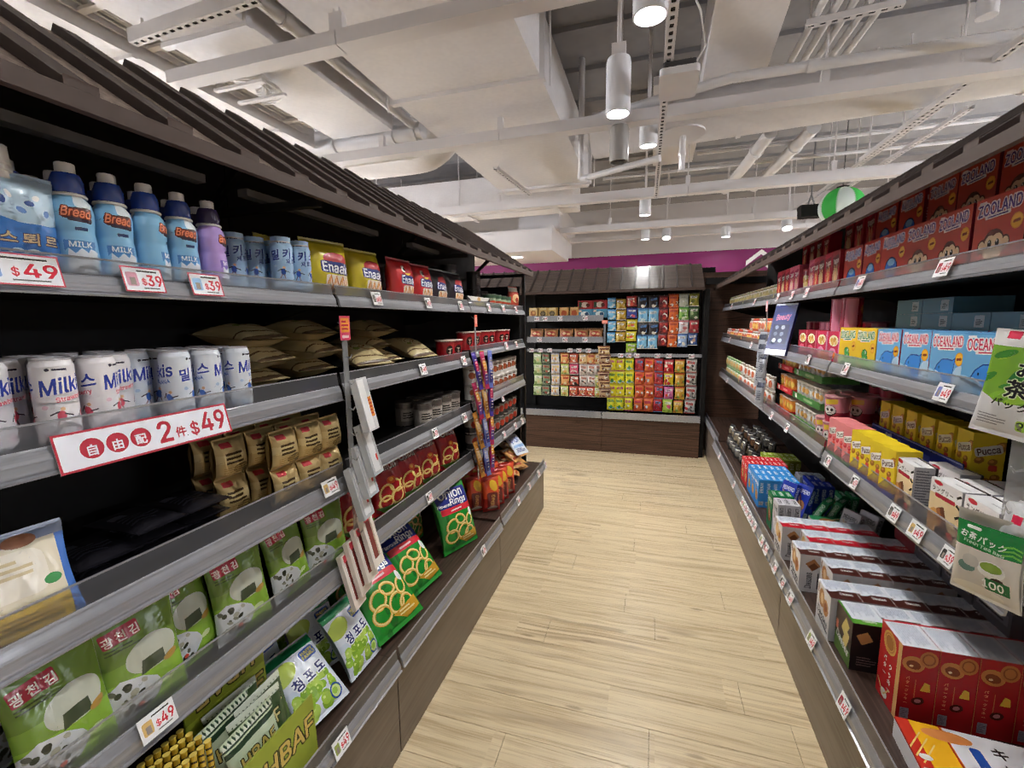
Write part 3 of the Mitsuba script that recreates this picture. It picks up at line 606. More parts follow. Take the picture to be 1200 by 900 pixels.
# ------------------------------------------------------------------ lettering and flat print
# outlines of the signs that the built-in lettering lacks: polygons of rings of x, y
_SIGNS = {
    '自': [[[14,62,14,62,31,63,34,72,42,71,43,69,41,62,63,62,64,62,63,6,56,6,55,9,22,9,21,6,14,6,14,6],[22,33,55,32,55,39,22,39],[22,48,23,47,55,47,55,54,22,54],[22,24,23,17,55,18,55,24]]],
    '由': [[[10,7,10,57,11,59,33,59,34,71,42,72,42,71,43,59,65,59,66,58,66,7,65,6,58,6,57,10,19,10,18,6,11,6],[42,19,58,18,58,30,43,30],[42,39,58,39,58,50,43,50],[19,19,33,18,33,30,19,30],[19,39,33,39,33,50,19,50]]],
    '配': [[[6,62,6,68,8,69,39,69,40,68,41,69,68,69,69,68,69,35,68,34,62,34,61,35,61,39,49,39,49,15,62,15,64,25,66,26,72,23,71,16,69,9,65,6,46,6,43,8,40,13,40,46,41,47,61,47,61,60,42,60,40,62,31,61,31,57,38,57,39,56,39,8,38,7,32,7,31,11,16,11,15,6,9,6,8,7,8,56,9,57,16,57,16,61,7,61],[16,19,31,18,31,21,16,22],[20,34,16,29,31,29,31,32,27,32,24,34,23,40],[30,49,30,39,31,38,31,49],[16,41,17,41,17,44,17,49,16,49]]],
    '件': [[[24,42,24,45,29,54,32,68,35,68,40,67,40,65,39,58,44,58,44,70,45,71,51,71,52,70,52,58,67,58,68,57,67,50,52,49,52,38,69,38,71,37,71,30,52,29,52,7,51,6,45,6,44,6,44,29,25,29,24,30,24,37,26,38,44,38,44,49,36,49,31,39,28,39]],[[9,36,5,43,11,51,16,58,21,71,28,70,29,67,22,53,22,6,21,6,15,6,14,6,14,39]]],
    '밀': [[[17,24,18,26,50,26,50,28,17,28,17,29,17,35,18,36,51,36,51,70,51,71,59,71,60,70,59,19,59,18,26,18,26,15,60,14,62,14,62,7,61,6,17,6,17,8]],[[9,67,40,68,41,67,41,39,10,39],[32,59,18,59,18,47,32,47]]],
    '키': [[[51,7,51,69,52,71,59,71,60,70,60,7,59,6,52,6]],[[7,45,9,48,31,49,32,52,32,57,11,57,11,57,11,64,11,65,41,65,42,64,41,49,35,34,26,25,13,16,10,17,7,21,7,23,21,32,28,41,9,39]]],
    '스': [[[6,21,7,22,64,22,65,21,65,15,64,14,7,14,6,15]],[[9,37,9,40,19,43,28,51,31,58,31,66,32,67,40,66,40,58,44,50,51,44,61,40,62,38,59,32,57,32,45,37,35,47,28,39,18,33,11,32]]],
    '제': [[[53,7,53,70,54,71,60,71,62,70,62,7,60,6,54,6]],[[5,23,5,25,12,31,16,37,19,51,18,56,7,56,7,63,37,64,38,63,38,57,37,56,27,56,27,51,28,44,32,35,37,29,40,27,40,41,31,41,30,42,30,48,31,49,40,49,40,68,42,70,48,69,49,68,49,9,41,9,40,10,40,24,36,20,34,20,28,26,23,33,18,25,11,18,9,18]]],
    '로': [[[6,14,6,20,7,21,31,22,31,30,13,30,13,51,14,52,49,53,49,58,14,58,13,59,13,65,14,66,57,66,58,65,58,45,57,44,22,44,22,38,59,38,60,37,59,31,59,30,40,30,40,21,64,21,65,20,65,14,64,13,7,13]]],
    '파': [[[5,26,6,29,13,29,13,56,8,56,7,57,7,63,8,64,43,64,44,63,44,57,43,56,38,56,38,30,46,31,47,30,48,70,48,71,56,71,57,70,57,47,66,46,67,45,67,39,66,38,57,38,57,6,56,6,49,6,48,6,47,24,31,21,7,21],[22,56,22,30,29,29,29,56]]],
    '퇴': [[[6,23,7,26,23,26,24,27,24,33,12,33,11,34,11,65,45,65,46,65,46,58,45,57,20,57,20,53,44,53,45,46,44,45,20,45,20,42,45,41,46,40,46,34,33,33,33,27,49,28,50,25,51,70,51,71,59,71,59,70,59,6,51,6,51,6,50,22,45,20,33,19,8,18]]],
    '르': [[[6,14,6,21,7,22,64,22,65,21,65,14,64,14,7,14]],[[13,51,14,52,49,52,49,58,14,58,13,59,13,65,14,66,57,66,58,65,58,44,22,44,22,38,59,37,59,37,59,30,58,29,14,29,13,31]]],
    '칼': [[[7,40,7,41,17,45,24,49,9,49,7,54,7,57,30,58,31,59,30,60,11,60,10,61,10,67,11,68,39,68,40,68,40,60,36,50,30,43,20,37,20,36,48,36,48,70,49,71,56,71,57,70,57,57,65,57,66,55,66,49,57,49,57,19,56,18,24,18,24,14,58,14,59,14,59,7,58,6,15,7,15,25,16,25,48,26,48,28,16,28,14,30,14,34,10,34]]],
    '주': [[[6,35,7,36,64,36,65,34,65,29,64,28,40,28,40,7,38,6,32,6,31,6,31,28,7,28,6,28]],[[9,43,10,45,18,47,25,51,30,58,30,59,12,59,11,65,13,67,58,67,59,66,59,60,59,59,40,59,43,53,46,51,53,47,62,45,60,40,58,37,51,39,43,43,35,50,27,42,17,38,12,37]]],
    '청': [[[16,17,17,24,20,27,24,30,33,32,42,32,52,30,51,31,51,45,40,45,39,46,39,52,40,53,51,53,51,70,52,71,59,71,60,70,60,31,59,30,52,30,57,27,59,23,60,16,58,12,55,9,49,7,32,6,20,10,17,13],[25,20,26,16,30,14,42,14,49,16,51,18,51,20,49,22,46,23,37,24,28,22]],[[6,37,7,39,11,40,16,44,19,48,21,53,21,56,9,56,8,57,8,63,21,64,22,71,29,71,30,71,30,64,42,64,44,63,44,57,43,56,30,55,33,48,38,43,45,40,45,37,43,33,40,33,34,35,26,43,20,36,11,31,9,32]]],
    '포': [[[6,14,6,20,7,21,30,21,31,22,31,32,12,32,11,33,11,40,20,41,20,57,11,57,11,64,12,65,59,65,60,58,59,57,50,57,50,41,59,40,60,39,59,33,40,32,40,22,64,21,65,20,65,14,64,13,7,13],[29,41,41,41,41,57,29,57]]],
    '도': [[[6,14,6,21,7,22,31,22,31,34,14,34,13,35,13,65,14,66,58,65,58,60,57,58,22,58,22,42,58,42,59,35,58,34,40,34,40,22,64,22,65,21,65,14,64,14,7,14]]],
    '광': [[[6,38,6,41,19,42,19,53,20,54,27,53,28,42,43,43,47,43,48,42,48,70,49,71,57,71,57,54,65,54,66,53,66,47,65,46,57,46,57,29,51,29,56,25,57,22,57,15,54,10,46,7,31,6,23,8,18,10,15,13,14,17,14,21,15,24,18,28,24,30,31,31,40,31,48,30,48,36,30,34,7,33],[23,20,24,16,28,14,41,14,47,16,48,18,48,20,44,23,35,24,25,22]],[[9,66,10,67,42,67,43,65,43,60,42,45,41,44,33,45,34,59,10,59,9,60]]],
    '천': [[[17,28,25,29,26,28,27,15,61,15,62,14,62,8,61,7,18,7,17,8]],[[38,45,39,51,51,52,51,70,52,71,59,71,60,22,59,21,52,21,51,22,51,44,40,44]],[[6,35,14,40,18,44,21,52,21,55,9,55,8,56,8,62,21,63,22,71,29,71,30,70,30,63,42,63,44,62,44,56,43,55,30,54,31,50,34,44,39,40,45,37,45,35,42,30,41,30,34,33,26,41,20,34,11,29,9,30]]],
    '김': [[[17,32,18,33,51,33,51,70,52,71,59,71,59,70,60,34,59,33,60,31,60,8,59,6,17,7],[26,15,51,14,51,25,26,25]],[[7,37,8,40,17,43,24,47,28,52,31,57,31,59,11,59,10,60,10,66,11,67,40,67,41,66,41,60,40,54,35,46,29,40,20,35,11,32,9,33]]],
    'お': [[[49,54,49,57,51,60,54,61,69,52,71,49,67,44,65,44,60,48]],[[10,20,10,24,12,29,18,34,25,38,25,47,12,48,11,49,11,55,11,57,25,56,25,69,33,69,34,68,33,57,44,59,47,59,47,51,33,49,33,41,42,43,49,43,55,42,62,37,65,29,64,22,62,17,57,13,48,10,39,9,37,17,37,18,49,19,55,23,56,29,54,32,50,34,42,35,33,33,33,16,32,12,29,9,23,9,16,12,11,16],[19,22,21,19,25,18,25,28,19,25]]],
    '茶': [[[5,37,6,39,22,46,28,50,21,51,21,57,8,57,7,58,7,64,8,65,21,65,21,71,22,72,29,72,30,71,30,65,46,65,47,72,54,72,55,65,70,65,70,59,69,57,55,57,55,51,49,50,57,45,72,38,71,36,68,32,66,31,62,33,61,28,54,27,68,14,68,12,63,9,61,9,55,15,45,23,45,25,49,28,43,28,42,9,38,6,28,6,26,12,27,14,34,14,34,27,27,28,27,27,30,25,28,22,21,13,15,8,13,8,8,12,8,14,15,19,22,27,15,28,14,32,10,31],[42,45,43,43,43,36,56,36,42,45],[44,54,46,52,46,57,44,57],[38,48,36,45,42,45],[30,52,31,52,35,57,30,57],[23,36,34,36,34,43,33,43]]],
    'パ': [[[53,62,54,66,57,69,64,70,69,67,71,65,71,57,67,52,60,51,56,53,54,55,53,58],[59,61,60,58,62,57,64,58,65,61,64,63,61,63]],[[41,57,42,59,48,61,51,58,65,25,68,15,67,13,61,11,59,11,52,33]],[[7,14,18,35,23,51,24,59,27,60,33,59,34,57,31,48,27,32,19,15,15,11,11,11]]],
    'ッ': [[[23,12,24,14,30,16,36,20,45,27,51,38,55,51,60,51,63,49,60,36,57,28,51,21,45,15,37,9,30,6,28,6]],[[31,49,31,51,38,54,40,49,44,37,39,34,36,34]],[[14,46,15,48,19,50,22,50,23,49,29,34,28,31,24,30,21,30]]],
    'ク': [[[9,39,10,41,17,46,26,55,34,70,42,67,40,60,60,60,65,57,60,41,50,25,42,18,36,14,24,8,22,8,17,13,16,15,30,21,39,28,48,39,54,51,34,51,25,41,16,34]]],
    'バ': [[[51,63,51,65,54,67,57,68,58,66,60,69,65,70,70,63,71,58,67,56,65,56,64,57,63,55,57,53]],[[41,57,41,59,43,59,47,61,50,60,63,31,68,15,67,13,61,11,59,11,52,33]],[[7,14,16,30,19,38,24,59,26,60,32,59,34,57,29,38,21,19,15,11,9,12]]],
    'タ': [[[9,38,9,40,16,46,25,55,34,70,42,68,42,66,40,60,57,60,59,61,65,57,59,41,54,32,61,26,61,25,57,20,54,19,48,25,41,18,34,14,23,8,21,8,16,12,15,15,30,21,40,30,28,38,27,41,32,46,33,46,47,37,52,47,54,52,34,52,22,39,16,34,14,34]]],
    'ー': [[[9,35,9,43,11,44,66,44,67,42,67,36,66,34,11,34]]],
    'キ': [[[10,31,11,33,34,36,32,46,12,43,10,49,11,53,30,55,28,64,29,67,35,68,37,68,39,57,57,60,60,59,61,54,60,51,41,48,43,38,65,42,67,35,66,33,45,29,48,12,48,9,42,8,39,9,36,28,12,24]]],
    'ャ': [[[13,38,14,40,26,43,23,54,29,56,32,55,35,44,59,49,65,46,65,44,60,36,49,23,43,26,42,28,48,35,51,39,37,36,45,9,45,7,39,5,36,6,28,34,15,32]]],
    'ラ': [[[12,41,12,49,13,50,61,50,65,47,62,35,56,24,45,15,29,8,28,8,23,13,23,16,35,20,43,24,50,31,54,41]],[[19,57,18,65,20,65,59,65,61,64,61,57,60,57]]],
    'メ': [[[10,14,11,17,25,25,36,36,33,39,18,49,19,52,23,56,25,56,42,44,49,56,51,65,54,66,61,64,61,62,57,52,49,38,65,23,65,20,61,16,58,16,49,26,44,30,31,18,18,9,16,9]]],
    'ル': [[[38,13,38,65,39,65,47,65,48,64,48,23,57,29,65,38,68,37,71,33,71,31,60,20,45,10,43,9]],[[7,14,7,16,11,18,15,24,20,33,21,45,20,64,22,65,28,65,30,64,30,47,28,33,26,25,23,18,15,10,13,9]]],
    'ン': [[[12,16,13,19,29,23,44,31,53,40,63,54,66,52,69,46,68,43,57,30,48,23,34,14,19,10,17,10]],[[14,58,14,60,19,64,21,64,34,54,39,49,39,48,34,43,32,43]]],
    'グ': [[[6,37,8,40,15,44,21,50,26,58,31,68,40,65,40,63,37,58,55,58,51,65,51,67,56,69,58,68,59,70,63,72,66,71,71,62,70,59,66,57,64,59,63,57,61,56,62,53,58,42,54,32,48,25,37,14,21,6,19,6,17,8,14,11,14,14,28,20,35,24,45,37,50,45,51,49,31,49,20,37,13,32]]],
    'リ': [[[27,14,28,16,35,19,41,22,46,27,48,32,49,40,49,65,50,66,58,66,59,65,58,37,54,23,46,14,34,9,33,9]],[[17,31,17,64,19,66,26,66,27,65,27,31,26,30,18,30]]],
    '大': [[[6,11,7,14,15,18,23,26,29,35,31,43,31,44,8,44,7,45,7,51,8,52,33,52,34,71,35,72,42,72,43,71,42,52,70,52,70,45,69,44,45,43,49,33,54,26,61,19,71,13,71,11,66,6,60,9,49,17,43,27,39,35,31,21,20,10,11,6]]],
    '容': [[[5,26,6,28,15,32,27,40,37,51,43,50,44,48,43,46,52,39,58,35,70,29,71,28,67,22,65,22,59,24,59,7,57,6,52,6,50,8,26,8,25,6,18,6,17,6,17,24,11,21,9,21],[26,24,26,16,51,16,50,24],[38,40,31,32,47,32]],[[8,51,8,64,9,65,33,65,32,70,33,71,36,72,40,72,44,65,68,65,68,65,68,51,68,50,61,50,60,51,60,57,49,57,59,50,67,43,67,42,62,37,60,38,52,45,43,52,43,54,46,57,29,57,33,55,33,53,25,44,15,37,12,38,9,42,9,44,20,51,25,57,17,57,17,51,16,50,9,50]]],
    '量': [[[6,44,6,50,15,50,14,68,16,70,62,69,62,50,70,50,71,49,71,44,70,43,64,43,64,23,63,22,65,21,65,17,65,15,43,15,70,14,71,14,71,8,6,8,6,14,34,15,12,15,11,21,14,22,13,24,14,43,7,43],[43,30,55,29,55,29],[34,29,22,30,22,29]]],
}
GLYPH = {}
for _c, _ps in _SIGNS.items():
    GLYPH[_c] = unary_union([Polygon(*[[(r[j] / 72.0, r[j + 1] / 72.0 - 0.17) for j in range(0, len(r), 2)] for r in rs][:1], [[(r[j] / 72.0, r[j + 1] / 72.0 - 0.17) for j in range(0, len(r), 2)] for r in rs[1:]]).buffer(0) for rs in _ps])

_TP = {}
def text_poly(s, bold=True):
    """outline of a line of lettering, capitals 1 high, starting at x = 0"""
    if (s, bold) in _TP:
        return _TP[s, bold]
    out, x, run = [], 0.0, ''
    def flush(run, x):
        m = meshkit.text_mesh(run.rstrip() or '-', 1.0, 0.1, bold)
        up = m.triangles[m.face_normals[:, 2] > 0.5][:, :, :2]
        p = unary_union([Polygon(t) for t in up]).buffer(0.004).simplify(0.012)
        out.append(affinity.translate(p, x, 0))
        return x + p.bounds[2] + 0.12 + 0.3 * (len(run) - len(run.rstrip()))
    for ch in s + '\0':
        if ch in GLYPH or ch == '\0':
            if run:
                x = flush(run, x); run = ''
            if ch in GLYPH:
                out.append(affinity.translate(affinity.scale(GLYPH[ch], 1.05, 1.05, origin=(0, 0)), x, 0))
                x += 1.12
        else:
            run += ch
    _TP[s, bold] = unary_union(out)
    return _TP[s, bold]

class Art:
    """flat print on a panel: x from -w/2 to w/2, y from 0 to h; later layers cover earlier ones"""
    def __init__(s, w, h, bg):
        s.w, s.h = w, h
        s.frame = sbox(-w / 2, 0, w / 2, h)
        s.layers = [(s.frame, bg)]
    def add(s, p, col):
        s.layers.append((p, col)); return s
    def rect(s, x, y, w, h, col, r=0.0, rot=0.0):
        p = sbox(-w / 2 + r, -h / 2 + r, w / 2 - r, h / 2 - r)
        if r: p = p.buffer(r, 3)
        return s.add(affinity.translate(affinity.rotate(p, rot, origin=(0, 0)), x, y), col)
    def ell(s, x, y, rx, ry, col, rot=0.0, n=7):
        p = affinity.scale(Point(0, 0).buffer(1, n), rx, ry)
        return s.add(affinity.translate(affinity.rotate(p, rot, origin=(0, 0)), x, y), col)
    def ring(s, x, y, rx, ry, t, col, rot=0.0):
        a = affinity.scale(Point(0, 0).buffer(1, 6), rx, ry); b = affinity.scale(Point(0, 0).buffer(1, 6), rx - t, ry - t)
        return s.add(affinity.translate(affinity.rotate(a.difference(b), rot, origin=(0, 0)), x, y), col)
    def poly(s, pts, col):
        return s.add(Polygon(pts).buffer(0), col)
    def text(s, t, x, y, h, col, rot=0.0, sx=1.0, out=None, ow=0.0, skew=0.0, width=None, bold=True):
        p = text_poly(t, bold)
        b = p.bounds
        k = h
        if width: sx = width / ((b[2] - b[0]) * h)
        p = affinity.translate(p, -(b[0] + b[2]) / 2, -0.5)
        p = affinity.scale(p, k * sx, k, origin=(0, 0))
        if skew: p = affinity.skew(p, xs=skew, origin=(0, 0))
        p = affinity.translate(affinity.rotate(p, rot, origin=(0, 0)), x, y)
        if out is not None: s.add(p.buffer(ow, 2), out)
        return s.add(p, col)
    def lines(s, x, y, w, h, n, col, fill=0.55, seed=1):
        """rows of tiny illegible print"""
        q = random.Random(seed)
        for i in range(n):
            yy = y + h / 2 - h * (i + 0.5) / n
            ww = w * q.uniform(0.6, 1.0)
            s.rect(x - (w - ww) / 2, yy, ww, h / n * fill, col)
        return s
    def parts(s):
        cover, out = None, []
        for p, c in reversed(s.layers):
            p = p.intersection(s.frame)
            v = p if cover is None else p.difference(cover)
            cover = p if cover is None else cover.union(p)
            for g in getattr(v, 'geoms', [v]):
                if g.geom_type == 'Polygon' and g.area > 2e-8:
                    out.append((g, c))
        return out

def surface(art, fmap, step=None):
    """the art laid on fmap((n, 2)) -> (n, 3): a chunk (vertices, faces, normals, colours)"""
    V, F, N, C, o = [], [], [], [], 0
    for poly, col in art.parts():
        try:
            v, f = trimesh.creation.triangulate_polygon(poly, engine='earcut')
        except Exception:
            continue
        v = np.asarray(v, float)[:, :2]
        if len(f) == 0: continue
        if step:
            v3, f = trimesh.remesh.subdivide_to_size(np.hstack([v, np.zeros((len(v), 1))]), f, step, max_iter=12)
            v = v3[:, :2]
        # face orientation: counter-clockwise in the art plane
        a = v[f[:, 1]] - v[f[:, 0]]; b = v[f[:, 2]] - v[f[:, 0]]
        f = np.where((a[:, 0] * b[:, 1] - a[:, 1] * b[:, 0] < 0)[:, None], f[:, ::-1], f)
        e = 2e-4
        p = fmap(v)
        n = np.cross(fmap(v + [e, 0]) - fmap(v - [e, 0]), fmap(v + [0, e]) - fmap(v - [0, e]))
        n /= np.linalg.norm(n, axis=1, keepdims=True) + 1e-15
        V.append(p); F.append(f + o); N.append(n); C.append(np.tile(lin(col), (len(v), 1))); o += len(v)
    return np.vstack(V), np.vstack(F), np.vstack(N), np.vstack(C)

def solid(mesh, col, angle=None):
    v, f, n = meshkit.arrays(mesh, angle if angle else False)
    if n is None:
        v = v[f].reshape(-1, 3); nn = np.cross(v[1::3] - v[0::3], v[2::3] - v[0::3])
        nn /= np.linalg.norm(nn, axis=1, keepdims=True) + 1e-15
        n = np.repeat(nn, 3, 0); f = np.arange(len(v)).reshape(-1, 3)
    return v, f, n, np.tile(lin(col), (len(v), 1))

def grid_chunk(fmap, x0, x1, y0, y1, nx, ny, col):
    xs, ys = np.meshgrid(np.linspace(x0, x1, nx + 1), np.linspace(y0, y1, ny + 1))
    v = np.stack([xs.ravel(), ys.ravel()], 1)
    i = np.arange((nx + 1) * (ny + 1)).reshape(ny + 1, nx + 1)
    a, b, c, d_ = i[:-1, :-1].ravel(), i[:-1, 1:].ravel(), i[1:, 1:].ravel(), i[1:, :-1].ravel()
    f = np.vstack([np.stack([a, b, c], 1), np.stack([a, c, d_], 1)])
    e = 2e-4
    n = np.cross(fmap(v + [e, 0]) - fmap(v - [e, 0]), fmap(v + [0, e]) - fmap(v - [0, e]))
    n /= np.linalg.norm(n, axis=1, keepdims=True) + 1e-15
    return fmap(v), f, n, np.tile(lin(col), (len(v), 1))

def flip(ch):
    return ch[0], ch[1][:, ::-1], -ch[2], ch[3]

def dict_of(chunks, bsdf):
    V, F, N, C, o = [], [], [], [], 0
    for v, f, n, c in chunks:
        V.append(v); F.append(f + o); N.append(n); C.append(c); o += len(v)
    path = meshkit.write_ply((np.vstack(V), np.vstack(F)), False, None, np.vstack(C), normals=np.vstack(N))
    return {'type': 'ply', 'filename': path, 'face_normals': False, 'bsdf': {'type': 'ref', 'id': B[bsdf]}}

# ------------------------------------------------------------------ kinds of packages (local frame: x right, z up, front towards -y, base centre at the origin)
def flat_map(o, ex, ey):
    o, ex, ey = (np.array(q, float) for q in (o, ex, ey))
    return lambda p: o + p[:, :1] * ex + p[:, 1:2] * ey

def carton(w, d, h, front, side=None, top=None, back=None, bottom='d8d4cc', bsdf='card'):
    """rectangular carton; faces are Art (sized to the face) or colours"""
    def face(a, W, H, o, ex, ey):
        a = a if isinstance(a, Art) else Art(W, H, a)
        return surface(a, flat_map(o, ex, ey))
    base = front.layers[0][1] if isinstance(front, Art) else front
    side = side if side is not None else base; top = top if top is not None else base; back = back if back is not None else side
    ch = [face(front, w, h, (0, -d / 2, 0), (1, 0, 0), (0, 0, 1)),
          face(back if not isinstance(back, Art) or back.w == w else base, w, h, (0, d / 2, 0), (-1, 0, 0), (0, 0, 1)),
          face(side, d, h, (-w / 2, 0, 0), (0, -1, 0), (0, 0, 1)), face(side, d, h, (w / 2, 0, 0), (0, 1, 0), (0, 0, 1)),
          face(top, w, d, (0, -d / 2, h), (1, 0, 0), (0, 1, 0)), face(bottom, w, d, (0, d / 2, 0), (1, 0, 0), (0, -1, 0))]
    return dict_of(ch, bsdf)

def pillow_map(w, h, d, seed=0, seal=0.045, wr=0.0035, side=-1, sag=0.0, flatbase=0.0):
    def fm(p):
        u = np.clip(2 * p[:, 0] / w, -1, 1); v = np.clip(p[:, 1] / h, 0, 1)
        vv = np.clip((v - seal) / (1 - 2 * seal), 0, 1)
        vb = np.sin(np.pi * vv) if not flatbase else np.where(vv < 0.5, np.sin(np.pi * np.maximum(vv, 0)) * (1 - flatbase) + flatbase * np.minimum(1, vv * 9), np.sin(np.pi * vv))
        prof = np.clip(1 - np.abs(u) ** 3.0, 0, 1) ** 0.52 * np.maximum(vb, 0) ** 0.62
        q = np.stack([u * 3.2 + seed * 7.1, v * 3.6 + seed * 3.3, np.full_like(u, seed + (0 if side < 0 else 50.0))], 1)
        edge = (1 - np.abs(2 * vv - 1) ** 3) * np.clip(1 - u ** 4, 0, 1)
        crease = meshkit.fbm(np.stack([u * (5 + 3 * np.abs(2 * v - 1)) + seed, v * 1.8 + seed, q[:, 2]], 1), 2) - 0.5
        y = d / 2 * prof + (meshkit.noise(q) - 0.5) * wr * 2.2 * edge + crease * wr * 2.4 * edge * (0.35 + np.abs(2 * v - 1))
        x = p[:, 0] * (1 - 0.075 * np.sin(np.pi * vv) * np.abs(u))
        zz = p[:, 1] + 0 * u
        bend = sag * (np.abs(2 * v - 1) ** 2)
        ty = 0.0006 + np.maximum(y, 0.0)
        return np.stack([x, side * ty + bend, zz], 1)
    return fm

def pillow(w, h, d, art, back='c8c8c8', seed=0, step=0.014, bsdf='film', **k):
    f1, f2 = pillow_map(w, h, d, seed, side=-1, **k), pillow_map(w, h, d, seed, side=1, **k)
    n_ = max(6, int(w / step)); m_ = max(8, int(h / step))
    ch = [surface(art, f1, step), flip(grid_chunk(f2, -w / 2, w / 2, 0, h, n_, m_, back))]
    return dict_of(ch, bsdf)

def wrap_map(rz, cover=1.0):
    """rz(z) -> radius; art x runs round the body, x = 0 facing -y"""
    def mk(R):
        def fm(p):
            a = p[:, 0] / R
            r = rz(p[:, 1])
            return np.stack([r * np.sin(a), -r * np.cos(a), p[:, 1]], 1)
        return fm
    return mk

def round_pack(R, h, art, rz=None, lid=None, lid_h=0.0, lidcol='d8d8d8', step=None, botcol='c0c0c0'):
    """body chunk list of a can or a cup, art width 2 pi R"""
    rz = rz or (lambda z: np.full_like(z, R))
    st = step or R * 0.5
    ch = [surface(art, wrap_map(rz)(R), st)]
    for z, c, s in ((0.0, botcol, -1), (h, lidcol, 1)):
        r = float(rz(np.array([z]))[0])
        a = np.arange(20) * 2 * np.pi / 20
        v = np.vstack([[0, 0, z], np.stack([r * np.cos(a), r * np.sin(a), a * 0 + z], 1)])
        f = np.array([[0, 1 + i, 1 + (i + 1) % 20] if s > 0 else [0, 1 + (i + 1) % 20, 1 + i] for i in range(20)])
        ch.append((v, f, np.tile([0, 0, float(s)], (len(v), 1)), np.tile(lin(c), (len(v), 1))))
    return ch

# ------------------------------------------------------------------ placing
FACE = {'L': 90.0, 'R': -90.0, 'B': 0.0}
ORD = ['first', 'second', 'third', 'fourth', 'fifth', 'sixth', 'seventh', 'eighth', 'ninth', 'tenth', 'eleventh', 'twelfth', 'thirteenth', 'fourteenth']

def place(name, proto, pos, face='L', yaw=0.0, tilt=0.0, roll=0.0, label=None, cat=None, group=None, scale=1.0, pivot=None):
    """proto: a shape dict, or {part: dict}. tilt leans the top back, roll turns it in its own plane. pivot: local point set on pos"""
    m = T().translate([float(q) for q in pos]).rotate([0, 0, 1], FACE[face] + yaw)
    if tilt: m = m.rotate([1, 0, 0], -tilt)
    if roll: m = m.rotate([0, 1, 0], roll)
    if scale != 1.0: m = m.scale(scale)
    if pivot is not None: m = m.translate([-float(q) for q in pivot])
    key = tag(uid(name), label, cat, group)
    if 'type' in proto:
        scene[key] = {**proto, 'to_world': m}
    else:
        n_ = {}
        for part, d_ in proto.items():
            scene[key + '__' + part] = {**d_, 'to_world': m}
    return key

def plain(mesh, bsdf, smooth=False):
    return mikit.ply(mesh, B[bsdf] if bsdf in B else bsdf, smooth)
# ------------------------------------------------------------------ price tags
def tag_proto(w, h, num, pic, frame=None, two=True):
    a = Art(w, h, 'f2f3f6')
    if frame:
        a = Art(w, h, frame); a.rect(0, h / 2, w - 0.004, h - 0.004, 'f2f3f8')
    a.rect(-w * 0.28, h * 0.5, w * 0.28, h * 0.55, pic, 0.003)
    a.rect(-w * 0.27, h * 0.42, w * 0.14, h * 0.3, '9a8f88')
    a.rect(w * 0.12, h * 0.84, w * 0.5, h * 0.06, '333333')
    if num:
        a.text('$', w * 0.0, h * 0.42, h * 0.24, 'd23a4c')
        a.text(num, w * 0.27, h * 0.48, h * 0.42, 'c8283c', width=w * 0.38)
    a.rect(w * 0.15, h * 0.16, w * 0.4, h * 0.05, '777777')
    return carton(w, 0.0008, h, a, 'f0f0f0', 'f0f0f0', 'f0f0f0', bsdf='paper')
TAG = {k: tag_proto(*v) for k, v in {
    'red39': (0.066, 0.044, '39', 'd8a0b4', 'c8384c'), 'blue39': (0.066, 0.044, '39', '9cc4e8', 'c8384c'), 'red49': (0.105, 0.046, '49', '86aee0', 'cc5060'),
    'gold': (0.062, 0.044, '49', 'd8b878', None), 'plain': (0.052, 0.044, '49', '6a6a66', None), 'rose': (0.056, 0.044, '49', 'a8384c', None),
    'violet': (0.056, 0.044, '49', '7c84c8', None), 'dark': (0.046, 0.042, '39', '3a3838', None), 'green': (0.056, 0.044, '49', 'a0b060', None)}.items()}

def price_tag(kind, side, lip, z0, y, label):
    s = -1 if side == 'L' else 1
    place('price_tag', TAG[kind], (s * (lip - 0.0085), y, z0 + 0.009), side, tilt=17 if kind not in ('red39', 'blue39', 'red49') else 15, label=label, cat='price tag', group='price tags on the shelf rails')
_hand = {'L': 'left', 'R': 'right'}
def tag_row(side, lip, z0, shelf, items):
    for i, (k, y) in enumerate(items):
        price_tag(k, side, lip, z0, y, 'white price tag, %s from near end, %s rail of the %s shelves' % (ORD[i], shelf, _hand[side]))
tag_row('L', LS, 1.400, 'top', [('red49', 0.405), ('red39', 0.572), ('blue39', 0.688), ('plain', 1.272), ('dark', 1.62), ('dark', 1.94), ('plain', 2.32), ('plain', 2.57), ('dark', 2.83)])
tag_row('L', LS, 1.142, 'second', [('plain', 1.56), ('plain', 1.96)])
tag_row('L', LS, 1.176, 'far second', [('plain', 2.62), ('dark', 2.83)])
tag_row('L', LS, 0.868, 'third', [('gold', 1.0), ('dark', 1.64), ('plain', 1.95), ('dark', 2.53)])
tag_row('L', LS, 0.600, 'fourth', [('gold', 0.505)])
price_tag('dark', 'L', LS, 0.617, 1.57, 'white price tag below the red onion ring bags on the left')
for i, y in enumerate((2.55, 2.79, 2.95)):
    price_tag('plain', 'L', LS, 0.635, y, 'small white tag, %s from near end, lowest rail of far left unit' % ORD[i])
for i, (y, z) in enumerate(((0.80, 0.298), (1.78, 0.298), (2.34, 0.31), (2.58, 0.31), (2.82, 0.31), (3.02, 0.31))):
    price_tag(('green', 'dark', 'plain', 'dark', 'plain', 'dark')[i], 'L', LD, z, y, 'white price tag, %s from near end, bottom deck rail of left shelves' % ORD[i])
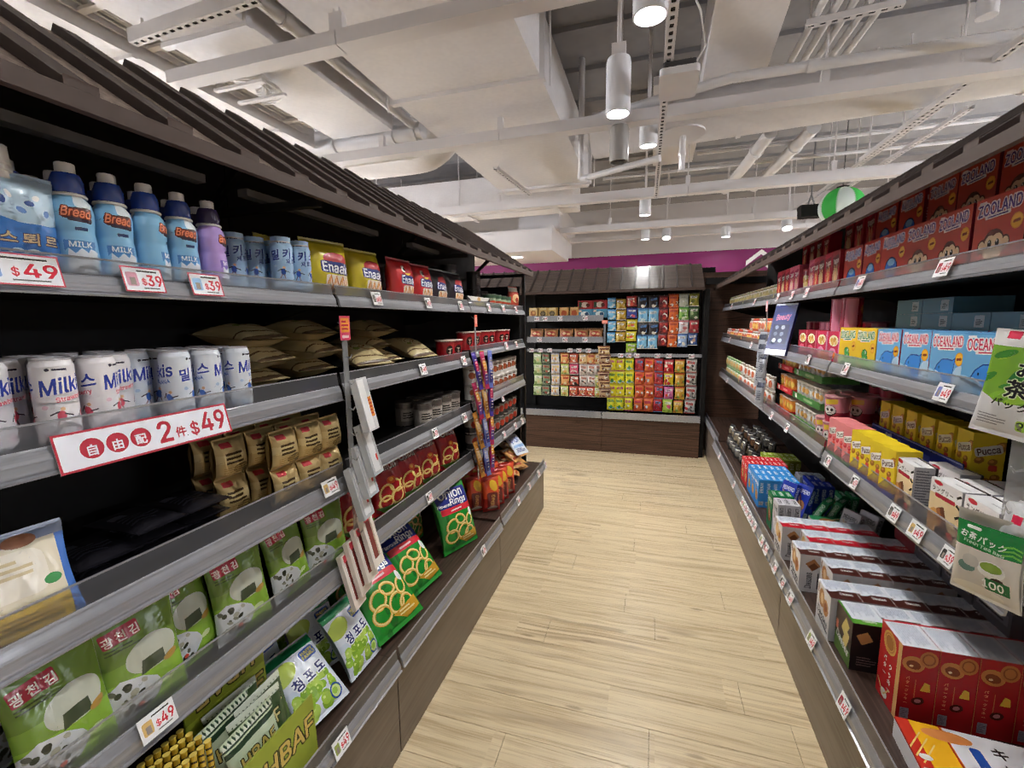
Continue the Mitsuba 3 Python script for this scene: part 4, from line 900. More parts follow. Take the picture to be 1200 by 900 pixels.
# the long offer sign on the second rail
sg = Art(0.29, 0.062, 'b83444').rect(0, 0.031, 0.283, 0.055, 'eef0fa')
for i, ch in enumerate('自由配'):
    sg.ell(-0.098 + 0.036 * i, 0.031, 0.0165, 0.0165, 'b83444', n=8).text(ch, -0.098 + 0.036 * i, 0.0305, 0.019, 'eef0fa')
sg.text('2', 0.015, 0.031, 0.037, 'b83444', sx=0.95).text('件', 0.043, 0.027, 0.021, 'b83444').text('$', 0.070, 0.025, 0.022, 'b83444').text('49', 0.110, 0.032, 0.037, 'b83444', width=0.052)
place('offer_sign', carton(0.29, 0.001, 0.062, sg, 'f0f0f0', bsdf='paper'), (-(LS - 0.0085), 0.563, 1.128), 'L', tilt=14, label='long white and red offer sign under the soda cans', cat='sign')

# ------------------------------------------------------------------ nearest left unit, top shelf
TZ = 1.4355
def bottle(art, body, cap):
    rz = lambda z: np.interp(z, [0, 0.004, 0.03, 0.058, 0.066, 0.078, 0.098, 0.112, 0.121, 0.125], [0.0255, 0.028, 0.0288, 0.0272, 0.0258, 0.0275, 0.0285, 0.0258, 0.019, 0.0165])
    ch = round_pack(0.0285, 0.125, art, rz, lidcol=body, step=0.013)
    capm = lathe([(0, 0.126), (0.0195, 0.126), (0.0205, 0.130), (0.0205, 0.146), (0.0165, 0.157), (0.0125, 0.1575), (0, 0.1575)], 24)
    neck = lathe([(0, 0.1215), (0.023, 0.1215), (0.0235, 0.1235), (0.022, 0.1258), (0, 0.1258)], 24)
    spout = lathe([(0, 0.1577), (0.0128, 0.1577), (0.0125, 0.172), (0.0115, 0.1735), (0, 0.1735)], 20)
    return {'body': dict_of(ch, 'film'), 'collar': dict_of([solid(neck, 'd2d2d2', 40)], 'film'), 'cap': dict_of([solid(capm, cap, 40)], 'film'), 'spout': dict_of([solid(spout, 'e2e2e2', 40)], 'film')}
def bottle_art(base, light, dark, shift):
    a = Art(2 * math.pi * 0.0285, 0.125, base)
    for q in (-0.09, 0.0, 0.09):
        x = q + shift
        a.ell(x + 0.012, 0.112, 0.015, 0.012, light).rect(x + 0.005, 0.115, 0.014, 0.02, light)
        a.rect(x, 0.0945, 0.043, 0.017, '4a1d16', 0.006, 4).rect(x + 0.004, 0.0855, 0.034, 0.009, '2b2032', 0.003, -4)
        a.text('Bread', x, 0.0955, 0.0135, 'e8845e', rot=-3, skew=8, width=0.038, out='6a2418', ow=0.0018)
        a.rect(x + 0.004, 0.0705, 0.018, 0.005, '273a66', 0.001)
        a.poly([(x - 0.022, 0.052), (x + 0.022, 0.052), (x + 0.02, 0.038), (x + 0.012, 0.041), (x + 0.008, 0.034), (x + 0.0, 0.041), (x - 0.008, 0.032), (x - 0.016, 0.040), (x - 0.021, 0.034)], dark)
        a.text('MILK', x, 0.046, 0.0085, light, width=0.03)
        a.poly([(x - 0.021, 0.0), (x + 0.024, 0.0), (x + 0.024, 0.036), (x + 0.012, 0.040), (x + 0.008, 0.033), (x, 0.040), (x - 0.008, 0.031), (x - 0.016, 0.039)], 'dfe9f4')
    return a
b_blue = bottle(bottle_art('86bfe6', 'e8f2fa', '4f8ccc', -0.004), '86bfe6', '1e3a86')
b_blue2 = bottle(bottle_art('86bfe6', 'e8f2fa', '4f8ccc', 0.02), '86bfe6', '24459a')
b_viol = bottle(bottle_art('b79ade', 'eee6f8', '7a62c0', 0.015), 'b79ade', '2c2048')
for i, (y, p) in enumerate(((0.512, b_blue), (0.570, b_blue), (0.629, b_blue2), (0.690, b_blue), (0.754, b_viol))):
    place('milk_bottle', p, (-0.905, y, TZ), 'L', label=('light blue milk bottle with blue cap, %s in the front row from the left' % ORD[i]) if i < 4 else 'violet milk bottle with dark cap at the right of the front row', cat='bottle', group='milk drink bottles on the top shelf', yaw=(-6, -2, 4, -3, 5)[i])
for r in range(2):
    for i, y in enumerate((0.47, 0.533, 0.598, 0.660, 0.722, 0.784)):
        place('milk_bottle', b_viol if i > 4 else b_blue, (-0.972 - 0.065 * r, y, TZ), 'L', yaw=7 * i, label='milk bottle %s from the left in the %s row behind the front bottles' % (ORD[i], ('second', 'third')[r]), cat='bottle', group='milk drink bottles on the top shelf')
pa = Art(0.125, 0.135, 'b9d6ec').rect(0, 0.033, 0.125, 0.066, '3a76bf').poly([(-0.0625, 0.066), (-0.03, 0.074), (0.0, 0.068), (0.03, 0.062), (0.0625, 0.07), (0.0625, 0.05), (-0.0625, 0.05)], '3a76bf')
pa.text('파스퇴르', 0.004, 0.046, 0.018, 'c8b08c', width=0.1, out='3a3f66', ow=0.0012).text('로칼', -0.035, 0.02, 0.015, 'cfe0f2').ring(0.0, 0.021, 0.0105, 0.009, 0.003, 'd8e6f4').ring(0.018, 0.021, 0.0105, 0.009, 0.003, 'd8e6f4').text('주', 0.044, 0.02, 0.015, 'cfe0f2')
for k in range(9):
    pa.ell(-0.045 + 0.011 * k, 0.095 + 0.012 * math.sin(k * 2.1), 0.006, 0.004, ('2a4a8e', 'f2f4f8', '5a86c4')[k % 3], rot=30 * k)
pouch = {'body': pillow(0.125, 0.14, 0.045, pa, 'a8c8e4', 5, 0.012, flatbase=0.7),
         'spout': dict_of([solid(lathe([(0, 0.128), (0.012, 0.128), (0.012, 0.137), (0.016, 0.138), (0.016, 0.141), (0.012, 0.142), (0.012, 0.146), (0.0155, 0.147), (0.0155, 0.15), (0, 0.15)], 22), 'e6e6e6', 40)], 'film'),
         'cap': dict_of([solid(lathe([(0, 0.1502), (0.0145, 0.1502), (0.0135, 0.172), (0.0125, 0.173), (0, 0.173)], 22), 'e9e9ea', 40)], 'film')}
place('spout_pouch', pouch, (-0.90, 0.428, TZ), 'L', yaw=2, label='blue and white spouted drink pouch in front of the bottles', cat='pouch')
def can(art, rimcol='c8c8cc', h=0.132, R=0.0265):
    rz = lambda z: np.interp(z, [0, 0.002, 0.007, h - 0.009, h - 0.003, h], [R * 0.86, R * 0.93, R, R, R * 0.9, R * 0.88])
    body = round_pack(R, h, art, rz, lidcol=rimcol, step=0.018)
    lid = lathe([(0, h + 0.0003), (R * 0.80, h + 0.0003), (R * 0.82, h + 0.003), (R * 0.89, h + 0.003), (R * 0.9, h + 0.0002)], 22)
    tab = trimesh.creation.cylinder(0.007, 0.001, sections=12); tab.apply_translation([0, -0.004, h + 0.0012])
    return {'body': dict_of(body, 'film'), 'lid': dict_of([solid(lid, 'c4c4c8', 40)], 'foil'), 'tab': dict_of([solid(tab, 'd0d0d4')], 'foil')}
def milk_can_art(kind, sh):
    W = 2 * math.pi * 0.0265
    c = {'red': ('f0eef2', 'd8546a', 'e8c8d6', '23389c', 'Strawberry'), 'blue': ('e6eef8', '3c66b8', 'b8d2ec', '23389c', 'BANANA'), 'zero': ('a9cdee', '2c50a8', 'c8e0f4', '1c2f86', '제로')}[kind]
    a = Art(W, 0.132, c[0])
    for k in range(2):
        for s in (-1, 0, 1):
            x0 = sh + k * W / 2 + s * W
            if k == 0:
                a.text('Milkis', x0, 0.094, 0.023, c[3], rot=8, skew=10, width=0.068)
            else:
                a.text('밀키스', x0, 0.094, 0.026, c[3], rot=8, skew=8)
            a.rect(x0 - 0.008, 0.118, 0.018, 0.0028, '26263a').ell(x0 - 0.022, 0.118, 0.0028, 0.0024, '26263a')
            a.text(c[4], x0 + 0.008, 0.074, 0.007 if kind != 'zero' else 0.013, c[1] if kind != 'zero' else c[3], rot=8)
            # little dancing figures
            for fx, fy, q in ((-0.012, 0.046, 0), (0.024, 0.044, 35)):
                a.ell(x0 + fx, fy, 0.0055, 0.008, c[1], rot=q).rect(x0 + fx - 0.008, fy + 0.004, 0.012, 0.002, '3a3040', 0, 25 + q).rect(x0 + fx + 0.009, fy + 0.001, 0.012, 0.002, '3a3040', 0, -20 + q)
                a.ell(x0 + fx + 0.002, fy + 0.0105, 0.003, 0.003, 'e0b68c').rect(x0 + fx - 0.005, fy - 0.011, 0.002, 0.011, '8a6a70', 0, -25).rect(x0 + fx + 0.003, fy - 0.012, 0.002, 0.011, '8a6a70', 0, 15)
            for ex, ey, er in ((0.01, 0.018, 0.007), (-0.026, 0.012, 0.01), (0.03, 0.01, 0.008), (-0.03, 0.06, 0.004)):
                a.ell(x0 + ex, ey, er, er * 0.8, c[2])
    return a
can_red = [can(milk_can_art('red', s)) for s in (0.004, 0.028)]
can_blue = [can(milk_can_art('blue', s)) for s in (-0.055, 0.03, 0.018)]
can_zero = [can(milk_can_art('zero', s), 'b8c4d4', 0.118) for s in (0.066, 0.076)]
for r in range(3):
    for i, y in enumerate((0.885, 0.945, 1.008) if r == 0 else (0.862, 0.922, 0.982, 1.04)):
        if r == 0 and i == 0: continue
        place('soda_can', can_zero[i % 2 if r == 0 else 1], (-0.903 - 0.062 * r, y, TZ), 'L', yaw=-4 + 4 * i, label='light blue soda can right of the bottles, %s row, %s from left' % (ORD[r], ORD[i]), cat='can', group='light blue soda cans on the top shelf')
# second shelf: white soda cans
SZ = 1.1675
front = [('red', 0.392, -0.935, 0), ('red', 0.455, -0.9, 0), ('red', 0.517, -0.905, 1), ('red', 0.565, -0.945, 0), ('blue', 0.612, -0.965, 2), ('blue', 0.650, -0.905, 0), ('blue', 0.712, -0.9, 1), ('blue', 0.785, -0.9, 2)]
for i, (k, y, x, v) in enumerate(front):
    place('soda_can', (can_red if k == 'red' else can_blue)[v], (x, y, SZ), 'L', label='white %s soda can on the second shelf, %s from the left in front' % ('strawberry' if k == 'red' else 'blue printed', ORD[i]), cat='can', group='white soda cans on the second shelf')
for r in range(2):
    for i, y in enumerate((0.362, 0.425, 0.487, 0.55, 0.61, 0.672, 0.735, 0.80)):
        if r == 0 and i in (0, 3, 4): continue
        place('soda_can', (can_red[0] if i < 4 else can_blue[1]), (-0.972 - 0.062 * r - (0.02 if i in (3, 4) else 0), y, SZ), 'L', yaw=17 * i, label='white soda can behind the front cans, %s row, %s from left' % (ORD[r + 1], ORD[i]), cat='can', group='white soda cans on the second shelf')

# third shelf: bright film pack, dark trays, gold packs
ZB = 0.8905
ra = Art(0.15, 0.15, 'ece4cc').rect(0, 0.02, 0.15, 0.04, 'd8b436').rect(0.068, 0.075, 0.014, 0.15, '4f7fd0').rect(0, 0.142, 0.15, 0.016, '8a98b4').ell(0.02, 0.138, 0.02, 0.01, '9a6a50')
ra.rect(-0.06, 0.055, 0.026, 0.02, 'd83a2c', 0.003).lines(0.005, 0.02, 0.09, 0.022, 3, '8a6a20', 0.4).rect(0.0, 0.09, 0.085, 0.07, 'f6f0e0', 0.02).ell(0.045, 0.068, 0.012, 0.008, '4a9a5a').lines(0.0, 0.1, 0.06, 0.03, 3, 'd8c8a0', 0.5)
place('snack_pack', pillow(0.15, 0.155, 0.035, ra, '8fa4c8', 9, 0.013), (-0.885, 0.368, ZB + 0.002), 'L', tilt=16, yaw=-6, label='cream and yellow film pack with blue edge at the left of the third shelf', cat='snack pack')
ta = Art(0.085, 0.15, '17171c').lines(0, 0.075, 0.06, 0.1, 5, '3a3c46', 0.35)
tray = pillow(0.1, 0.15, 0.026, Art(0.1, 0.15, '1b1a20').rect(-0.02, 0.1, 0.03, 0.02, '3c3e48', 0.003).lines(0.0, 0.06, 0.07, 0.05, 4, '34353f', 0.4), '1a1a1e', 3, 0.018)
for c, y in enumerate((0.512, 0.60, 0.70)):
    for k in range(3 if c else 2):
        place('laver_tray', tray, (-0.91 - 0.01 * (k % 2), y, ZB + 0.0145 + 0.0275 * k), 'L', tilt=89.4, yaw=(4, -3, 2)[k], label='black wrapped laver tray, %s stack from left, %s from bottom' % (ORD[c], ORD[k]), cat='tray', group='black film wrapped trays')
ga = Art(0.088, 0.098, 'c4ab76').rect(-0.02, 0.082, 0.026, 0.012, 'c4434a', 0.002).rect(0.0, 0.05, 0.088, 0.02, 'd2be8c').lines(0.002, 0.05, 0.062, 0.032, 3, '4a3820', 0.5, 4).ell(0.012, 0.022, 0.024, 0.012, '6b5836').lines(0.0, 0.02, 0.07, 0.02, 4, 'b08e4c', 0.4, 2)
gold = pillow(0.09, 0.096, 0.058, ga, 'ad935c', 2, 0.012, bsdf='foil', flatbase=0.85, seal=0.03)
gold2 = pillow(0.09, 0.096, 0.058, ga, 'ad935c', 6, 0.012, bsdf='foil', flatbase=0.85, seal=0.03)
for r in range(3):
    for k in range(2):
        for c, y in enumerate((0.896, 0.986, 1.068) if r == 0 else (0.80, 0.892, 0.982, 1.066)):
            place('laver_pack', (gold, gold2)[(c + k) % 2], (-0.905 - 0.068 * r, y, ZB + 0.0965 * k), 'L', yaw=(3, -2, 2, -3)[c], tilt=2 if k == 0 else -1, label='gold foil pack, %s row, %s from the left, %s layer' % (ORD[r], ORD[c], ('lower', 'upper')[k]), cat='snack pack', group='gold foil packs on the third shelf')

# fourth shelf: green pouches
ZG = 0.6285
def green_pouch(big):
    a = Art(0.135, 0.2, '607d2b').rect(0, 0.045, 0.135, 0.09, '84ae38').rect(0, 0.1, 0.135, 0.03, '719332')  # greens lowered, most at the top: shelf shade put into the print colour
    a.rect(-0.028, 0.168, 0.06, 0.026, 'a82434', 0.003, 4).text('광천김', -0.028, 0.1675, 0.019, 'f0e6dc', rot=4)
    a.poly([(-0.0675, 0.0), (-0.0675, 0.075), (-0.045, 0.088), (-0.01, 0.078), (0.012, 0.062), (0.02, 0.045), (0.004, 0.024), (-0.02, 0.008), (-0.03, 0.0)], 'c9ced2')
    q = random.Random(5)
    for k in range(22):
        a.ell(-0.036 + q.uniform(-0.026, 0.03), 0.045 + q.uniform(-0.03, 0.028), q.uniform(0.004, 0.008), q.uniform(0.003, 0.006), q.choice(['3a4030', '5a5c50', '8a8c80', '22281c', 'a8a898']), rot=q.uniform(0, 180))
    a.ell(-0.02, 0.03, 0.005, 0.004, 'c84a38').ell(0.03, 0.048, 0.013, 0.006, 'c8d8a0', rot=8).text('광천김', 0.04, 0.022, 0.008, '2c3a16', rot=6).lines(-0.024, 0.145, 0.066, 0.012, 2, '38491a', 0.4)
    # plain pale patch in the middle, where the picture of the pack sits
    a.ell(0.012, 0.112, 0.044, 0.032, 'b8bdae', rot=8).poly([(-0.012, 0.079), (0.03, 0.084), (0.028, 0.108), (-0.008, 0.104)], '3a4630').ell(0.04, 0.088, 0.014, 0.007, 'a8853c', rot=20).rect(0.066, 0.1, 0.0035, 0.2, 'b0b8b0')
    return a
gp = [pillow(0.135, 0.205, 0.042, green_pouch(0), '5d7a2a', s, 0.012, flatbase=0.55, seal=0.03) for s in (1, 4)]
for i, (y, x, tl, yw) in enumerate(((0.402, -0.885, 10, 4), (0.522, -0.888, 9, -6), (0.632, -0.925, 12, 4), (0.745, -0.90, 10, -8), (0.905, -0.91, 12, 3), (1.032, -0.90, 9, -18))):
    place('laver_pouch', gp[i % 2], (x, y, ZG + 0.001), 'L', tilt=tl, yaw=yw, label='glossy green laver pouch on the fourth shelf, %s from the left' % ORD[i], cat='pouch', group='green laver pouches on the fourth shelf')
for i, y in enumerate((0.40, 0.54, 0.68, 0.82)):
    place('laver_pouch', gp[i % 2], (-1.0, y, ZG + 0.001), 'L', tilt=10, yaw=3, label='green laver pouch behind the front pouches, %s from the left' % ORD[i], cat='pouch', group='green laver pouches on the fourth shelf')

# bottom deck: nut packets in display cartons and grape candy bags
ZD = 0.3285
ya = Art(0.2, 0.262, '86942c').rect(0, 0.165, 0.2, 0.045, 'a4b43a').text('HBAF', 0, 0.222, 0.042, 'b9a45a', rot=180, out='26220e', ow=0.003, width=0.145).text('HBAF', 0.02, 0.145, 0.044, 'd0b862', out='26220e', ow=0.003, width=0.145)
fa = Art(0.21, 0.15, '9aa83a').text('HBAF', 0.03, 0.085, 0.046, 'd2b964', out='26220e', ow=0.003, width=0.14)
for yv, lb in ((0.665, 'olive display carton with tall header card holding the nut packets'),):
    tcar = thing('display_carton', lb, 'display carton')
    put('front_panel', carton(0.21, 0.003, 0.15, fa, '86942c'), None, tcar, m=T().translate([-0.744, yv, ZD]).rotate([0, 0, 1], 90).rotate([1, 0, 0], -2))
    put('base_panel', box(-0.93, -0.75, yv - 0.104, yv + 0.104, ZD + 0.0005, ZD + 0.003), principled((134, 146, 50), 0.5), tcar)
    put('header_panel', carton(0.2, 0.004, 0.262, ya, '7c8a28'), None, tcar, label='olive header card lettered upside down', m=T().translate([-0.895, yv + 0.02, ZD + 0.0035]).rotate([0, 0, 1], 90).rotate([1, 0, 0], -3))
zz = [(x, y) for k in range(13) for x, y in ((-0.062 + 0.01 * k, 0.128), (-0.057 + 0.01 * k, 0.138))]
na = Art(0.13, 0.14, 'c4d2b4').poly([(-0.065, 0.1285)] + [(x, y) for x, y in zz if -0.065 < x < 0.065] + [(0.065, 0.128), (0.065, 0.12), (-0.065, 0.12)], '27402c').rect(0, 0.11, 0.13, 0.012, '27402c').text('HBAF', 0.005, 0.07, 0.026, 'c8b468', out='26220e', ow=0.002, width=0.09)
nb = Art(0.13, 0.14, '3f5636').rect(0, 0.134, 0.13, 0.012, 'dfe8d8').text('HBAF', 0.005, 0.08, 0.026, 'cfc48c', out='1c2412', ow=0.002, width=0.09)
for k in range(13):
    nb.poly([(-0.065 + 0.01 * k, 0.124), (-0.06 + 0.01 * k, 0.134), (-0.055 + 0.01 * k, 0.124)], 'dfe8d8'); na.poly([(-0.065 + 0.01 * k, 0.124), (-0.06 + 0.01 * k, 0.136), (-0.055 + 0.01 * k, 0.124)], 'e4ecdc')
npk = [pillow(0.13, 0.14, 0.02, na, 'aab89a', 3, 0.016), pillow(0.13, 0.14, 0.02, nb, '33472c', 8, 0.016)]
inner = carton(0.19, 0.13, 0.05, '9aa040')
place('inner_carton', inner, (-0.822, 0.66, ZD + 0.0035), 'L', label='plain olive carton raising the nut packets inside the display', cat='carton')
for i in range(5):
    place('nut_packet', npk[(0, 1, 1, 0, 1)[i]], (-0.766 - 0.023 * i, 0.64 + 0.035 * (i % 3), ZD + 0.054), 'L', tilt=14, yaw=(2, -4, 3)[i % 3], label='pale green zigzag edged nut packet, %s from aisle in display carton' % ORD[i], cat='snack pack', group='nut packets in the olive carton')
st = Art(2 * math.pi * 0.0065, 0.23, 'd8b83a')
for k in range(17): st.rect(0, 0.008 + 0.013 * k, 0.05, 0.004, '3a2a10')
stick = dict_of(round_pack(0.0065, 0.23, st, lidcol='e0c860', step=0.012), 'film')
for r in range(4):
    for i in range(9):
        place('snack_stick', stick, (-0.775 - 0.024 * r, 0.435 + 0.0142 * i, ZD + 0.003), 'L', tilt=4, yaw=0, label='yellow black striped snack stick, %s row, %s from the left' % (ORD[r], ORD[i]), cat='snack stick', group='striped snack sticks beside the nut packets')
def grape_art():
    a = Art(0.15, 0.2, 'd9e2ee').rect(0, 0.188, 0.15, 0.024, '1f8450').rect(0, 0.09, 0.15, 0.02, 'cfdcec')
    q = random.Random(3)
    a.ell(-0.045, 0.145, 0.04, 0.024, 'b9cf5a', rot=20)
    for k in range(44):
        x, y = q.uniform(-0.066, 0.05), 0.052 + q.uniform(-0.036, 0.036)
        r_ = q.uniform(0.010, 0.015)
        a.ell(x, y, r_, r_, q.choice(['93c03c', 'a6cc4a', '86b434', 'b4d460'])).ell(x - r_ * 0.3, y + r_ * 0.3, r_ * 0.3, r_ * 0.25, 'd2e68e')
    a.rect(0.038, 0.155, 0.05, 0.03, '2a4fa8', 0.008, 4).text('HAPPY', 0.038, 0.1605, 0.0085, 'e8dc6a', rot=4, out='1c2a5c', ow=0.001).text('FAMILY', 0.038, 0.1495, 0.0085, 'e8dc6a', rot=4, out='1c2a5c', ow=0.001)
    a.text('청포도', 0.004, 0.108, 0.033, '16246a', rot=4, out='e6ecf4', ow=0.003)
    a.ring(0.045, 0.03, 0.019, 0.019, 0.004, '2450a0').ell(0.045, 0.03, 0.014, 0.014, 'cde49a').ell(0.042, 0.031, 0.009, 0.008, '9ccc4c')
    return a
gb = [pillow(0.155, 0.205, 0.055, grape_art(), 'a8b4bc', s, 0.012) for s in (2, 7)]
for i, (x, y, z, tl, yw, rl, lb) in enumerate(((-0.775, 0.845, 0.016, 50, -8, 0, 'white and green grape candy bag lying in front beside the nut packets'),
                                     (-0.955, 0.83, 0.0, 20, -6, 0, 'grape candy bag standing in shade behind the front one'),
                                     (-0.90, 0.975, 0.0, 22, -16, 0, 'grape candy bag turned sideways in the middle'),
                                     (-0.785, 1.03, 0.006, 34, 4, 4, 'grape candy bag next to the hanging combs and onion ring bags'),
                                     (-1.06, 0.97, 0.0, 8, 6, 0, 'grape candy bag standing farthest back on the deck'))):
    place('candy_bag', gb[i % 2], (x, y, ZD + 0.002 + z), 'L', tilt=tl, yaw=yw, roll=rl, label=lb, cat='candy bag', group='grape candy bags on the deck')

# ------------------------------------------------------------------ middle left unit
def enaak(base, dark, seed, eye=False):
    a = Art(0.15, 0.155, base).rect(0, 0.147, 0.15, 0.016, dark).ell(0.02, 0.098, 0.044, 0.02, 'a8242c')
    if eye:
        a.ell(-0.014, 0.112, 0.013, 0.013, 'f2ede4').ell(-0.012, 0.111, 0.006, 0.007, '1c1818').poly([(-0.012, 0.098), (0.03, 0.1), (0.012, 0.088)], 'd8b83c')
    a.rect(0.016, 0.073, 0.104, 0.034, '1f2a72', 0.008, -3).text('Enaak', 0.016, 0.073, 0.027, 'f2f4fa', rot=-3, width=0.094)
    a.rect(0.02, 0.028, 0.086, 0.05, 'f0e6d8', 0.008)
    for k in range(11):
        a.rect(-0.016 + 0.0072 * k, 0.026 + 0.004 * (k % 3), 0.004, 0.036, ('d8944c', 'e8b070', 'c87a38')[k % 3], 0.001, 18 * ((k % 3) - 1))
    return pillow(0.15, 0.155, 0.07, a, base, seed, 0.013, flatbase=0.5)
en_y, en_r, en_k = enaak('c9b62a', 'a89a28', 3), enaak('c42a2c', '9c1c22', 5, True), enaak('26222a', '1a181c', 7)
for i, (p, x, y, yw, tl, lb) in enumerate(((en_y, -0.91, 1.115, -14, 4, 'yellow noodle snack bag bulging over the shelf edge at the gap between rails'), (en_y, -0.915, 1.31, -8, 6, 'yellow noodle snack bag beside the red one'), (en_y, -1.0, 1.035, 5, 4, 'yellow noodle snack bag half hidden behind the light blue cans'),
                                  (en_r, -0.912, 1.53, -4, 4, 'bright red noodle snack bag with a round eye'), (en_r, -0.92, 1.70, -8, 6, 'darker red noodle snack bag next to the bright red one'), (en_k, -0.93, 1.86, -6, 5, 'black noodle snack bag with red and white print'), (en_k, -0.92, 2.02, -8, 5, 'black noodle snack bag nearest the far unit'))):
    place('noodle_snack', p, (x, y, TZ + 0.001), 'L', yaw=yw, tilt=tl, label=lb, cat='snack bag', group='noodle snack bags on the top shelf')
for i, y in enumerate((1.24, 1.42, 1.6, 1.78, 1.96)):
    place('noodle_snack', en_k if i > 1 else en_y, (-1.03, y, TZ + 0.001), 'L', tilt=5, label='noodle snack bag in the dark second row, %s from the near end' % ORD[i], cat='snack bag', group='noodle snack bags on the top shelf')
def beige_bag(seed):
    a = Art(0.15, 0.21, 'bfae82').rect(0, 0.198, 0.16, 0.012, '5a4630').rect(0, 0.014, 0.16, 0.01, '5a4630', 0, 3).rect(0, 0.04, 0.16, 0.006, '6a5236', 0, -4).ell(0.0, 0.1, 0.05, 0.034, 'd8ccA0')
    a.ring(-0.01, 0.11, 0.035, 0.018, 0.004, '7a4a28', 20).ring(0.02, 0.095, 0.03, 0.022, 0.004, 'a8702c', -15).ell(-0.03, 0.085, 0.014, 0.008, '8a9a4a').lines(0.0, 0.15, 0.09, 0.022, 3, '5a3a20', 0.5, seed)
    return pillow(0.15, 0.21, 0.066, a, 'a08c64', seed, 0.015)
bb = [beige_bag(s) for s in (1, 5)]
B2 = 1.1775
k_ = 0
for (x, y, z, tl, yw, lb) in ((-0.90, 1.33, 0.034, 74, -20, 'pale cream snack bag lying in front, right of the hanging clip strip'), (-0.905, 1.70, 0.032, 70, -14, 'pale cream snack bag with yellow print at the right end of the pile')):
    place('cream_snack_bag', bb[k_ % 2], (x, y, B2 + z), 'L', tilt=tl, yaw=yw, label=lb, cat='snack bag', group='cream snack bags on the second shelf'); k_ += 1
_n = 0
for yc, zs in ((0.95, 3), (1.155, 3), (1.515, 3)):
    for k in range(zs):
        pass
        z_ = (1.1675 if yc < 1.08 else B2) + 0.033 + 0.056 * k
        place('cream_snack_bag', bb[k % 2], ((-0.985, -0.945, -0.965)[k] if yc < 1.2 else (-0.95, -0.99, -0.97)[k], yc + 0.012 * (k % 2), z_), 'L', tilt=86, yaw=(-5, 7, -3)[k], label='cream snack bag in the shaded pile, %s heap from near end, %s layer' % (ORD[(0.95, 1.155, 1.515).index(yc)], ORD[k]), cat='snack bag', group='cream snack bags on the second shelf'); _n += 1
def cup(art, R0, R1, h, lid, step=None, lidh=0.006):
    rz = lambda z: R0 + (R1 - R0) * z / h
    ch = round_pack(R1, h, art, rz, lidcol=lid, step=step or R1 * 0.6)
    rim = lathe([(0, h + 0.0002), (R1 * 1.04, h - 0.003), (R1 * 1.06, h + 0.0005), (R1 * 1.02, h + 0.003), (0, h + 0.003)], 20)
    return dict_of(ch + [solid(rim, lid, 40)], 'film')
rc = Art(2 * math.pi * 0.045, 0.09, 'b41f28').rect(0, 0.082, 0.3, 0.014, '8c141c').ell(0.0, 0.045, 0.022, 0.022, '30100e').rect(0.0, 0.052, 0.02, 0.004, 'e8d8c8').rect(0.0, 0.04, 0.004, 0.026, 'e8d8c8').rect(0.0, 0.036, 0.018, 0.003, 'e8d8c8').rect(0.1, 0.04, 0.05, 0.05, 'e8e0d0')
red_cup = cup(rc, 0.037, 0.045, 0.09, 'd8c8c0')
for i, (x, y) in enumerate(((-0.93, 1.93), (-0.93, 2.025), (-0.925, 2.16), (-0.925, 2.265), (-0.925, 2.40), (-0.925, 2.50), (-0.925, 2.68), (-0.925, 2.78))):
    place('noodle_cup', red_cup, (x, y, B2 if y < 2.07 else 1.2115), 'L', yaw=-30, label='red noodle cup on the second shelf, %s from the near end of its row' % ORD[i], cat='noodle cup', group='red noodle cups')
jar_a = Art(2 * math.pi * 0.04, 0.10, '8a8480').rect(0, 0.085, 0.3, 0.02, '5c5652').rect(0, 0.045, 0.08, 0.05, 'bdb6ae', 0.004).lines(0, 0.045, 0.06, 0.03, 3, '3a3634')
jar = cup(jar_a, 0.038, 0.04, 0.10, '4a4644')
for r in range(2):
    for i, y in enumerate((1.70, 1.80, 1.90, 2.0)):
        place('snack_jar', jar, (-0.935 - 0.09 * r, y, 0.9115), 'L', yaw=-25, label='grey jar in the dark third shelf, %s row, %s from near end' % (ORD[r], ORD[i]), cat='jar', group='grey jars on the third shelf')
def onion_art(base, band):
    a = Art(0.19, 0.26, base)
    q = random.Random(8)
    for k in range(14):
        a.ell(q.uniform(-0.09, 0.09), q.uniform(0.0, 0.26), q.uniform(0.01, 0.03), q.uniform(0.006, 0.015), {'1f8c2c': '177024', 'a3161c': '7f1016'}[base], rot=q.uniform(0, 90))
    a.poly([(-0.09, 0.248), (0.085, 0.235), (0.09, 0.165), (-0.085, 0.172)], '1c2c80')
    a.text('Onion', -0.004, 0.222, 0.034, 'f4f6fa', rot=-3, width=0.13, skew=8).text('Rings', 0.02, 0.188, 0.024, 'f4f6fa', rot=-2, width=0.09, skew=8).text('Flavored', -0.055, 0.184, 0.012, 'f4f6fa', rot=-2)
    a.rect(0.003, 0.157, 0.17, 0.024, 'd8283a', 0.003, -2).lines(0.01, 0.157, 0.09, 0.008, 1, 'f0c8cc', 0.8)
    for x, y, r1, r2, rt in ((-0.045, 0.10, 0.034, 0.028, 20), (0.0, 0.115, 0.03, 0.022, -20), (-0.05, 0.06, 0.036, 0.028, -10), (0.01, 0.065, 0.034, 0.028, 30), (0.05, 0.10, 0.028, 0.022, 60), (0.045, 0.05, 0.03, 0.026, 0)):
        a.ring(x, y, r1, r2, 0.0095, 'd9b04a', rt).ring(x + 0.001, y + 0.001, r1 - 0.002, r2 - 0.002, 0.0045, 'f3e2a0', rt)
    a.ell(0.066, 0.128, 0.014, 0.018, 'eef0f4').poly([(-0.02, 0.04), (0.09, 0.055), (0.092, 0.02), (0.03, 0.012)], 'cfa02c').lines(0.04, 0.034, 0.07, 0.018, 2, 'f0e0a0', 0.5)
    return a
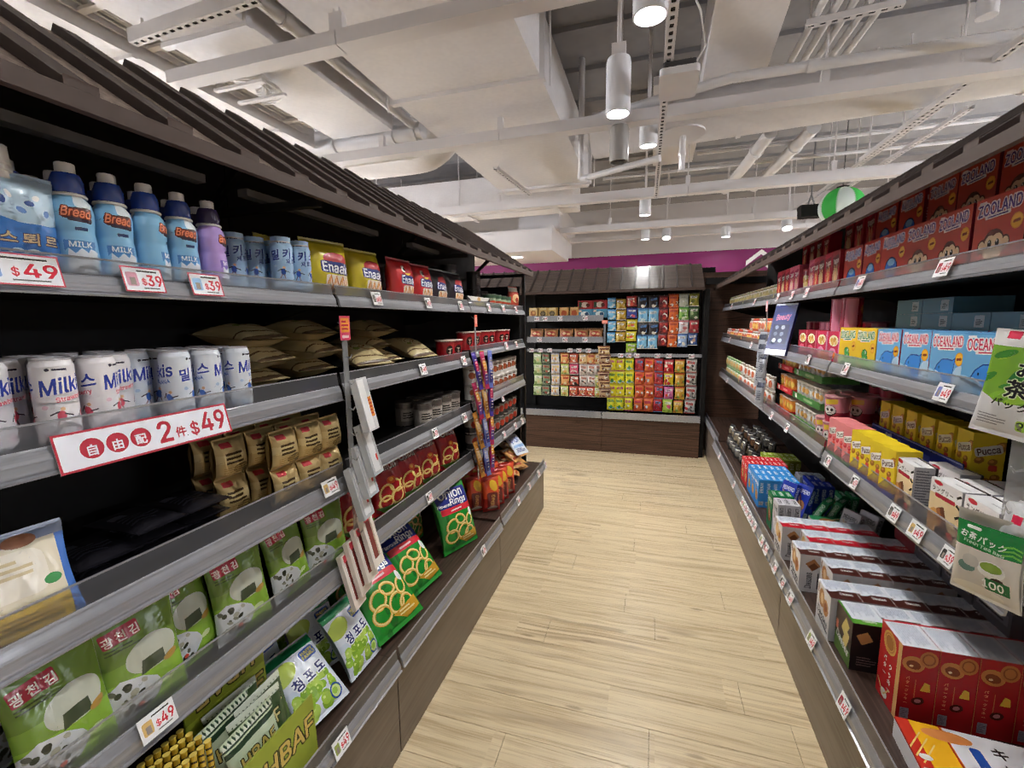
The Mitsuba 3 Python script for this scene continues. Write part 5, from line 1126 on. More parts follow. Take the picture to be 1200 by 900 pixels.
og = [pillow(0.195, 0.265, 0.075, onion_art('1f8c2c', 0), '1c7a28', s, 0.0155) for s in (1, 6)]
for i, (x, y, z, tl, yw, lb) in enumerate(((-0.765, 1.20, 0.016, 46, -10, 'green onion ring snack bag lying nearest on the deck'), (-0.80, 1.43, 0.01, 42, -8, 'green onion ring snack bag overlapping the nearest one on the right'),
                                 (-0.80, 1.77, 0.004, 20, -20, 'green onion ring snack bag standing apart near the middle of the deck'), (-1.0, 1.24, 0.0, 18, 4, 'green onion ring bag in the dark behind the nearest one'), (-1.02, 1.50, 0.0, 14, -6, 'green onion ring bag in the dark behind, second from the near end'), (-1.03, 1.74, 0.0, 12, 0, 'green onion ring bag in the dark behind the standing one'))):
    place('onion_snack_bag', og[i % 2], (x, y, ZD + 0.002 + z), 'L', tilt=tl, yaw=yw, scale=1.13 if i < 3 else 0.97, label=lb, cat='snack bag', group='green onion ring bags on the deck')
orr = [pillow(0.165, 0.20, 0.07, (lambda a: a)(onion_art('a3161c', 0)), '8c1218', s, 0.0125) if False else None for s in ()]
def onion_red(seed):
    a = Art(0.165, 0.2, '9c161c').poly([(-0.08, 0.2), (0.08, 0.2), (0.08, 0.155), (-0.08, 0.15)], '6e0f16').text('Onion', 0, 0.17, 0.026, 'd8d0d4', width=0.1, skew=8)
    for x, y, r1, r2, rt in ((-0.03, 0.075, 0.038, 0.032, 20), (0.02, 0.09, 0.034, 0.026, -20), (-0.035, 0.04, 0.036, 0.028, -10), (0.025, 0.05, 0.036, 0.03, 30), (0.055, 0.085, 0.024, 0.02, 60)):
        a.ring(x, y, r1, r2, 0.0095, 'e0b45c', rt).ring(x + 0.001, y + 0.001, r1 - 0.002, r2 - 0.002, 0.0045, 'efd894', rt)
    a.ell(0.0, 0.115, 0.02, 0.014, 'd8541e').ell(0.0, 0.118, 0.01, 0.007, 'f0a838').poly([(-0.08, 0.03), (-0.03, 0.0), (0.08, 0.0), (0.08, 0.03), (0.03, 0.018)], '5c8c2c')
    return pillow(0.165, 0.205, 0.075, a, '8c1218', seed, 0.0155, flatbase=0.3)
orr = [onion_red(2), onion_red(9)]
for i, (x, y, tl, yw) in enumerate(((-0.92, 1.20, 14, -8), (-0.92, 1.40, 13, -12), (-0.92, 1.555, 14, -6), (-0.922, 1.715, 13, -10), (-0.922, 1.925, 12, -12))):
    place('onion_snack_bag', orr[i % 2], (x, y, 0.6535), 'L', tilt=tl, yaw=yw, label='red onion ring snack bag on the fourth shelf, %s from the near end' % ORD[i], cat='snack bag', group='red onion ring bags on the fourth shelf')
for i, y in enumerate((1.3, 1.5, 1.7, 1.9)):
    place('onion_snack_bag', orr[i % 2], (-1.02, y, 0.6535), 'L', tilt=8, yaw=4, label='red onion ring bag in the dark second row, %s from the near end' % ORD[i], cat='snack bag', group='red onion ring bags on the fourth shelf')

# ------------------------------------------------------------------ far left unit
bk = Art(0.3, 0.05, '1c1a18').poly([(-0.15, 0.05), (0.15, 0.05), (0.12, 0.03), (-0.1, 0.028)], 'e0ded8').ell(0, 0.037, 0.02, 0.012, 'c8a060').text('GARDAM', 0.0, 0.014, 0.016, 'c8b040', width=0.12)
can_b = Art(2 * math.pi * 0.04, 0.10, '22201e').rect(0.02, 0.05, 0.06, 0.05, '4a4640', 0.01).lines(0.02, 0.05, 0.05, 0.03, 3, '8a8478')
can_g = Art(2 * math.pi * 0.04, 0.075, '3c5a40').rect(0.0, 0.035, 0.07, 0.04, '9aa48a', 0.008).rect(0.0, 0.035, 0.05, 0.012, 'b84a30')
cb, cg = cup(can_b, 0.04, 0.04, 0.10, '30302e'), cup(can_g, 0.038, 0.04, 0.075, '5a6a58')
place('bowl_pack', carton(0.30, 0.13, 0.05, bk, '1c1a18', '26231f'), (-0.95, 2.27, TZ), 'L', yaw=-2, label='flat black bowl pack with white and gold print on the far top shelf', cat='bowl pack')
for i, (x, y, k) in enumerate(((-1.0, 2.14, 2), (-1.09, 2.20, 2), (-1.0, 2.48, 2), (-1.09, 2.5, 1), (-1.0, 2.60, 1))):
    for q in range(k):
        place('snack_can', cb, (x, y, TZ + 0.1035 * q), 'L', yaw=-30, label='black can shaded on far top shelf, %s from near end, %s' % (ORD[i], ('lower', 'upper')[q]), cat='can', group='black cans on the far top shelf')
for i, y in enumerate((2.52, 2.62, 2.72, 2.82)):
    place('snack_can', cg, (-0.92, y, TZ), 'L', yaw=-30, label='green tin on the far top shelf, %s from the near end' % ORD[i], cat='tin', group='green tins on the far top shelf')
place('snack_bag', pillow(0.12, 0.15, 0.05, Art(0.12, 0.15, 'b8402c').ell(0.0, 0.07, 0.045, 0.03, 'e0b488').rect(0, 0.13, 0.12, 0.03, 'c8c0b0').ell(0.01, 0.06, 0.02, 0.016, 'a83a28'), '8a3024', 4, 0.02), (-0.90, 2.95, TZ + 0.001), 'L', tilt=4, yaw=-12, label='red and tan snack bag at the end of the far top shelf', cat='snack bag')
wc = Art(2 * math.pi * 0.038, 0.085, 'dcd8d2').rect(0, 0.076, 0.3, 0.014, 'c4c0ba').ell(-0.01, 0.04, 0.02, 0.018, 'a8583a').ell(0.012, 0.038, 0.012, 0.014, '7a4a2c').lines(0.0, 0.068, 0.05, 0.01, 1, '5a2c20')
kc = Art(2 * math.pi * 0.038, 0.085, '9c938c').rect(0, 0.02, 0.3, 0.03, '3a3634').ell(0.0, 0.05, 0.022, 0.02, 'b8402c').ell(0.08, 0.05, 0.022, 0.02, 'b8402c')
wcup, kcup = cup(wc, 0.033, 0.038, 0.085, 'e4e0dc'), cup(kc, 0.033, 0.038, 0.085, '3a3836')
for s_, (zc, pr, word) in enumerate(((0.9435, wcup, 'white soup cup'), (0.6705, kcup, 'dark rimmed soup cup'))):
    for k in range(2):
        for i in range(9):
            place('soup_cup', pr, (-0.918 - 0.004 * k, 2.20 + 0.092 * i, zc + 0.0885 * k), 'L', yaw=-32, label='%s on far left unit, %s from near end, %s layer' % (word, ORD[i], ('lower', 'upper')[k]), cat='noodle cup', group=word + 's on the far left unit')
# deck of the far unit: upright red snack packs, a heap of cookie packs
ZF = 0.3405
rs = Art(0.10, 0.19, 'b02a20').poly([(-0.05, 0.16), (0.05, 0.19), (0.05, 0.10), (-0.05, 0.07)], 'd8502a').ell(0.012, 0.14, 0.022, 0.03, 'e0b030', 20).rect(0.0, 0.06, 0.06, 0.09, '6a1c18', 0.01).text('RING', 0, 0.06, 0.02, 'd8a060', rot=80).ell(0, 0.02, 0.03, 0.012, 'd8cbb8')
rsp = pillow(0.10, 0.19, 0.06, rs, '8c1c18', 3, 0.014, flatbase=0.6)
for i, (x, y) in enumerate(((-0.80, 2.17), (-0.80, 2.25), (-0.80, 2.33), (-0.79, 2.42), (-0.88, 2.14), (-0.88, 2.22), (-0.88, 2.31), (-0.88, 2.40), (-0.96, 2.2), (-0.96, 2.3))):
    place('snack_bag', rsp, (x, y, ZF + 0.001), 'L', tilt=6, yaw=-48, label='upright red and orange snack pack on the far left deck, %s of its block' % ORD[i], cat='snack bag', group='red snack packs on the far left deck')
ck = [pillow(0.10, 0.13, 0.035, Art(0.10, 0.13, c_).ell(0.0, 0.07, 0.035, 0.035, '8a5030').ell(0.01, 0.075, 0.02, 0.02, 'd8a868').rect(0, 0.115, 0.09, 0.018, 'e8dcc8').rect(-0.01, 0.025, 0.07, 0.016, 'b04a2a'), 'b08a60', s, 0.022) for s, c_ in ((1, 'd09858'), (4, 'c8a888'), (6, 'b86a3c'))]
q = random.Random(12)
for i in range(26):
    lay = i // 10
    x, y = -0.80 - 0.075 * (i % 3) - 0.01 * lay, 2.56 + 0.145 * ((i // 3) % 3) + q.uniform(-0.02, 0.02) + 0.03 * lay
    place('cookie_pack', ck[i % 3], (x, y, ZF + 0.022 + 0.036 * lay + 0.004 * (i % 2)), 'L', tilt=70 + q.uniform(-12, 6), yaw=q.uniform(-60, 60), label='small brown cookie pack, %s in the %s layer of the far deck heap' % (ORD[i % 10], ORD[lay]), cat='snack pack', group='cookie packs heaped on the far left deck')
place('snack_bag', pillow(0.12, 0.17, 0.04, Art(0.12, 0.17, 'dfe6f0').text('Puff', 0, 0.11, 0.04, '2446a8', rot=14, width=0.09).rect(0, 0.06, 0.1, 0.02, '88b0e0').lines(0, 0.03, 0.08, 0.03, 3, '3a4a8a'), 'c0c8d4', 4, 0.016), (-0.80, 2.80, ZF + 0.135), 'L', tilt=52, yaw=-28, label='white and blue lettered pack on top of the cookie heap', cat='snack bag')

# ------------------------------------------------------------------ clip strips hanging at the unit joints
def clip_strip(name, x, y, z0, z1, label, head=None, w=0.022, yaw=0):
    t = thing(name, label, 'clip strip')
    st_ = box(-0.0012, 0.0012, -w / 2, w / 2, z0, z1); st_.apply_transform(trimesh.transformations.rotation_matrix(math.radians(yaw), [0, 0, 1])); st_.apply_translation([x, y, 0])
    put('strip', st_, B['clear_plastic'], t)
    n_ = int((z1 - z0) / 0.075)
    for k in range(n_):
        zk = z1 - 0.05 - 0.075 * k
        s = 1 if x < 0 else -1
        put('hook', cat_([tube([(x + s * 0.0015, y, zk), (x + s * 0.016, y + 0.0, zk - 0.006), (x + s * 0.022, y, zk + 0.004)], 0.0022, 6)]), B['clear_plastic'], t)
    if head:
        put('header_tag', head, None, t, m=T().translate([x + (0.004 if x < 0 else -0.004), y, z1 - 0.005]).rotate([0, 0, 1], 90 if x < 0 else -90))
    put('wire_hook', tube([(x, y, z1), (x, y, z1 + 0.03), (x + (-0.02 if x < 0 else 0.02), y, z1 + 0.045)], 0.0018, 6), B['steel_grey'], t)
    return t
hd = carton(0.044, 0.0012, 0.068, Art(0.044, 0.068, 'd84a6a').rect(0, 0.042, 0.036, 0.04, 'e8963c').lines(0, 0.042, 0.03, 0.03, 3, 'b8283c', 0.5).rect(0, 0.01, 0.03, 0.008, 'f0c8d0'), 'd84a6a', bsdf='paper')
clip_strip('clip_strip', -0.832, 1.078, 0.60, 1.31, 'long clear clip strip with combs between the near and middle left units', hd)
cbx = Art(0.062, 0.16, 'd4d6da').rect(-0.01, 0.08, 0.034, 0.15, 'f0f1f2').rect(0.016, 0.07, 0.02, 0.06, 'd88a3c').lines(0.016, 0.07, 0.014, 0.05, 5, 'b83c30')
cby = Art(0.062, 0.16, 'b8bcc2').rect(0, 0.08, 0.036, 0.14, 'e4e6ea').rect(0.014, 0.05, 0.01, 0.02, 'c83c3c')
cbr = Art(0.062, 0.17, 'efe8e2').rect(0.0, 0.09, 0.032, 0.13, '7c3836').rect(0, 0.155, 0.04, 0.02, 'd84a5c').rect(0.012, 0.09, 0.006, 0.13, 'c8b8a8')
cba = [carton(0.062, 0.022, 0.16, cbx, 'd8dade', bsdf='film'), carton(0.062, 0.02, 0.16, cby, 'c8ccd2', bsdf='film'), carton(0.062, 0.014, 0.17, cbr, 'e8ded8', bsdf='film')]
for i, (k, dx, y, z, tl, yw) in enumerate(((0, 0.0, 1.122, 1.035, 8, 20), (1, 0.0, 1.135, 0.895, 10, 22), (1, -0.005, 1.112, 0.835, 10, 22), (1, -0.01, 1.09, 0.775, 10, 22), (2, 0.0, 1.118, 0.61, 9, 24), (2, -0.008, 1.094, 0.575, 9, 24), (2, -0.016, 1.070, 0.545, 9, 24), (2, -0.022, 1.046, 0.515, 9, 24))):
    place('hair_comb_pack', cba[k], (-0.79 + dx, y, z), 'L', tilt=tl + 5, yaw=8, label=('white slim %s pack hanging on the left clip strip, %s from the top' % ('boxed', ORD[i])) if k < 2 else 'red brown slim carded pack on the left clip strip, %s from the top' % ORD[i], cat='hanging pack', group='slim packs on the left clip strip')
clip_strip('clip_strip', -0.832, 2.072, 0.55, 1.335, 'clear clip strip with purple sausage sticks at the far left unit', carton(0.036, 0.0012, 0.058, Art(0.036, 0.058, 'd86a5a').rect(0, 0.03, 0.028, 0.03, 'e8a898'), 'd86a5a', bsdf='paper'), 0.018)
sa = [Art(0.03, 0.19, c_).rect(0, 0.12, 0.024, 0.05, d_).rect(0, 0.05, 0.024, 0.05, e_).lines(0, 0.1, 0.016, 0.12, 8, 'e8dcd0', 0.3, 2) for c_, d_, e_ in (('4a3a9a', 'c83a6a', '2a2860'), ('b83060', 'e0a040', '5a3a8a'), ('c88a3c', 'e8c890', '8a5a28'), ('6a7ac8', 'b0b8e0', '3a3a80'))]
sap = [pillow(0.03, 0.19, 0.018, a, a.layers[0][1], i, 0.02) for i, a in enumerate(sa)]
for lv in range(4):
    for i in range(5):
        place('sausage_stick', sap[(lv + i) % 4 if lv < 2 else (i + 2) % 4], (-0.80 + 0.022 * (i % 2) , 2.06 + 0.026 * i, 1.02 - 0.15 * lv), 'L', tilt=7, yaw=-24, roll=-10 + 5 * i, label='sausage stick on the far clip strip, %s bunch from top, %s from left' % (ORD[lv], ORD[i]), cat='snack stick', group='sausage sticks on the far clip strip')
# ------------------------------------------------------------------ right shelves: tags
tag_row('R', RS, 1.436, 'top', [('rose', 1.328), ('violet', 1.776), ('dark', 2.316), ('dark', 2.53), ('plain', 2.80), ('plain', 3.38), ('plain', 4.29)])
tag_row('R', RS, 1.148, 'second', [('violet', 1.273), ('dark', 1.825), ('dark', 2.22), ('plain', 3.40), ('plain', 4.29)])
tag_row('R', RS, 0.79, 'third', [('dark', 1.187), ('gold', 1.314), ('plain', 1.424), ('dark', 1.676), ('dark', 1.91), ('plain', 2.456), ('plain', 2.757), ('plain', 4.31)])
for i, y in enumerate((1.228, 1.476, 1.70, 1.80, 1.91, 2.06, 2.137, 2.283, 2.345, 2.405, 2.47, 2.537, 2.60, 2.862, 3.469)):
    price_tag(('rose', 'green', 'plain', 'dark', 'plain')[i % 5], 'R', RD, 0.338, y, 'white price tag on the right deck rail, %s from the near end' % (ORD + ['fifteenth'])[i])

# ------------------------------------------------------------------ animal biscuit cartons
def animal_box(kind, w=0.14, h=0.133):
    bg, tc, line, fig = {'ZOOLAND': ('bc4434', '4a2a86', 'f0e4f0', 'monkey'), 'AUTOLAND': ('c23a2c', '3a4aa0', 'f0e8f4', 'car'), 'OCEANLAND': ('6fb0e0', 'c8305a', 'f6eef4', 'dolphin'), 'DINOLAND': ('ecc52e', '2c7a4c', 'f4f2dc', 'dino')}[kind]
    a = Art(w, h, bg)
    if fig == 'dolphin':
        a.ell(w * 0.42, 0.02, 0.03, 0.035, 'bcd8ee').ell(-w * 0.45, 0.01, 0.03, 0.028, 'a8cfee').rect(0, h * 0.98, w, 0.004, '5a9cd4')
    if fig == 'dino':
        a.rect(0, h * 0.12, w, h * 0.25, 'b8dc9c')
    a.text(kind, -w * 0.02, h * 0.815, 0.0235, tc, rot=2, width=w * 0.84, out=line, ow=0.0026)
    a.rect(-w * 0.03, h * 0.685, w * 0.5, 0.008, 'f4f0f0', 0.002, 2).rect(-w * 0.03, h * 0.685, w * 0.4, 0.003, tc, 0, 2)
    a.rect(-w * 0.36, h * 0.93, 0.02, 0.005, line)
    a.ell(w * 0.35, h * 0.52, 0.0155, 0.016, 'e0a02c').ell(w * 0.35, h * 0.52, 0.013, 0.0135, 'f0b83c').rect(w * 0.35, h * 0.52, 0.018, 0.006, '8a3a1c', 0.001, 6)
    if fig == 'monkey':
        a.ell(-0.008, 0.030, 0.031, 0.033, '5a2c20').ell(-0.040, 0.030, 0.013, 0.015, '5a2c20').ell(0.024, 0.032, 0.013, 0.015, '5a2c20').ell(-0.041, 0.030, 0.009, 0.011, 'ecd0ac').ell(0.025, 0.032, 0.009, 0.011, 'ecd0ac')
        a.ell(-0.017, 0.034, 0.016, 0.017, 'ecd0ac').ell(0.002, 0.036, 0.016, 0.017, 'ecd0ac').ell(-0.008, 0.016, 0.026, 0.018, 'ecd0ac')
        for x in (-0.018, 0.003): a.ell(x, 0.033, 0.0058, 0.0085, '1c1414').ell(x - 0.0015, 0.037, 0.002, 0.0025, 'f4f0ec')
        a.ell(-0.008, 0.021, 0.005, 0.0022, '6a3428').rect(-0.008, 0.011, 0.014, 0.002, '5a2c20', 0, 4)
    elif fig == 'car':
        a.ell(-0.006, 0.028, 0.036, 0.034, '1c2450').ell(-0.006, 0.028, 0.032, 0.030, '2f6fd0').ell(-0.006, 0.046, 0.02, 0.011, '8ec4ec').rect(-0.006, 0.016, 0.062, 0.02, '1c2450', 0.006).rect(-0.022, 0.016, 0.012, 0.014, 'f0f0f4', 0.003).rect(0.01, 0.016, 0.012, 0.014, 'f0f0f4', 0.003)
    elif fig == 'dolphin':
        a.poly([(-0.046, 0.034), (-0.036, 0.052), (-0.018, 0.066), (0.004, 0.068), (0.024, 0.066), (0.036, 0.072), (0.034, 0.058), (0.03, 0.03), (0.03, 0.0), (-0.006, 0.0), (-0.012, 0.014), (-0.03, 0.028)], '1f3c8c')
        a.poly([(-0.043, 0.0345), (-0.034, 0.050), (-0.017, 0.0635), (0.004, 0.0655), (0.024, 0.0635), (0.033, 0.068), (0.0315, 0.057), (0.0275, 0.03), (0.0275, 0.0), (-0.003, 0.0), (-0.01, 0.016), (-0.029, 0.031)], '3f8fe0')
        a.poly([(-0.044, 0.036), (-0.03, 0.034), (-0.012, 0.018), (0.002, 0.004), (-0.004, 0.0), (-0.014, 0.015), (-0.032, 0.029)], 'f0f4f8').ell(-0.026, 0.044, 0.0022, 0.0035, '141c3c')
    else:
        a.ell(0.0, 0.026, 0.022, 0.026, '1f5c2c').ell(-0.004, 0.048, 0.02, 0.015, '1f5c2c').ell(0.0, 0.026, 0.0195, 0.0235, '4aa04c').ell(-0.004, 0.048, 0.0175, 0.0125, '4aa04c').ell(0.002, 0.022, 0.01, 0.014, 'b0d890').ell(0.002, 0.053, 0.005, 0.005, 'f0f4e8').ell(0.001, 0.053, 0.0025, 0.003, '1c2c18').rect(-0.01, 0.043, 0.016, 0.0016, '1f5c2c')
    sd = Art(0.05, h, {'OCEANLAND': '9c1f50', 'ZOOLAND': '7c1f30', 'AUTOLAND': '8c2030', 'DINOLAND': 'c89a28'}[kind]).rect(0, h * 0.8, 0.036, 0.014, 'd8c0c8', 0.002).lines(0, h * 0.4, 0.034, 0.05, 6, 'd8b0b8', 0.4)
    return carton(w, 0.05, h, a, sd, {'OCEANLAND': '5a98c8', 'ZOOLAND': 'a03a30', 'AUTOLAND': 'a8342c', 'DINOLAND': 'd8b030'}[kind])
AB = {k: animal_box(k) for k in ('ZOOLAND', 'AUTOLAND', 'OCEANLAND', 'DINOLAND')}
DESC = {'ZOOLAND': 'red biscuit carton with a brown monkey face', 'AUTOLAND': 'red biscuit carton with a blue car', 'OCEANLAND': 'light blue biscuit carton with a dolphin', 'DINOLAND': 'yellow biscuit carton with a green dinosaur'}
RA = 1.4715
def row_boxes(items, z, where):
    n_ = {}
    for k, y, x, yw in items:
        n_[k] = n_.get(k, 0) + 1
        place('biscuit_carton', AB[k], (x, y, z), 'R', yaw=yw, label='%s, %s from far end, %s' % (DESC[k], ORD[n_[k] - 1], where), cat='biscuit box', group=DESC[k] + 's ' + where)
row_boxes([('AUTOLAND', 1.966, 0.715, 2), ('AUTOLAND', 1.815, 0.715, -2), ('AUTOLAND', 1.672, 0.713, 1), ('ZOOLAND', 1.53, 0.715, 2), ('ZOOLAND', 1.386, 0.712, -2), ('ZOOLAND', 1.236, 0.712, 2), ('ZOOLAND', 1.09, 0.712, -1)], RA, 'top shelf front row')
row_boxes([('AUTOLAND', 1.97, 0.80, 0), ('AUTOLAND', 1.82, 0.80, 0), ('ZOOLAND', 1.66, 0.80, 0), ('ZOOLAND', 1.51, 0.80, 0), ('ZOOLAND', 1.36, 0.80, 0), ('ZOOLAND', 1.21, 0.80, 0)], RA, 'top shelf back row')
row_boxes([('AUTOLAND', 1.965, 0.805, 1), ('AUTOLAND', 1.80, 0.803, 0), ('ZOOLAND', 1.645, 0.806, -1), ('ZOOLAND', 1.495, 0.803, 1), ('ZOOLAND', 1.345, 0.806, 0), ('ZOOLAND', 1.195, 0.803, -1)], RA + 0.1335, 'stacked on back row')
RB_ = 1.1835
row_boxes([('DINOLAND', 1.932, 0.71, 1), ('DINOLAND', 1.787, 0.71, 1), ('OCEANLAND', 1.637, 0.71, 0), ('OCEANLAND', 1.492, 0.711, 0), ('OCEANLAND', 1.345, 0.708, -1), ('OCEANLAND', 1.195, 0.705, 9), ('OCEANLAND', 1.06, 0.712, -2)], RB_, 'second shelf front row')
row_boxes([('OCEANLAND', 1.90, 0.80, 0), ('OCEANLAND', 1.75, 0.80, 0), ('OCEANLAND', 1.60, 0.80, 0), ('OCEANLAND', 1.45, 0.80, 0), ('OCEANLAND', 1.30, 0.80, 0), ('OCEANLAND', 1.15, 0.80, 0)], RB_, 'second shelf back row')
fb = carton(0.145, 0.13, 0.044, Art(0.145, 0.044, '5a8696').rect(0.035, 0.022, 0.036, 0.03, 'a8b4b8', 0.001).lines(0.035, 0.02, 0.026, 0.016, 4, '4a5458', 0.5), '547c8c', '5a8494')
for i, (y, k) in enumerate(((1.755, 2), (1.607, 2), (1.459, 1), (1.311, 1))):
    for j in range(k):
        place('biscuit_carton', fb, (0.845, y, RB_ + 0.1335 + 0.0445 * j), 'R', label='grey blue carton lying flat on second shelf back row, %s from far end, %s' % (ORD[i], ('lower', 'upper')[j]), cat='biscuit box', group='grey blue cartons lying flat on the second shelf')

# ------------------------------------------------------------------ third shelf, near unit
RC_ = 0.8255
def ball_box(bg, dot, dot2, foot):
    a = Art(0.066, 0.15, bg)
    q = random.Random(4)
    for k in range(11):
        x, y = q.uniform(-0.03, 0.03), q.uniform(0.01, 0.14)
        r_ = q.uniform(0.009, 0.014)
        a.ell(x, y, r_, r_ * 0.85, dot, rot=30).ell(x - r_ * 0.2, y + r_ * 0.2, r_ * 0.5, r_ * 0.4, dot2)
    a.rect(0, 0.105, 0.056, 0.024, 'f4f0e8', 0.006, 14).text('Pucca', 0, 0.105, 0.0165, '5a2c1c', rot=14, width=0.046).rect(0, 0.012, 0.066, 0.024, foot).rect(0.012, 0.06, 0.018, 0.016, 'd84a3c', 0.004)
    return carton(0.066, 0.066, 0.15, a, a, bg)
pb = [ball_box('e88a8c', 'c43040', 'e8605c', '3c8c54'), ball_box('ecd02c', 'a86a24', 'd89a48', '2438a0')]
for i, y in enumerate((1.945, 1.876, 1.807, 1.738, 1.669, 1.60, 1.531)):
    k = 0 if i < 3 else 1
    place('biscuit_carton', pb[k], (0.70, y, RC_), 'R', yaw=7, label='%s biscuit ball carton, %s from far end of third shelf front' % (('pink strawberry', 'bright yellow chocolate')[k], ORD[i]), cat='biscuit box', group='biscuit ball cartons on the third shelf')
for i, y in enumerate((1.93, 1.85, 1.77, 1.69, 1.61)):
    place('biscuit_carton', pb[0] if i < 2 else pb[1], (0.785, y, RC_ - 0.0), 'R', yaw=0, label='carton of biscuit balls in the second row of the third shelf, %s from the far end' % ORD[i], cat='biscuit box', group='biscuit ball cartons on the third shelf') if False else None
nt = thing('display_tray', 'long navy blue display tray of yellow biscuit cartons on the third shelf', 'display tray')
nav = Art(0.5, 0.07, '1b2a80').rect(0, 0.0665, 0.5, 0.004, '8a94c0').rect(-0.13, 0.025, 0.035, 0.028, 'd0d4e4', 0.001).text('meiji', -0.13, 0.055, 0.014, 'e8eaf4').text('Pucca', -0.02, 0.036, 0.034, '2c3c94', out='5a68b4', ow=0.0025, width=0.1).rect(0.08, 0.04, 0.06, 0.016, '3a4a9c', 0.006).rect(0.15, 0.02, 0.09, 0.02, '2a3a80', 0.002)
put('front_panel', carton(0.5, 0.003, 0.07, nav, '1b2a80'), None, nt, m=T().translate([0.776, 1.655, 0.905]).rotate([0, 0, 1], -90))
put('base_panel', carton(0.5, 0.1, 0.003, '1b2a80', '1b2a80', '3a4688'), None, nt, m=T().translate([0.829, 1.655, 0.905]).rotate([0, 0, 1], -90))
put('end_panel', carton(0.003, 0.1, 0.055, '1b2a80'), None, nt, m=T().translate([0.829, 1.905, 0.9085]).rotate([0, 0, 1], -90))
fbx = carton(0.165, 0.1, 0.078, Art(0.165, 0.078, 'c8c4bc').rect(0, 0.04, 0.1, 0.03, '8a8680').lines(0, 0.04, 0.08, 0.02, 2, '3a3836'), 'b0aca4', 'c8c4be')
for i, y in enumerate((1.82, 1.65, 1.48)):
    place('biscuit_carton', fbx, (0.83, y, RC_), 'R', label='pale grey carton carrying the navy tray, %s from the far end' % ORD[i], cat='biscuit box', group='grey cartons under the navy tray')
yb = pb[1]
for i, y in enumerate((1.865, 1.78, 1.695, 1.61, 1.525, 1.44)):
    place('biscuit_carton', yb, (0.825, y, 0.9085), 'R', yaw=(0, 2, -3, 1, 2, -2)[i], label='yellow biscuit ball carton standing in the navy tray, %s from the far end' % ORD[i], cat='biscuit box', group='yellow biscuit cartons in the navy tray')
def white_box():
    a = Art(0.11, 0.135, 'f0eef0').rect(0.0, 0.05, 0.11, 0.1, 'e8d0a4').rect(0, 0.118, 0.11, 0.034, 'f0eef0').ell(-0.028, 0.128, 0.016, 0.0055, 'c0283c').text('ラングリー', -0.01, 0.114, 0.014, '3c2a2c').rect(0.0, 0.098, 0.07, 0.01, 'b0243a', 0.002)
    a.ell(-0.03, 0.03, 0.026, 0.034, 'd8a05c').rect(0.0, 0.045, 0.024, 0.06, '6a3a24', 0.003, 24).rect(-0.008, 0.04, 0.014, 0.06, 'a86a40', 0.002, 24).ell(0.01, 0.012, 0.034, 0.018, '3c2018').ell(0.03, 0.018, 0.012, 0.008, 'c83a2c')
    for k in range(5): a.rect(0.046, 0.118 - 0.024 * k, 0.016, 0.006, '1c1a1c', 0, 30 * (-1) ** k)
    s = Art(0.05, 0.135, 'b4b4ba').lines(0, 0.068, 0.04, 0.12, 16, '7c7c84', 0.5).rect(0.022, 0.068, 0.006, 0.135, '2a2829')
    t = Art(0.11, 0.05, 'f0f0f2').rect(0, 0.046, 0.11, 0.006, '3a3030').rect(0.02, 0.02, 0.05, 0.004, 'c8c8cc')
    return carton(0.11, 0.05, 0.135, a, s, t)
wb = white_box()
for i, (x, y, yw) in enumerate(((0.70, 1.452, -4), (0.765, 1.415, 6), (0.70, 1.272, 2), (0.755, 1.272, 0), (0.81, 1.272, 0), (0.70, 1.152, -2), (0.755, 1.152, 0), (0.81, 1.152, 2), (0.70, 1.035, 0), (0.755, 1.035, 0))):
    place('biscuit_carton', wb, (x, y, RC_), 'R', yaw=yw, label='white upright cookie carton with wafer picture, %s counted from the yellow cartons' % ORD[i], cat='biscuit box', group='white cookie cartons on the third shelf')
gbx = carton(0.15, 0.06, 0.11, Art(0.15, 0.11, '55565e').rect(0.0, 0.05, 0.1, 0.06, '7c7d86', 0.002).lines(0, 0.055, 0.09, 0.05, 4, '3c3c44', 0.5).rect(0.06, 0.02, 0.02, 0.02, 'a0a0a8'), '6c6c74', '8a8a92')
for i, y in enumerate((1.28, 1.12)):
    for j in range(2):
        place('biscuit_carton', gbx, (0.905, y, RC_ + 0.1105 * j), 'R', label='grey carton behind the white cookie cartons, %s stack, %s' % (ORD[i], ('lower', 'upper')[j]), cat='biscuit box', group='grey cartons at the back of the third shelf')

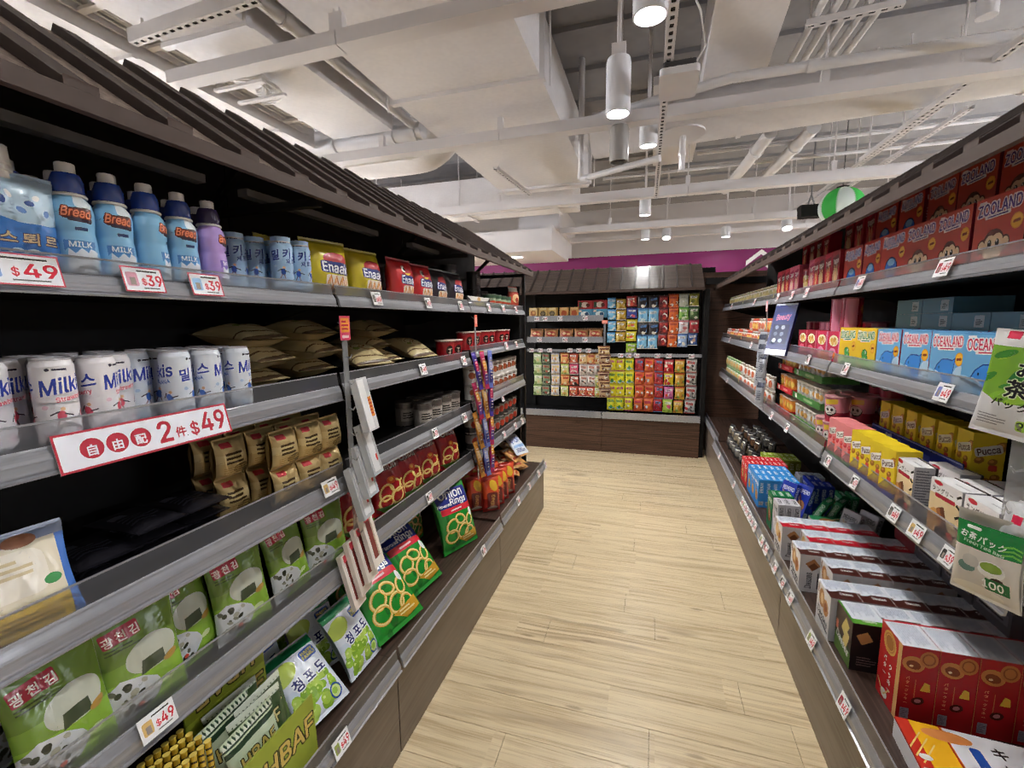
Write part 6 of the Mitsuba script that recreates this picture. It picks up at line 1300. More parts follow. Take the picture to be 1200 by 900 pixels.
# ------------------------------------------------------------------ bottom deck, near unit
RDZ = 0.3685
def cookie_box(stripe, face, photo, side_txt):
    a = Art(0.108, 0.142, face).ell(-0.015, 0.10, 0.022, 0.03, photo).ell(0.02, 0.085, 0.022, 0.026, photo).ell(-0.012, 0.10, 0.012, 0.018, 'e8c898').ell(0.02, 0.088, 0.012, 0.014, '9a5a34').rect(-0.044, 0.12, 0.008, 0.03, '8a5a3a', 0.002)
    a.text('Dasses', 0.0, 0.046, 0.022, '26242a', rot=-12, width=0.085).rect(0.006, 0.024, 0.08, 0.007, '3a3436', 0.001, -12)
    s = Art(0.082, 0.142, 'c4c4c8').rect(0.0, 0.105, 0.034, 0.034, '9a6a44', 0.002, 40).rect(0.002, 0.098, 0.024, 0.022, '5a3018', 0.002, 40).text('Dasses', -0.012, 0.045, 0.02, '2a2830', rot=90, width=0.06).rect(0.018, 0.045, 0.005, 0.06, '3a3238')
    t = Art(0.108, 0.082, 'dfe5ee').lines(-0.022, 0.042, 0.056, 0.07, 12, '8e99b0', 0.45, 3)
    # printed dark band along the near edge of the lid
    t.rect(0.030, 0.041, 0.048, 0.082, stripe).ell(0.008, 0.02, 0.006, 0.016, 'dfe5ee', 20).text('Dasses', 0.022, 0.05, 0.013, 'f0ecec', rot=90, width=0.034)
    return carton(0.108, 0.082, 0.142, a, s, t)
cb_ = {'red': cookie_box('b41c2c', 'e8e4e2', 'd8b070', ''), 'brown': cookie_box('46211c', 'e8e6e6', 'c08a58', ''), 'green': None}
ga_ = Art(0.108, 0.142, '3a4a2a').rect(0.0, 0.1, 0.108, 0.084, '4a3a30').rect(0.012, 0.1, 0.03, 0.05, 'dcc878', 0.002, -30).rect(0.02, 0.07, 0.028, 0.05, 'e4cf86', 0.002, -20).rect(0.0, 0.022, 0.108, 0.044, '5c7c38').rect(-0.042, 0.075, 0.016, 0.03, 'd8806a', 0.002).text('Dasses', 0.0, 0.045, 0.022, 'eef0e6', rot=-12, width=0.085)
gs_ = Art(0.082, 0.142, '1c1618').rect(-0.01, 0.1, 0.03, 0.03, 'b88a58', 0.002, 30).lines(0.0, 0.03, 0.05, 0.03, 4, '5a4a48', 0.5)
gt_ = Art(0.108, 0.082, 'dfe5ee').lines(-0.016, 0.045, 0.07, 0.06, 11, '9aa4b8', 0.42, 3).rect(0.043, 0.041, 0.022, 0.082, '5a9a34').rect(0, 0.003, 0.108, 0.006, '4a8a2c').text('Dasses', 0.036, 0.045, 0.01, 'f0f4ec', rot=90, width=0.034)
cb_['green'] = carton(0.108, 0.082, 0.142, ga_, gs_, gt_)
for rname, kind, yc, x0, n_ in (('a', 'red', 2.035, 0.575, 4), ('b', 'red', 1.922, 0.64, 4), ('c', 'brown', 1.808, 0.578, 5), ('d', 'brown', 1.694, 0.64, 4), ('e', 'brown', 1.54, 0.585, 5), ('f', 'green', 1.425, 0.60, 1), ('f', 'brown', 1.425, 0.684, 4)):
    for i in range(n_):
        if rname == 'a' and yc + 0.06 > 1.995 and i < 0: continue
        place('cookie_carton', cb_[kind], (x0 + 0.0838 * i, yc, RDZ), 'R', yaw=0,
              label=('green cookie carton with pale wafers at the front of the deck' if kind == 'green' else 'white cookie carton with %s lid band, %s row from far end, %s from aisle' % (kind, ORD['abcdef'.index(rname)], ORD[i])), cat='cookie box', group='white cookie cartons in rows on the right deck')
rb_a = Art(0.10, 0.2, 'b81f22').rect(0.042, 0.1, 0.016, 0.2, 'd8a468').ell(-0.005, 0.165, 0.03, 0.03, 'd0954c').ell(-0.005, 0.165, 0.018, 0.018, 'a86a30').ring(-0.005, 0.165, 0.024, 0.024, 0.003, 'b87a3c')
for k, ch in enumerate('バター'): rb_a.text(ch, -0.018, 0.118 - 0.021 * k, 0.016, 'f0e4dc')
for k, ch in enumerate('クッキー'): rb_a.text(ch, 0.008, 0.108 - 0.021 * k, 0.018, 'f4ece4')
rb_a.ell(-0.01, 0.02, 0.016, 0.012, 'e0dcd0').rect(-0.03, 0.03, 0.004, 0.04, 'e0c080', 0, 50).rect(0.0, 0.03, 0.004, 0.04, 'e0c080', 0, -40)
rb_s = Art(0.074, 0.2, '9c1a1f').ell(-0.012, 0.155, 0.023, 0.02, 'b87c40', -20).ell(-0.012, 0.153, 0.015, 0.011, '7a3a1c', -20).ell(0.017, 0.172, 0.018, 0.021, 'b07038').ring(0.017, 0.172, 0.013, 0.015, 0.003, '8a4e24').ell(-0.016, 0.15, 0.004, 0.003, 'e0c8a0')
for k, ch in enumerate('バタークッキー'): rb_s.text(ch, -0.02, 0.118 - 0.011 * k, 0.0088, 'd89a74')
rb_s.rect(-0.004, 0.09, 0.002, 0.05, 'b86a48').poly([(0.006, 0.088), (0.026, 0.088), (0.024, 0.108), (0.014, 0.112)], 'd8b040').ell(0.004, 0.06, 0.013, 0.01, '4a1a14', 20).ell(0.004, 0.06, 0.007, 0.005, 'b0787c', 20).rect(-0.02, 0.022, 0.018, 0.028, '8c8a98').lines(-0.02, 0.022, 0.015, 0.024, 6, '5c5a66', 0.4)
rb_t = Art(0.10, 0.074, 'e6e9f2').lines(0.0, 0.036, 0.086, 0.058, 11, 'a4aabc', 0.42, 5).rect(-0.047, 0.037, 0.006, 0.074, 'c02430')
rb = carton(0.10, 0.074, 0.2, rb_a, rb_s, rb_t)
for i in range(4):
    place('cookie_carton', rb, (0.638 + 0.0755 * i, 1.266, RDZ), 'R', label='tall red butter cookie carton on the right deck, %s from the aisle' % ORD[i], cat='cookie box', group='tall red butter cookie cartons')
place('cookie_carton', rb, (0.975, 1.262, RDZ), 'R', yaw=4, label='tall red butter cookie carton set apart at the back of the deck', cat='cookie box', group='tall red butter cookie cartons')
ca = Art(0.36, 0.26, 'c83424').rect(0.0, 0.13, 0.20, 0.26, 'eceef4').rect(-0.125, 0.13, 0.06, 0.26, 'f0b422').rect(0.125, 0.13, 0.06, 0.26, 'f0b422').rect(-0.098, 0.13, 0.004, 0.26, 'b83020').rect(0.098, 0.13, 0.006, 0.26, 'b83020')
ca.ell(-0.095, 0.235, 0.045, 0.016, 'e09050').ell(0.12, 0.235, 0.045, 0.016, 'e09050')
for k, ch in enumerate('キャラメル'): ca.text(ch, -0.01, 0.225 - 0.036 * k, 0.032, '2a2024')
for k, ch in enumerate('クッキー'): ca.text(ch, 0.05, 0.19 - 0.02 * k, 0.016, '4a3a3c')
ca.rect(-0.055, 0.15, 0.02, 0.14, '2450a8', 0.006).text('キャラメル', -0.055, 0.15, 0.009, 'e8eef8', rot=-90).poly([(-0.11, 0.0), (-0.09, 0.05), (-0.075, 0.02), (-0.06, 0.06), (-0.04, 0.0)], 'd8481c')
for k in range(3): ca.rect(-0.165 + 0.008 * k, 0.2 - 0.014 * k, 0.003, 0.07, 'f0c870', 0, -35)
ca.ell(-0.16, 0.16, 0.012, 0.008, 'f0ece4').lines(-0.165, 0.09, 0.02, 0.09, 8, 'e8c0b0', 0.4)
cs = Art(0.26, 0.05, 'e8e6ea').rect(0, 0.047, 0.26, 0.006, 'b83020')
cb2 = carton(0.36, 0.26, 0.05, Art(0.36, 0.05, 'a82c20').rect(0, 0.025, 0.36, 0.01, 'd8a030').lines(0, 0.012, 0.3, 0.01, 1, 'e8c8a0'), cs, ca)
place('cookie_carton', cb2, (0.745, 1.021, RDZ), 'B', yaw=-4, label='flat orange and white caramel cookie carton lying at the near end of the deck', cat='cookie box')
dk_b = carton(0.14, 0.09, 0.12, Art(0.14, 0.12, '4c4c54').rect(0, 0.085, 0.12, 0.03, '8a8a94', 0.002).rect(0, 0.04, 0.12, 0.03, '6a6a74', 0.002).lines(0, 0.085, 0.1, 0.02, 2, '3a3a42').lines(0, 0.04, 0.1, 0.02, 2, '2c2c34'), '5a5a62', '6c6c74')
rd_b = carton(0.14, 0.09, 0.12, Art(0.14, 0.12, '6c1a22').rect(0, 0.06, 0.1, 0.03, '9a8a8c', 0.002).lines(0, 0.06, 0.08, 0.02, 2, '4a2a2c'), '8c8c92', '7c7c84')
for i, y in enumerate((1.93, 1.78, 1.63, 1.48)):
    place('cookie_carton', rd_b if i < 1 else dk_b, (0.965, y, RDZ + 0.1425) if i > 1 else (0.965, y, RDZ + 0.1425), 'R', label='dark carton stacked on the back rows of the right deck, %s from the far end' % ORD[i], cat='cookie box', group='dark cartons stacked at the back of the right deck')

# ------------------------------------------------------------------ second right unit
pt = [carton(0.075, 0.05, 0.14, Art(0.075, 0.14, c).rect(0, 0.1, 0.06, 0.04, d, 0.004, 8).text('Toppo', 0, 0.1, 0.02, 'f4f0ec', rot=8, width=0.052).ell(0.0, 0.045, 0.026, 0.03, e).rect(-0.005, 0.05, 0.006, 0.07, 'e8c890', 0, 12).rect(0.008, 0.05, 0.006, 0.07, 'e0b878', 0, -8), c) for c, d, e in (('b01c34', '7c1428', 'd85a4a'), ('d0607c', 'a83058', 'e8b0b8'), ('941c28', '60101c', 'c8a080'))]
pcn = cup(Art(2 * math.pi * 0.045, 0.105, 'a81e30').ell(0.0, 0.05, 0.032, 0.03, 'e8d8b0').ell(-0.01, 0.055, 0.012, 0.012, 'c89a48').ell(0.012, 0.05, 0.012, 0.012, 'b88030').ell(0.002, 0.04, 0.012, 0.01, 'e0c070').rect(0, 0.09, 0.3, 0.016, '7c1420'), 0.04, 0.045, 0.105, '8a1c28')
for i, (y, k) in enumerate(((2.08, 2), (2.16, 0), (2.24, 2), (2.30, 0), (2.36, 1), (2.58, 1), (2.66, 1), (2.74, 0), (2.82, 2), (2.90, 0))):
    place('biscuit_carton', pt[k], (0.70, y, RA), 'R', yaw=0, label='%s stick biscuit carton on right top shelf, %s beyond the car cartons' % (('red', 'pink', 'dark red')[k], ORD[i]), cat='biscuit box', group='stick biscuit cartons on the right top shelf')
for i, (x, y) in enumerate(((0.715, 2.455), (0.80, 2.46), (0.80, 2.36))):
    place('popcorn_cup', pcn, (x, y, RA), 'R', yaw=20, label='round red tin between stick biscuit cartons, %s' % ('in front', 'behind', 'behind on the near side')[i], cat='tin', group='round red tins on the top shelf')
for i, (y, k) in enumerate(((2.10, 0), (2.2, 0), (2.30, 2), (2.56, 0), (2.66, 2), (2.76, 2), (2.88, 0))):
    for j in range(2):
        place('biscuit_carton', pt[k], (0.81, y, RA + 0.1405 * j), 'R', label='red carton in the dark second row, %s from near end, %s' % (ORD[i], ('lower', 'upper')[j]), cat='biscuit box', group='red cartons in the second row of the right top shelf')
# second shelf: red and pink biscuit boxes and tall tins
pk = [carton(0.11, 0.075, 0.115, Art(0.11, 0.115, c).ell(0.0, 0.08, 0.042, 0.022, 'f0e0c0').ell(-0.018, 0.082, 0.013, 0.01, 'd8a850').ell(0.008, 0.084, 0.013, 0.01, 'c89040').ell(0.02, 0.074, 0.011, 0.009, 'e0b868').ell(-0.008, 0.07, 0.012, 0.009, 'e0b060').ell(-0.005, 0.03, 0.034, 0.022, d).ell(0.02, 0.022, 0.02, 0.013, e).rect(0.05, 0.058, 0.01, 0.115, d), d) for c, d, e in (('a01c30', 'd86078', 'e8a090'), ('c42c50', 'e090b0', 'e8803c'))]
for i, (y, k) in enumerate(((2.06, 1), (2.19, 1), (2.32, 0), (2.44, 0))):
    place('biscuit_carton', pk[k], (0.72, y, RB_), 'R', yaw=2, label='%s round biscuit carton, %s from the yellow dinosaur cartons' % (('dark red', 'pink and red')[k], ORD[i]), cat='biscuit box', group='red biscuit cartons on the right second shelf')
tt = cup(Art(2 * math.pi * 0.04, 0.15, '8c1a34').rect(0.0, 0.075, 0.03, 0.15, 'b82038').ell(0.0, 0.1, 0.013, 0.02, 'e0a050').ell(0.002, 0.05, 0.012, 0.02, 'd87050').rect(-0.05, 0.075, 0.05, 0.15, 'd888a4').rect(0.06, 0.075, 0.05, 0.15, 'c07890'), 0.04, 0.04, 0.15, '9a5a6c')
for i, (x, y, z) in enumerate(((0.80, 2.02, 0), (0.80, 2.105, 0), (0.80, 2.20, 0), (0.80, 2.3, 0), (0.80, 2.4, 0), (0.81, 2.5, 0), (0.73, 2.15, 1), (0.735, 2.06, 1), (0.81, 2.6, 0), (0.81, 2.7, 0))):
    place('biscuit_tin', tt, (x, y, RB_ + (0.1155 if z else 0)), 'R', yaw=20 * i, scale=(0.85 if z else 1.0), label='tall pink crimson tin, second shelf, %s' % (('standing on the front cartons, ' + ('nearer', 'farther')[0 if i == 6 else 1] + ' one') if z else ORD[i if i < 6 else i - 2] + ' in the back row from the near end'), cat='tin', group='tall crimson tins on the second shelf')
# third shelf of the second unit: panda cups in display trays
pc = cup(Art(2 * math.pi * 0.042, 0.10, 'd890a0').rect(0, 0.02, 0.3, 0.04, 'a82c44').rect(0.005, 0.082, 0.05, 0.02, 'e0c03c', 0.005, 6).ell(0.0, 0.046, 0.026, 0.021, '1c1a1c').ell(0.0, 0.048, 0.024, 0.018, 'f0eeea').ell(-0.009, 0.05, 0.0055, 0.006, '26221f').ell(0.01, 0.05, 0.0055, 0.006, '26221f').rect(0.0, 0.037, 0.022, 0.0022, '26221f', 0.001, 4), 0.036, 0.042, 0.10, 'c48a90', 0.024)
sc = cup(Art(2 * math.pi * 0.03, 0.085, 'e4e2dc').rect(0, 0.012, 0.2, 0.022, 'b8d080').ell(0.0, 0.05, 0.012, 0.014, 'd8a860').ell(0.06, 0.05, 0.012, 0.014, '4a4a46').ell(-0.06, 0.05, 0.012, 0.014, 'c86a5a').rect(0.0, 0.075, 0.2, 0.006, 'c0b8a8'), 0.026, 0.03, 0.085, 'd0ccc2', 0.024)
sr = cup(Art(2 * math.pi * 0.03, 0.085, 'e8e4e0').rect(0, 0.05, 0.06, 0.07, 'e08a34', 0.01).ell(0.0, 0.05, 0.014, 0.016, 'f0d060').rect(0.09, 0.04, 0.03, 0.05, 'd85a3a', 0.006), 0.026, 0.03, 0.085, 'b8a090', 0.024)
def cup_tray(y0, y1, x0, x1, z, col, proto, word, levels, tray_label):
    nn = int((y1 - y0 - 0.006) / 0.0625); mm = int((x1 - x0 - 0.006) / 0.0625)
    for lv in range(levels):
        zz_ = z + lv * 0.1165
        t = thing('display_tray', tray_label + (', lower one', ', upper one', ', topmost one')[lv], 'display tray')
        L_ = y1 - y0
        a = Art(L_, 0.03, col).rect(-L_ * 0.35, 0.015, 0.03, 0.022, 'e8e4e0').rect(L_ * 0.1, 0.015, L_ * 0.3, 0.012, {'c42430': 'e07a80', '3c7a3c': '9cc08c'}[col], 0.003)
        put('front_panel', carton(L_, 0.002, 0.03, a, col), None, t, m=T().translate([x0, (y0 + y1) / 2, zz_]).rotate([0, 0, 1], -90))
        put('side_panel', carton(x1 - x0, 0.002, 0.03, Art(x1 - x0, 0.03, col).rect(-0.02, 0.015, 0.03, 0.018, {'c42430': 'd8686c', '3c7a3c': '2c5a2c'}[col]), col), None, t, m=T().translate([(x0 + x1) / 2 + 0.002, y0, zz_]))
        put('base_panel', carton(L_ - 0.004, x1 - x0 - 0.004, 0.002, col, col, 'c8c4b8'), None, t, m=T().translate([(x0 + x1) / 2 + 0.002, (y0 + y1) / 2, zz_]).rotate([0, 0, 1], -90))
        for i in range(nn):
            for j in range(mm):
                if j > 0 and 0 < i < nn - 1 and lv < levels - 1: continue
                place('snack_cup', proto, (x0 + 0.034 + 0.0625 * j, y0 + 0.034 + 0.0625 * i, zz_ + 0.0025), 'R', yaw=24 + 17 * ((i + j) % 3), label='%s, %s level, %s from near end, %s from aisle' % (word, ORD[lv], ORD[i], ORD[j]), cat='snack cup', group=word + 's in display trays')
cup_tray(2.20, 2.595, 0.70, 0.835, 0.8405, '3c7a3c', sc, 'white snack cup in a green tray', 3, 'green display tray of white snack cups')
cup_tray(2.62, 2.89, 0.70, 0.835, 0.8405, 'c42430', sr, 'orange snack cup in a red tray', 3, 'red display tray of snack cups')
for i, (x, y, z) in enumerate(((0.712, 2.055, 0), (0.712, 2.055, 1), (0.80, 2.06, 0), (0.80, 2.06, 1), (0.715, 2.15, 0), (0.80, 2.15, 0), (0.80, 2.15, 1), (0.89, 2.06, 0), (0.89, 2.06, 1), (0.89, 2.06, 2), (0.89, 2.15, 2), (0.89, 2.15, 1), (0.89, 2.15, 0))):
    place('panda_cup', pc, (x, y, 0.8405 + 0.1035 * z), 'R', yaw=34, label='pink cup with black and white face, %s from aisle, %s level, %s column' % (ORD[0 if x < 0.72 else (1 if x < 0.85 else 2)], ORD[z], ('near', 'far')[y > 2.1]), cat='snack cup', group='pink snack cups with black and white faces')
# deck of the second unit: stick snack boxes
def stick_box(c, txt, tc='f2f2f4', photo='b87a48', w=0.085, h=0.155, d=0.028, top=None):
    a = Art(w, h, c).text(txt, 0.0, h * 0.8, h * 0.12, tc, width=w * 0.8).ell(0.005, h * 0.36, w * 0.3, h * 0.18, photo).rect(-w * 0.1, h * 0.5, 0.005, h * 0.5, 'd8b880', 0, 30).rect(w * 0.05, h * 0.48, 0.005, h * 0.5, '6a3a20', 0, 30)
    s = Art(d, h, c).text(txt, 0, h * 0.7, d * 0.5, tc, rot=90).rect(0, h * 0.15, d * 0.7, h * 0.14, 'c8ccd4').lines(0, h * 0.15, d * 0.5, h * 0.1, 4, '5a5c66', 0.4)
    t = Art(w, d, top or c).text(txt, 0, d * 0.5, d * 0.45, tc, width=w * 0.6)
    return carton(w, d, h, a, s, t)
sb = {'sky': stick_box('3a90d8', 'BRAN', 'e8f2fa', 'c89868', 0.09, 0.15, 0.03), 'red': stick_box('c82c34', 'STIX', 'f4e8e4', 'd8a060', 0.085, 0.145, 0.022), 'navy': stick_box('2036a8', 'PEPERO', 'e8ecfa', 'b07a58', 0.085, 0.165, 0.028), 'green': stick_box('1f6e44', 'PEPERO', 'e4f0e8', '7a4a2c', 0.085, 0.165, 0.028), 'white': stick_box('c4c4ca', 'PEPERO', '26242a', 'e8e8ec', 0.085, 0.165, 0.028), 'lime': stick_box('8c9c34', 'SOY', 'e8ecc8', '6a7428', 0.08, 0.12, 0.03), 'pale': stick_box('d0d8e0', 'MILK', '6a7488', 'a8b8c8', 0.085, 0.14, 0.028)}
for j in range(3):
    for i in range(6):
        place('stick_snack_box', sb['sky'], (0.575 + 0.0315 * i, 2.58 + 0.0925 * j, RDZ), 'R', label='sky blue snack box on right deck, %s rank, %s from aisle' % (ORD[j], ORD[i]), cat='snack box', group='sky blue snack boxes on the right deck')
for j in range(2):
    for i in range(9):
        place('stick_snack_box', sb['red'], (0.57 + 0.0235 * i, 2.868 + 0.088 * j, RDZ), 'R', label='red stick snack box on right deck, %s rank, %s from aisle' % (ORD[j], ORD[i]), cat='snack box', group='red stick snack boxes on the right deck')
for i, (x, y, z, yw, tl, k) in enumerate(((0.66, 2.47, 0.0, -30, 18, 'navy'), (0.715, 2.44, 0.0, -26, 20, 'navy'), (0.80, 2.50, 0.0, 0, 0, 'navy'), (0.83, 2.50, 0.0, 0, 0, 'navy'), (0.86, 2.5, 0.0, 0, 0, 'navy'), (0.80, 2.59, 0.0, 0, 0, 'navy'), (0.83, 2.59, 0.0, 0, 0, 'navy'))):
    place('stick_snack_box', sb[k], (x, y, RDZ + 0.0005 + 0.0145 * math.sin(math.radians(tl)) + z), 'R', yaw=-yw, tilt=tl, label='deep blue stick snack box %s, %s' % ('leaning in front of the sky blue block' if tl else 'upright behind the leaning ones', ORD[i]), cat='snack box', group='deep blue stick snack boxes')
for i, (x, y, z, yw, tl) in enumerate(((0.74, 2.34, 0.0, 35, 26), (0.80, 2.345, 0.0, 35, 24), (0.86, 2.38, 0.0, 0, 6), (0.90, 2.38, 0.0, 0, 6))):
    place('stick_snack_box', sb['green'], (x, y, RDZ + 0.0005 + 0.0145 * math.sin(math.radians(tl)) + z), 'R', yaw=-yw, tilt=tl, label='dark green stick snack box leaning behind the flat ones, %s from the aisle' % ORD[i], cat='snack box', group='dark green stick snack boxes')
for i in range(3):
    place('stick_snack_box', sb['green'], (0.575 + 0.03 * i, 2.305, RDZ), 'R', label='dark green stick snack box standing at the deck front, %s from the aisle' % ORD[i], cat='snack box', group='dark green stick snack boxes')
for i in range(3):
    place('stick_snack_box', sb['green'], (0.715, 2.235, RDZ + 0.0145 + 0.0285 * i), 'R', yaw=0, tilt=89.5, label='dark green stick snack box lying flat, %s from the bottom of its pile' % ORD[i], cat='snack box', group='dark green stick snack boxes')
for i in range(3):
    place('stick_snack_box', sb['white'], (0.575 + 0.03 * i, 2.205, RDZ), 'R', label='white silver stick snack box standing at the deck front, %s from the aisle' % ORD[i], cat='snack box', group='white silver stick snack boxes')
for i, (x, y) in enumerate(((0.81, 2.145), (0.872, 2.145))):
    place('stick_snack_box', sb['white'], (x, y, RDZ + 0.0045), 'R', yaw=24, tilt=16, label='white silver stick snack box leaning below the third shelf, %s' % ('nearer the aisle', 'farther in')[i], cat='snack box', group='white silver stick snack boxes')
for i in range(4):
    place('stick_snack_box', sb['pale'], (0.80 + 0.03 * i, 2.72, RDZ), 'R', label='pale stick snack box behind the sky blue block, %s from the aisle' % ORD[i], cat='snack box', group='pale stick snack boxes')
for i in range(6):
    for j in range(2):
        place('stick_snack_box', sb['lime'], (0.72 + 0.0315 * i, 3.08 + 0.085 * j, RDZ + 0.0), 'R', label='olive green snack box beside dark packets, %s from aisle, %s rank' % (ORD[i], ORD[j]), cat='snack box', group='olive green snack boxes')
# ------------------------------------------------------------------ third and farthest right units: small packs
def mini(c, d, e, w=0.07, h=0.085, t=0.03, seed=1):
    return pillow(w, h, t, Art(w, h, c).rect(0, h * 0.82, w, h * 0.2, d).ell(0.0, h * 0.42, w * 0.32, h * 0.26, e).rect(0, h * 0.75, w * 0.6, h * 0.08, 'f0ece0'), d, seed, 0.022, flatbase=0.5)
mi_ = [mini('d8d2ae', 'b0a678', 'b8a468', seed=1), mini('dcd6b8', '8a9670', 'c4b078', seed=2), mini('dedac4', 'b09a78', 'a89c68', seed=3), mini('d86038', 'a82c24', 'e8c060', seed=4), mini('e8e4dc', '9a8a78', 'c86a4a', seed=5), mini('b8cc9c', '5c8a4c', 'd8a860', seed=6), mini('2c2c2b', '161616', '6a665e', seed=7), mini('3e3c3a', '1c1c1b', '7c7058', seed=8), mini('322e2c', '1a1716', '6a4c34', seed=9)]
for r in range(2):
    for i in range(20):
        y = 2.99 + 0.088 * i
        place('snack_pack', mi_[(i + r) % 3], (0.705 + 0.07 * r, y, RA + 0.001), 'R', yaw=16, tilt=3, label='small cream pack on far right top shelf, %s row, %s from near end' % (('front', 'second')[r], (ORD + ['fifteenth', 'sixteenth', 'seventeenth', 'eighteenth', 'nineteenth', 'twentieth'])[i]), cat='snack pack', group='small cream packs on the far right top shelf')
for r in range(2):
    for i in range(20):
        y = 2.92 + 0.092 * i
        place('snack_pack', mi_[3 + (i // 2 + r) % 2], (0.70 + 0.0 * r, y, RB_ + 0.001 + 0.087 * r) if i < 9 or r == 0 else (0.78, y, RB_ + 0.001), 'R', yaw=14, tilt=2, label='small orange pack on far right second shelf, %s, %s from near end' % (('lower', 'upper')[r] if i < 9 or r == 0 else 'behind', (ORD + ['fifteenth', 'sixteenth', 'seventeenth', 'eighteenth', 'nineteenth', 'twentieth'])[i]), cat='snack pack', group='small orange packs on the far right second shelf')
for r in range(2):
    for i in range(14):
        y = 3.0 + 0.125 * i
        if abs(y - 3.87) < 0.05: y += 0.05
        place('snack_pack', mi_[5 if i > 7 else 4], (0.70, y, 0.8405 + 0.001 + 0.087 * r), 'R', yaw=14, tilt=2, label='small pale pack on far right third shelf, %s, %s from near end' % (('lower', 'upper')[r], ORD[i]), cat='snack pack', group='small packs on the far right third shelf')
q = random.Random(21)
for lay in range(2):
    for i in range(15):
        col, row = i % 3, i // 3
        place('dark_snack_pack', mi_[6 + (i + lay) % 3], (0.61 + 0.085 * col + 0.01 * lay, 3.30 + 0.115 * row, RDZ + 0.002 + 0.088 * lay + (0.014 if 3.30 + 0.115 * row > 3.8 else 0)), 'R', yaw=q.uniform(0, 50), tilt=q.uniform(2, 10), label='dark foil pack on far right deck, %s layer, %s row, %s from aisle' % (('lower', 'upper')[lay], ORD[row], ORD[col]), cat='snack pack', group='dark foil packs stacked on the right deck')

# ------------------------------------------------------------------ clip strips and hanging goods on the right
clip_strip('clip_strip', 0.632, 0.985, 0.84, 1.36, 'clear clip strip carrying tea bag packs at the near right', None, 0.046, 38)
tb = Art(0.13, 0.20, 'eceef0').rect(0, 0.118, 0.13, 0.104, '7cae3a')
q = random.Random(2)
for k in range(26):
    tb.ell(q.uniform(-0.065, 0.065), q.uniform(0.075, 0.165), q.uniform(0.014, 0.026), q.uniform(0.004, 0.008), q.choice(['3f8a34', '9ccc3c', 'b8dc50', '2f7438', '86bc3c', 'cfe86a']), rot=q.uniform(20, 70))
tb.rect(0, 0.185, 0.13, 0.032, 'f2f3f4').rect(-0.035, 0.19, 0.02, 0.014, 'd82a50', 0.001).lines(0.02, 0.18, 0.06, 0.01, 2, '4a8a3a', 0.5).poly([(-0.065, 0.0), (0.065, 0.0), (0.065, 0.07), (0.0, 0.055), (-0.065, 0.08)], 'e6e8ec')
tb.rect(0.046, 0.11, 0.014, 0.11, 'e8e44c', 0, -14).text('お', 0.002, 0.135, 0.032, '161616', out='e8f4c8', ow=0.0015).text('茶', -0.004, 0.098, 0.036, '161616', out='e8f4c8', ow=0.0015).text('パック', -0.008, 0.066, 0.017, '161616', rot=-8).lines(-0.03, 0.03, 0.05, 0.022, 4, '9a9ca4', 0.4).rect(0.026, 0.028, 0.04, 0.02, 'b4d858', 0.004).text('92', 0.018, 0.028, 0.014, '1f3a14')
place('tea_bag_pack', pillow(0.13, 0.20, 0.03, tb, 'd4d8dc', 3, 0.012), (0.612, 1.0, 1.135), 'R', yaw=30, tilt=2, scale=0.95, roll=6, label='white and leaf green tea bag pack hanging highest on the right clip strip', cat='tea pack')
tg = Art(0.13, 0.165, 'd8d2c8').rect(0, 0.14, 0.13, 0.06, '1f7d3c').rect(-0.026, 0.155, 0.032, 0.007, 'e8f0e8', 0.003).text('お茶パック', -0.006, 0.136, 0.018, 'f0f4f0', rot=-6, width=0.09).text('Fresh Tea Bag', -0.002, 0.119, 0.007, 'c8e0cc', rot=-6, width=0.08)
for k in range(3): tg.poly([(0.034, 0.114 + 0.009 * k), (0.05, 0.119 + 0.009 * k), (0.064, 0.114 + 0.009 * k), (0.064, 0.118 + 0.009 * k), (0.05, 0.123 + 0.009 * k), (0.034, 0.118 + 0.009 * k)], '6cc04c')
tg.ell(0.018, 0.075, 0.026, 0.018, 'f0efe8').ell(0.018, 0.080, 0.02, 0.011, '8aa844').ell(-0.03, 0.065, 0.018, 0.012, '6a8a80').ell(-0.022, 0.08, 0.018, 0.014, 'c8c4bc').ell(0.03, 0.055, 0.012, 0.006, '3a2420').rect(0.03, 0.042, 0.044, 0.026, '1f6a36', 0.002).text('100', 0.022, 0.042, 0.016, 'f4f6f0').ell(-0.01, 0.015, 0.05, 0.014, 'e6e0d2')
place('tea_bag_pack', pillow(0.135, 0.19, 0.035, Art(0.135, 0.19, 'd6d8da') if False else tg, 'c8c4bc', 6, 0.012), (0.598, 0.985, 0.835), 'R', scale=0.82, yaw=26, tilt=4, roll=-3, label='green topped tea bag pack with a cup picture hanging lower on the right clip strip', cat='tea pack')
place('tea_bag_pack', pillow(0.135, 0.10, 0.03, Art(0.135, 0.10, 'd8dade').rect(-0.035, 0.06, 0.022, 0.018, 'd82a50', 0.001).rect(0.035, 0.05, 0.02, 0.014, 'd84a5c', 0.001), 'c8ccd0', 2, 0.02), (0.634, 0.945, 0.945), 'R', scale=0.85, yaw=26, tilt=10, label='white top of a tea bag pack behind the green one on the right clip strip', cat='tea pack')
clip_strip('clip_strip', 0.632, 2.93, 0.86, 1.40, 'clear clip strip with silver packs on the far right', carton(0.04, 0.0012, 0.06, Art(0.04, 0.06, 'e8a0a4').rect(0, 0.03, 0.03, 0.03, 'f0d0d0'), 'e8a0a4', bsdf='paper'), 0.02)
fo = pillow(0.06, 0.15, 0.02, Art(0.06, 0.15, 'a8acb4').rect(0, 0.12, 0.05, 0.03, '4a4e5c', 0.003).lines(0, 0.06, 0.04, 0.06, 5, '5c6070', 0.4), '8c9098', 4, 0.02, bsdf='foil')
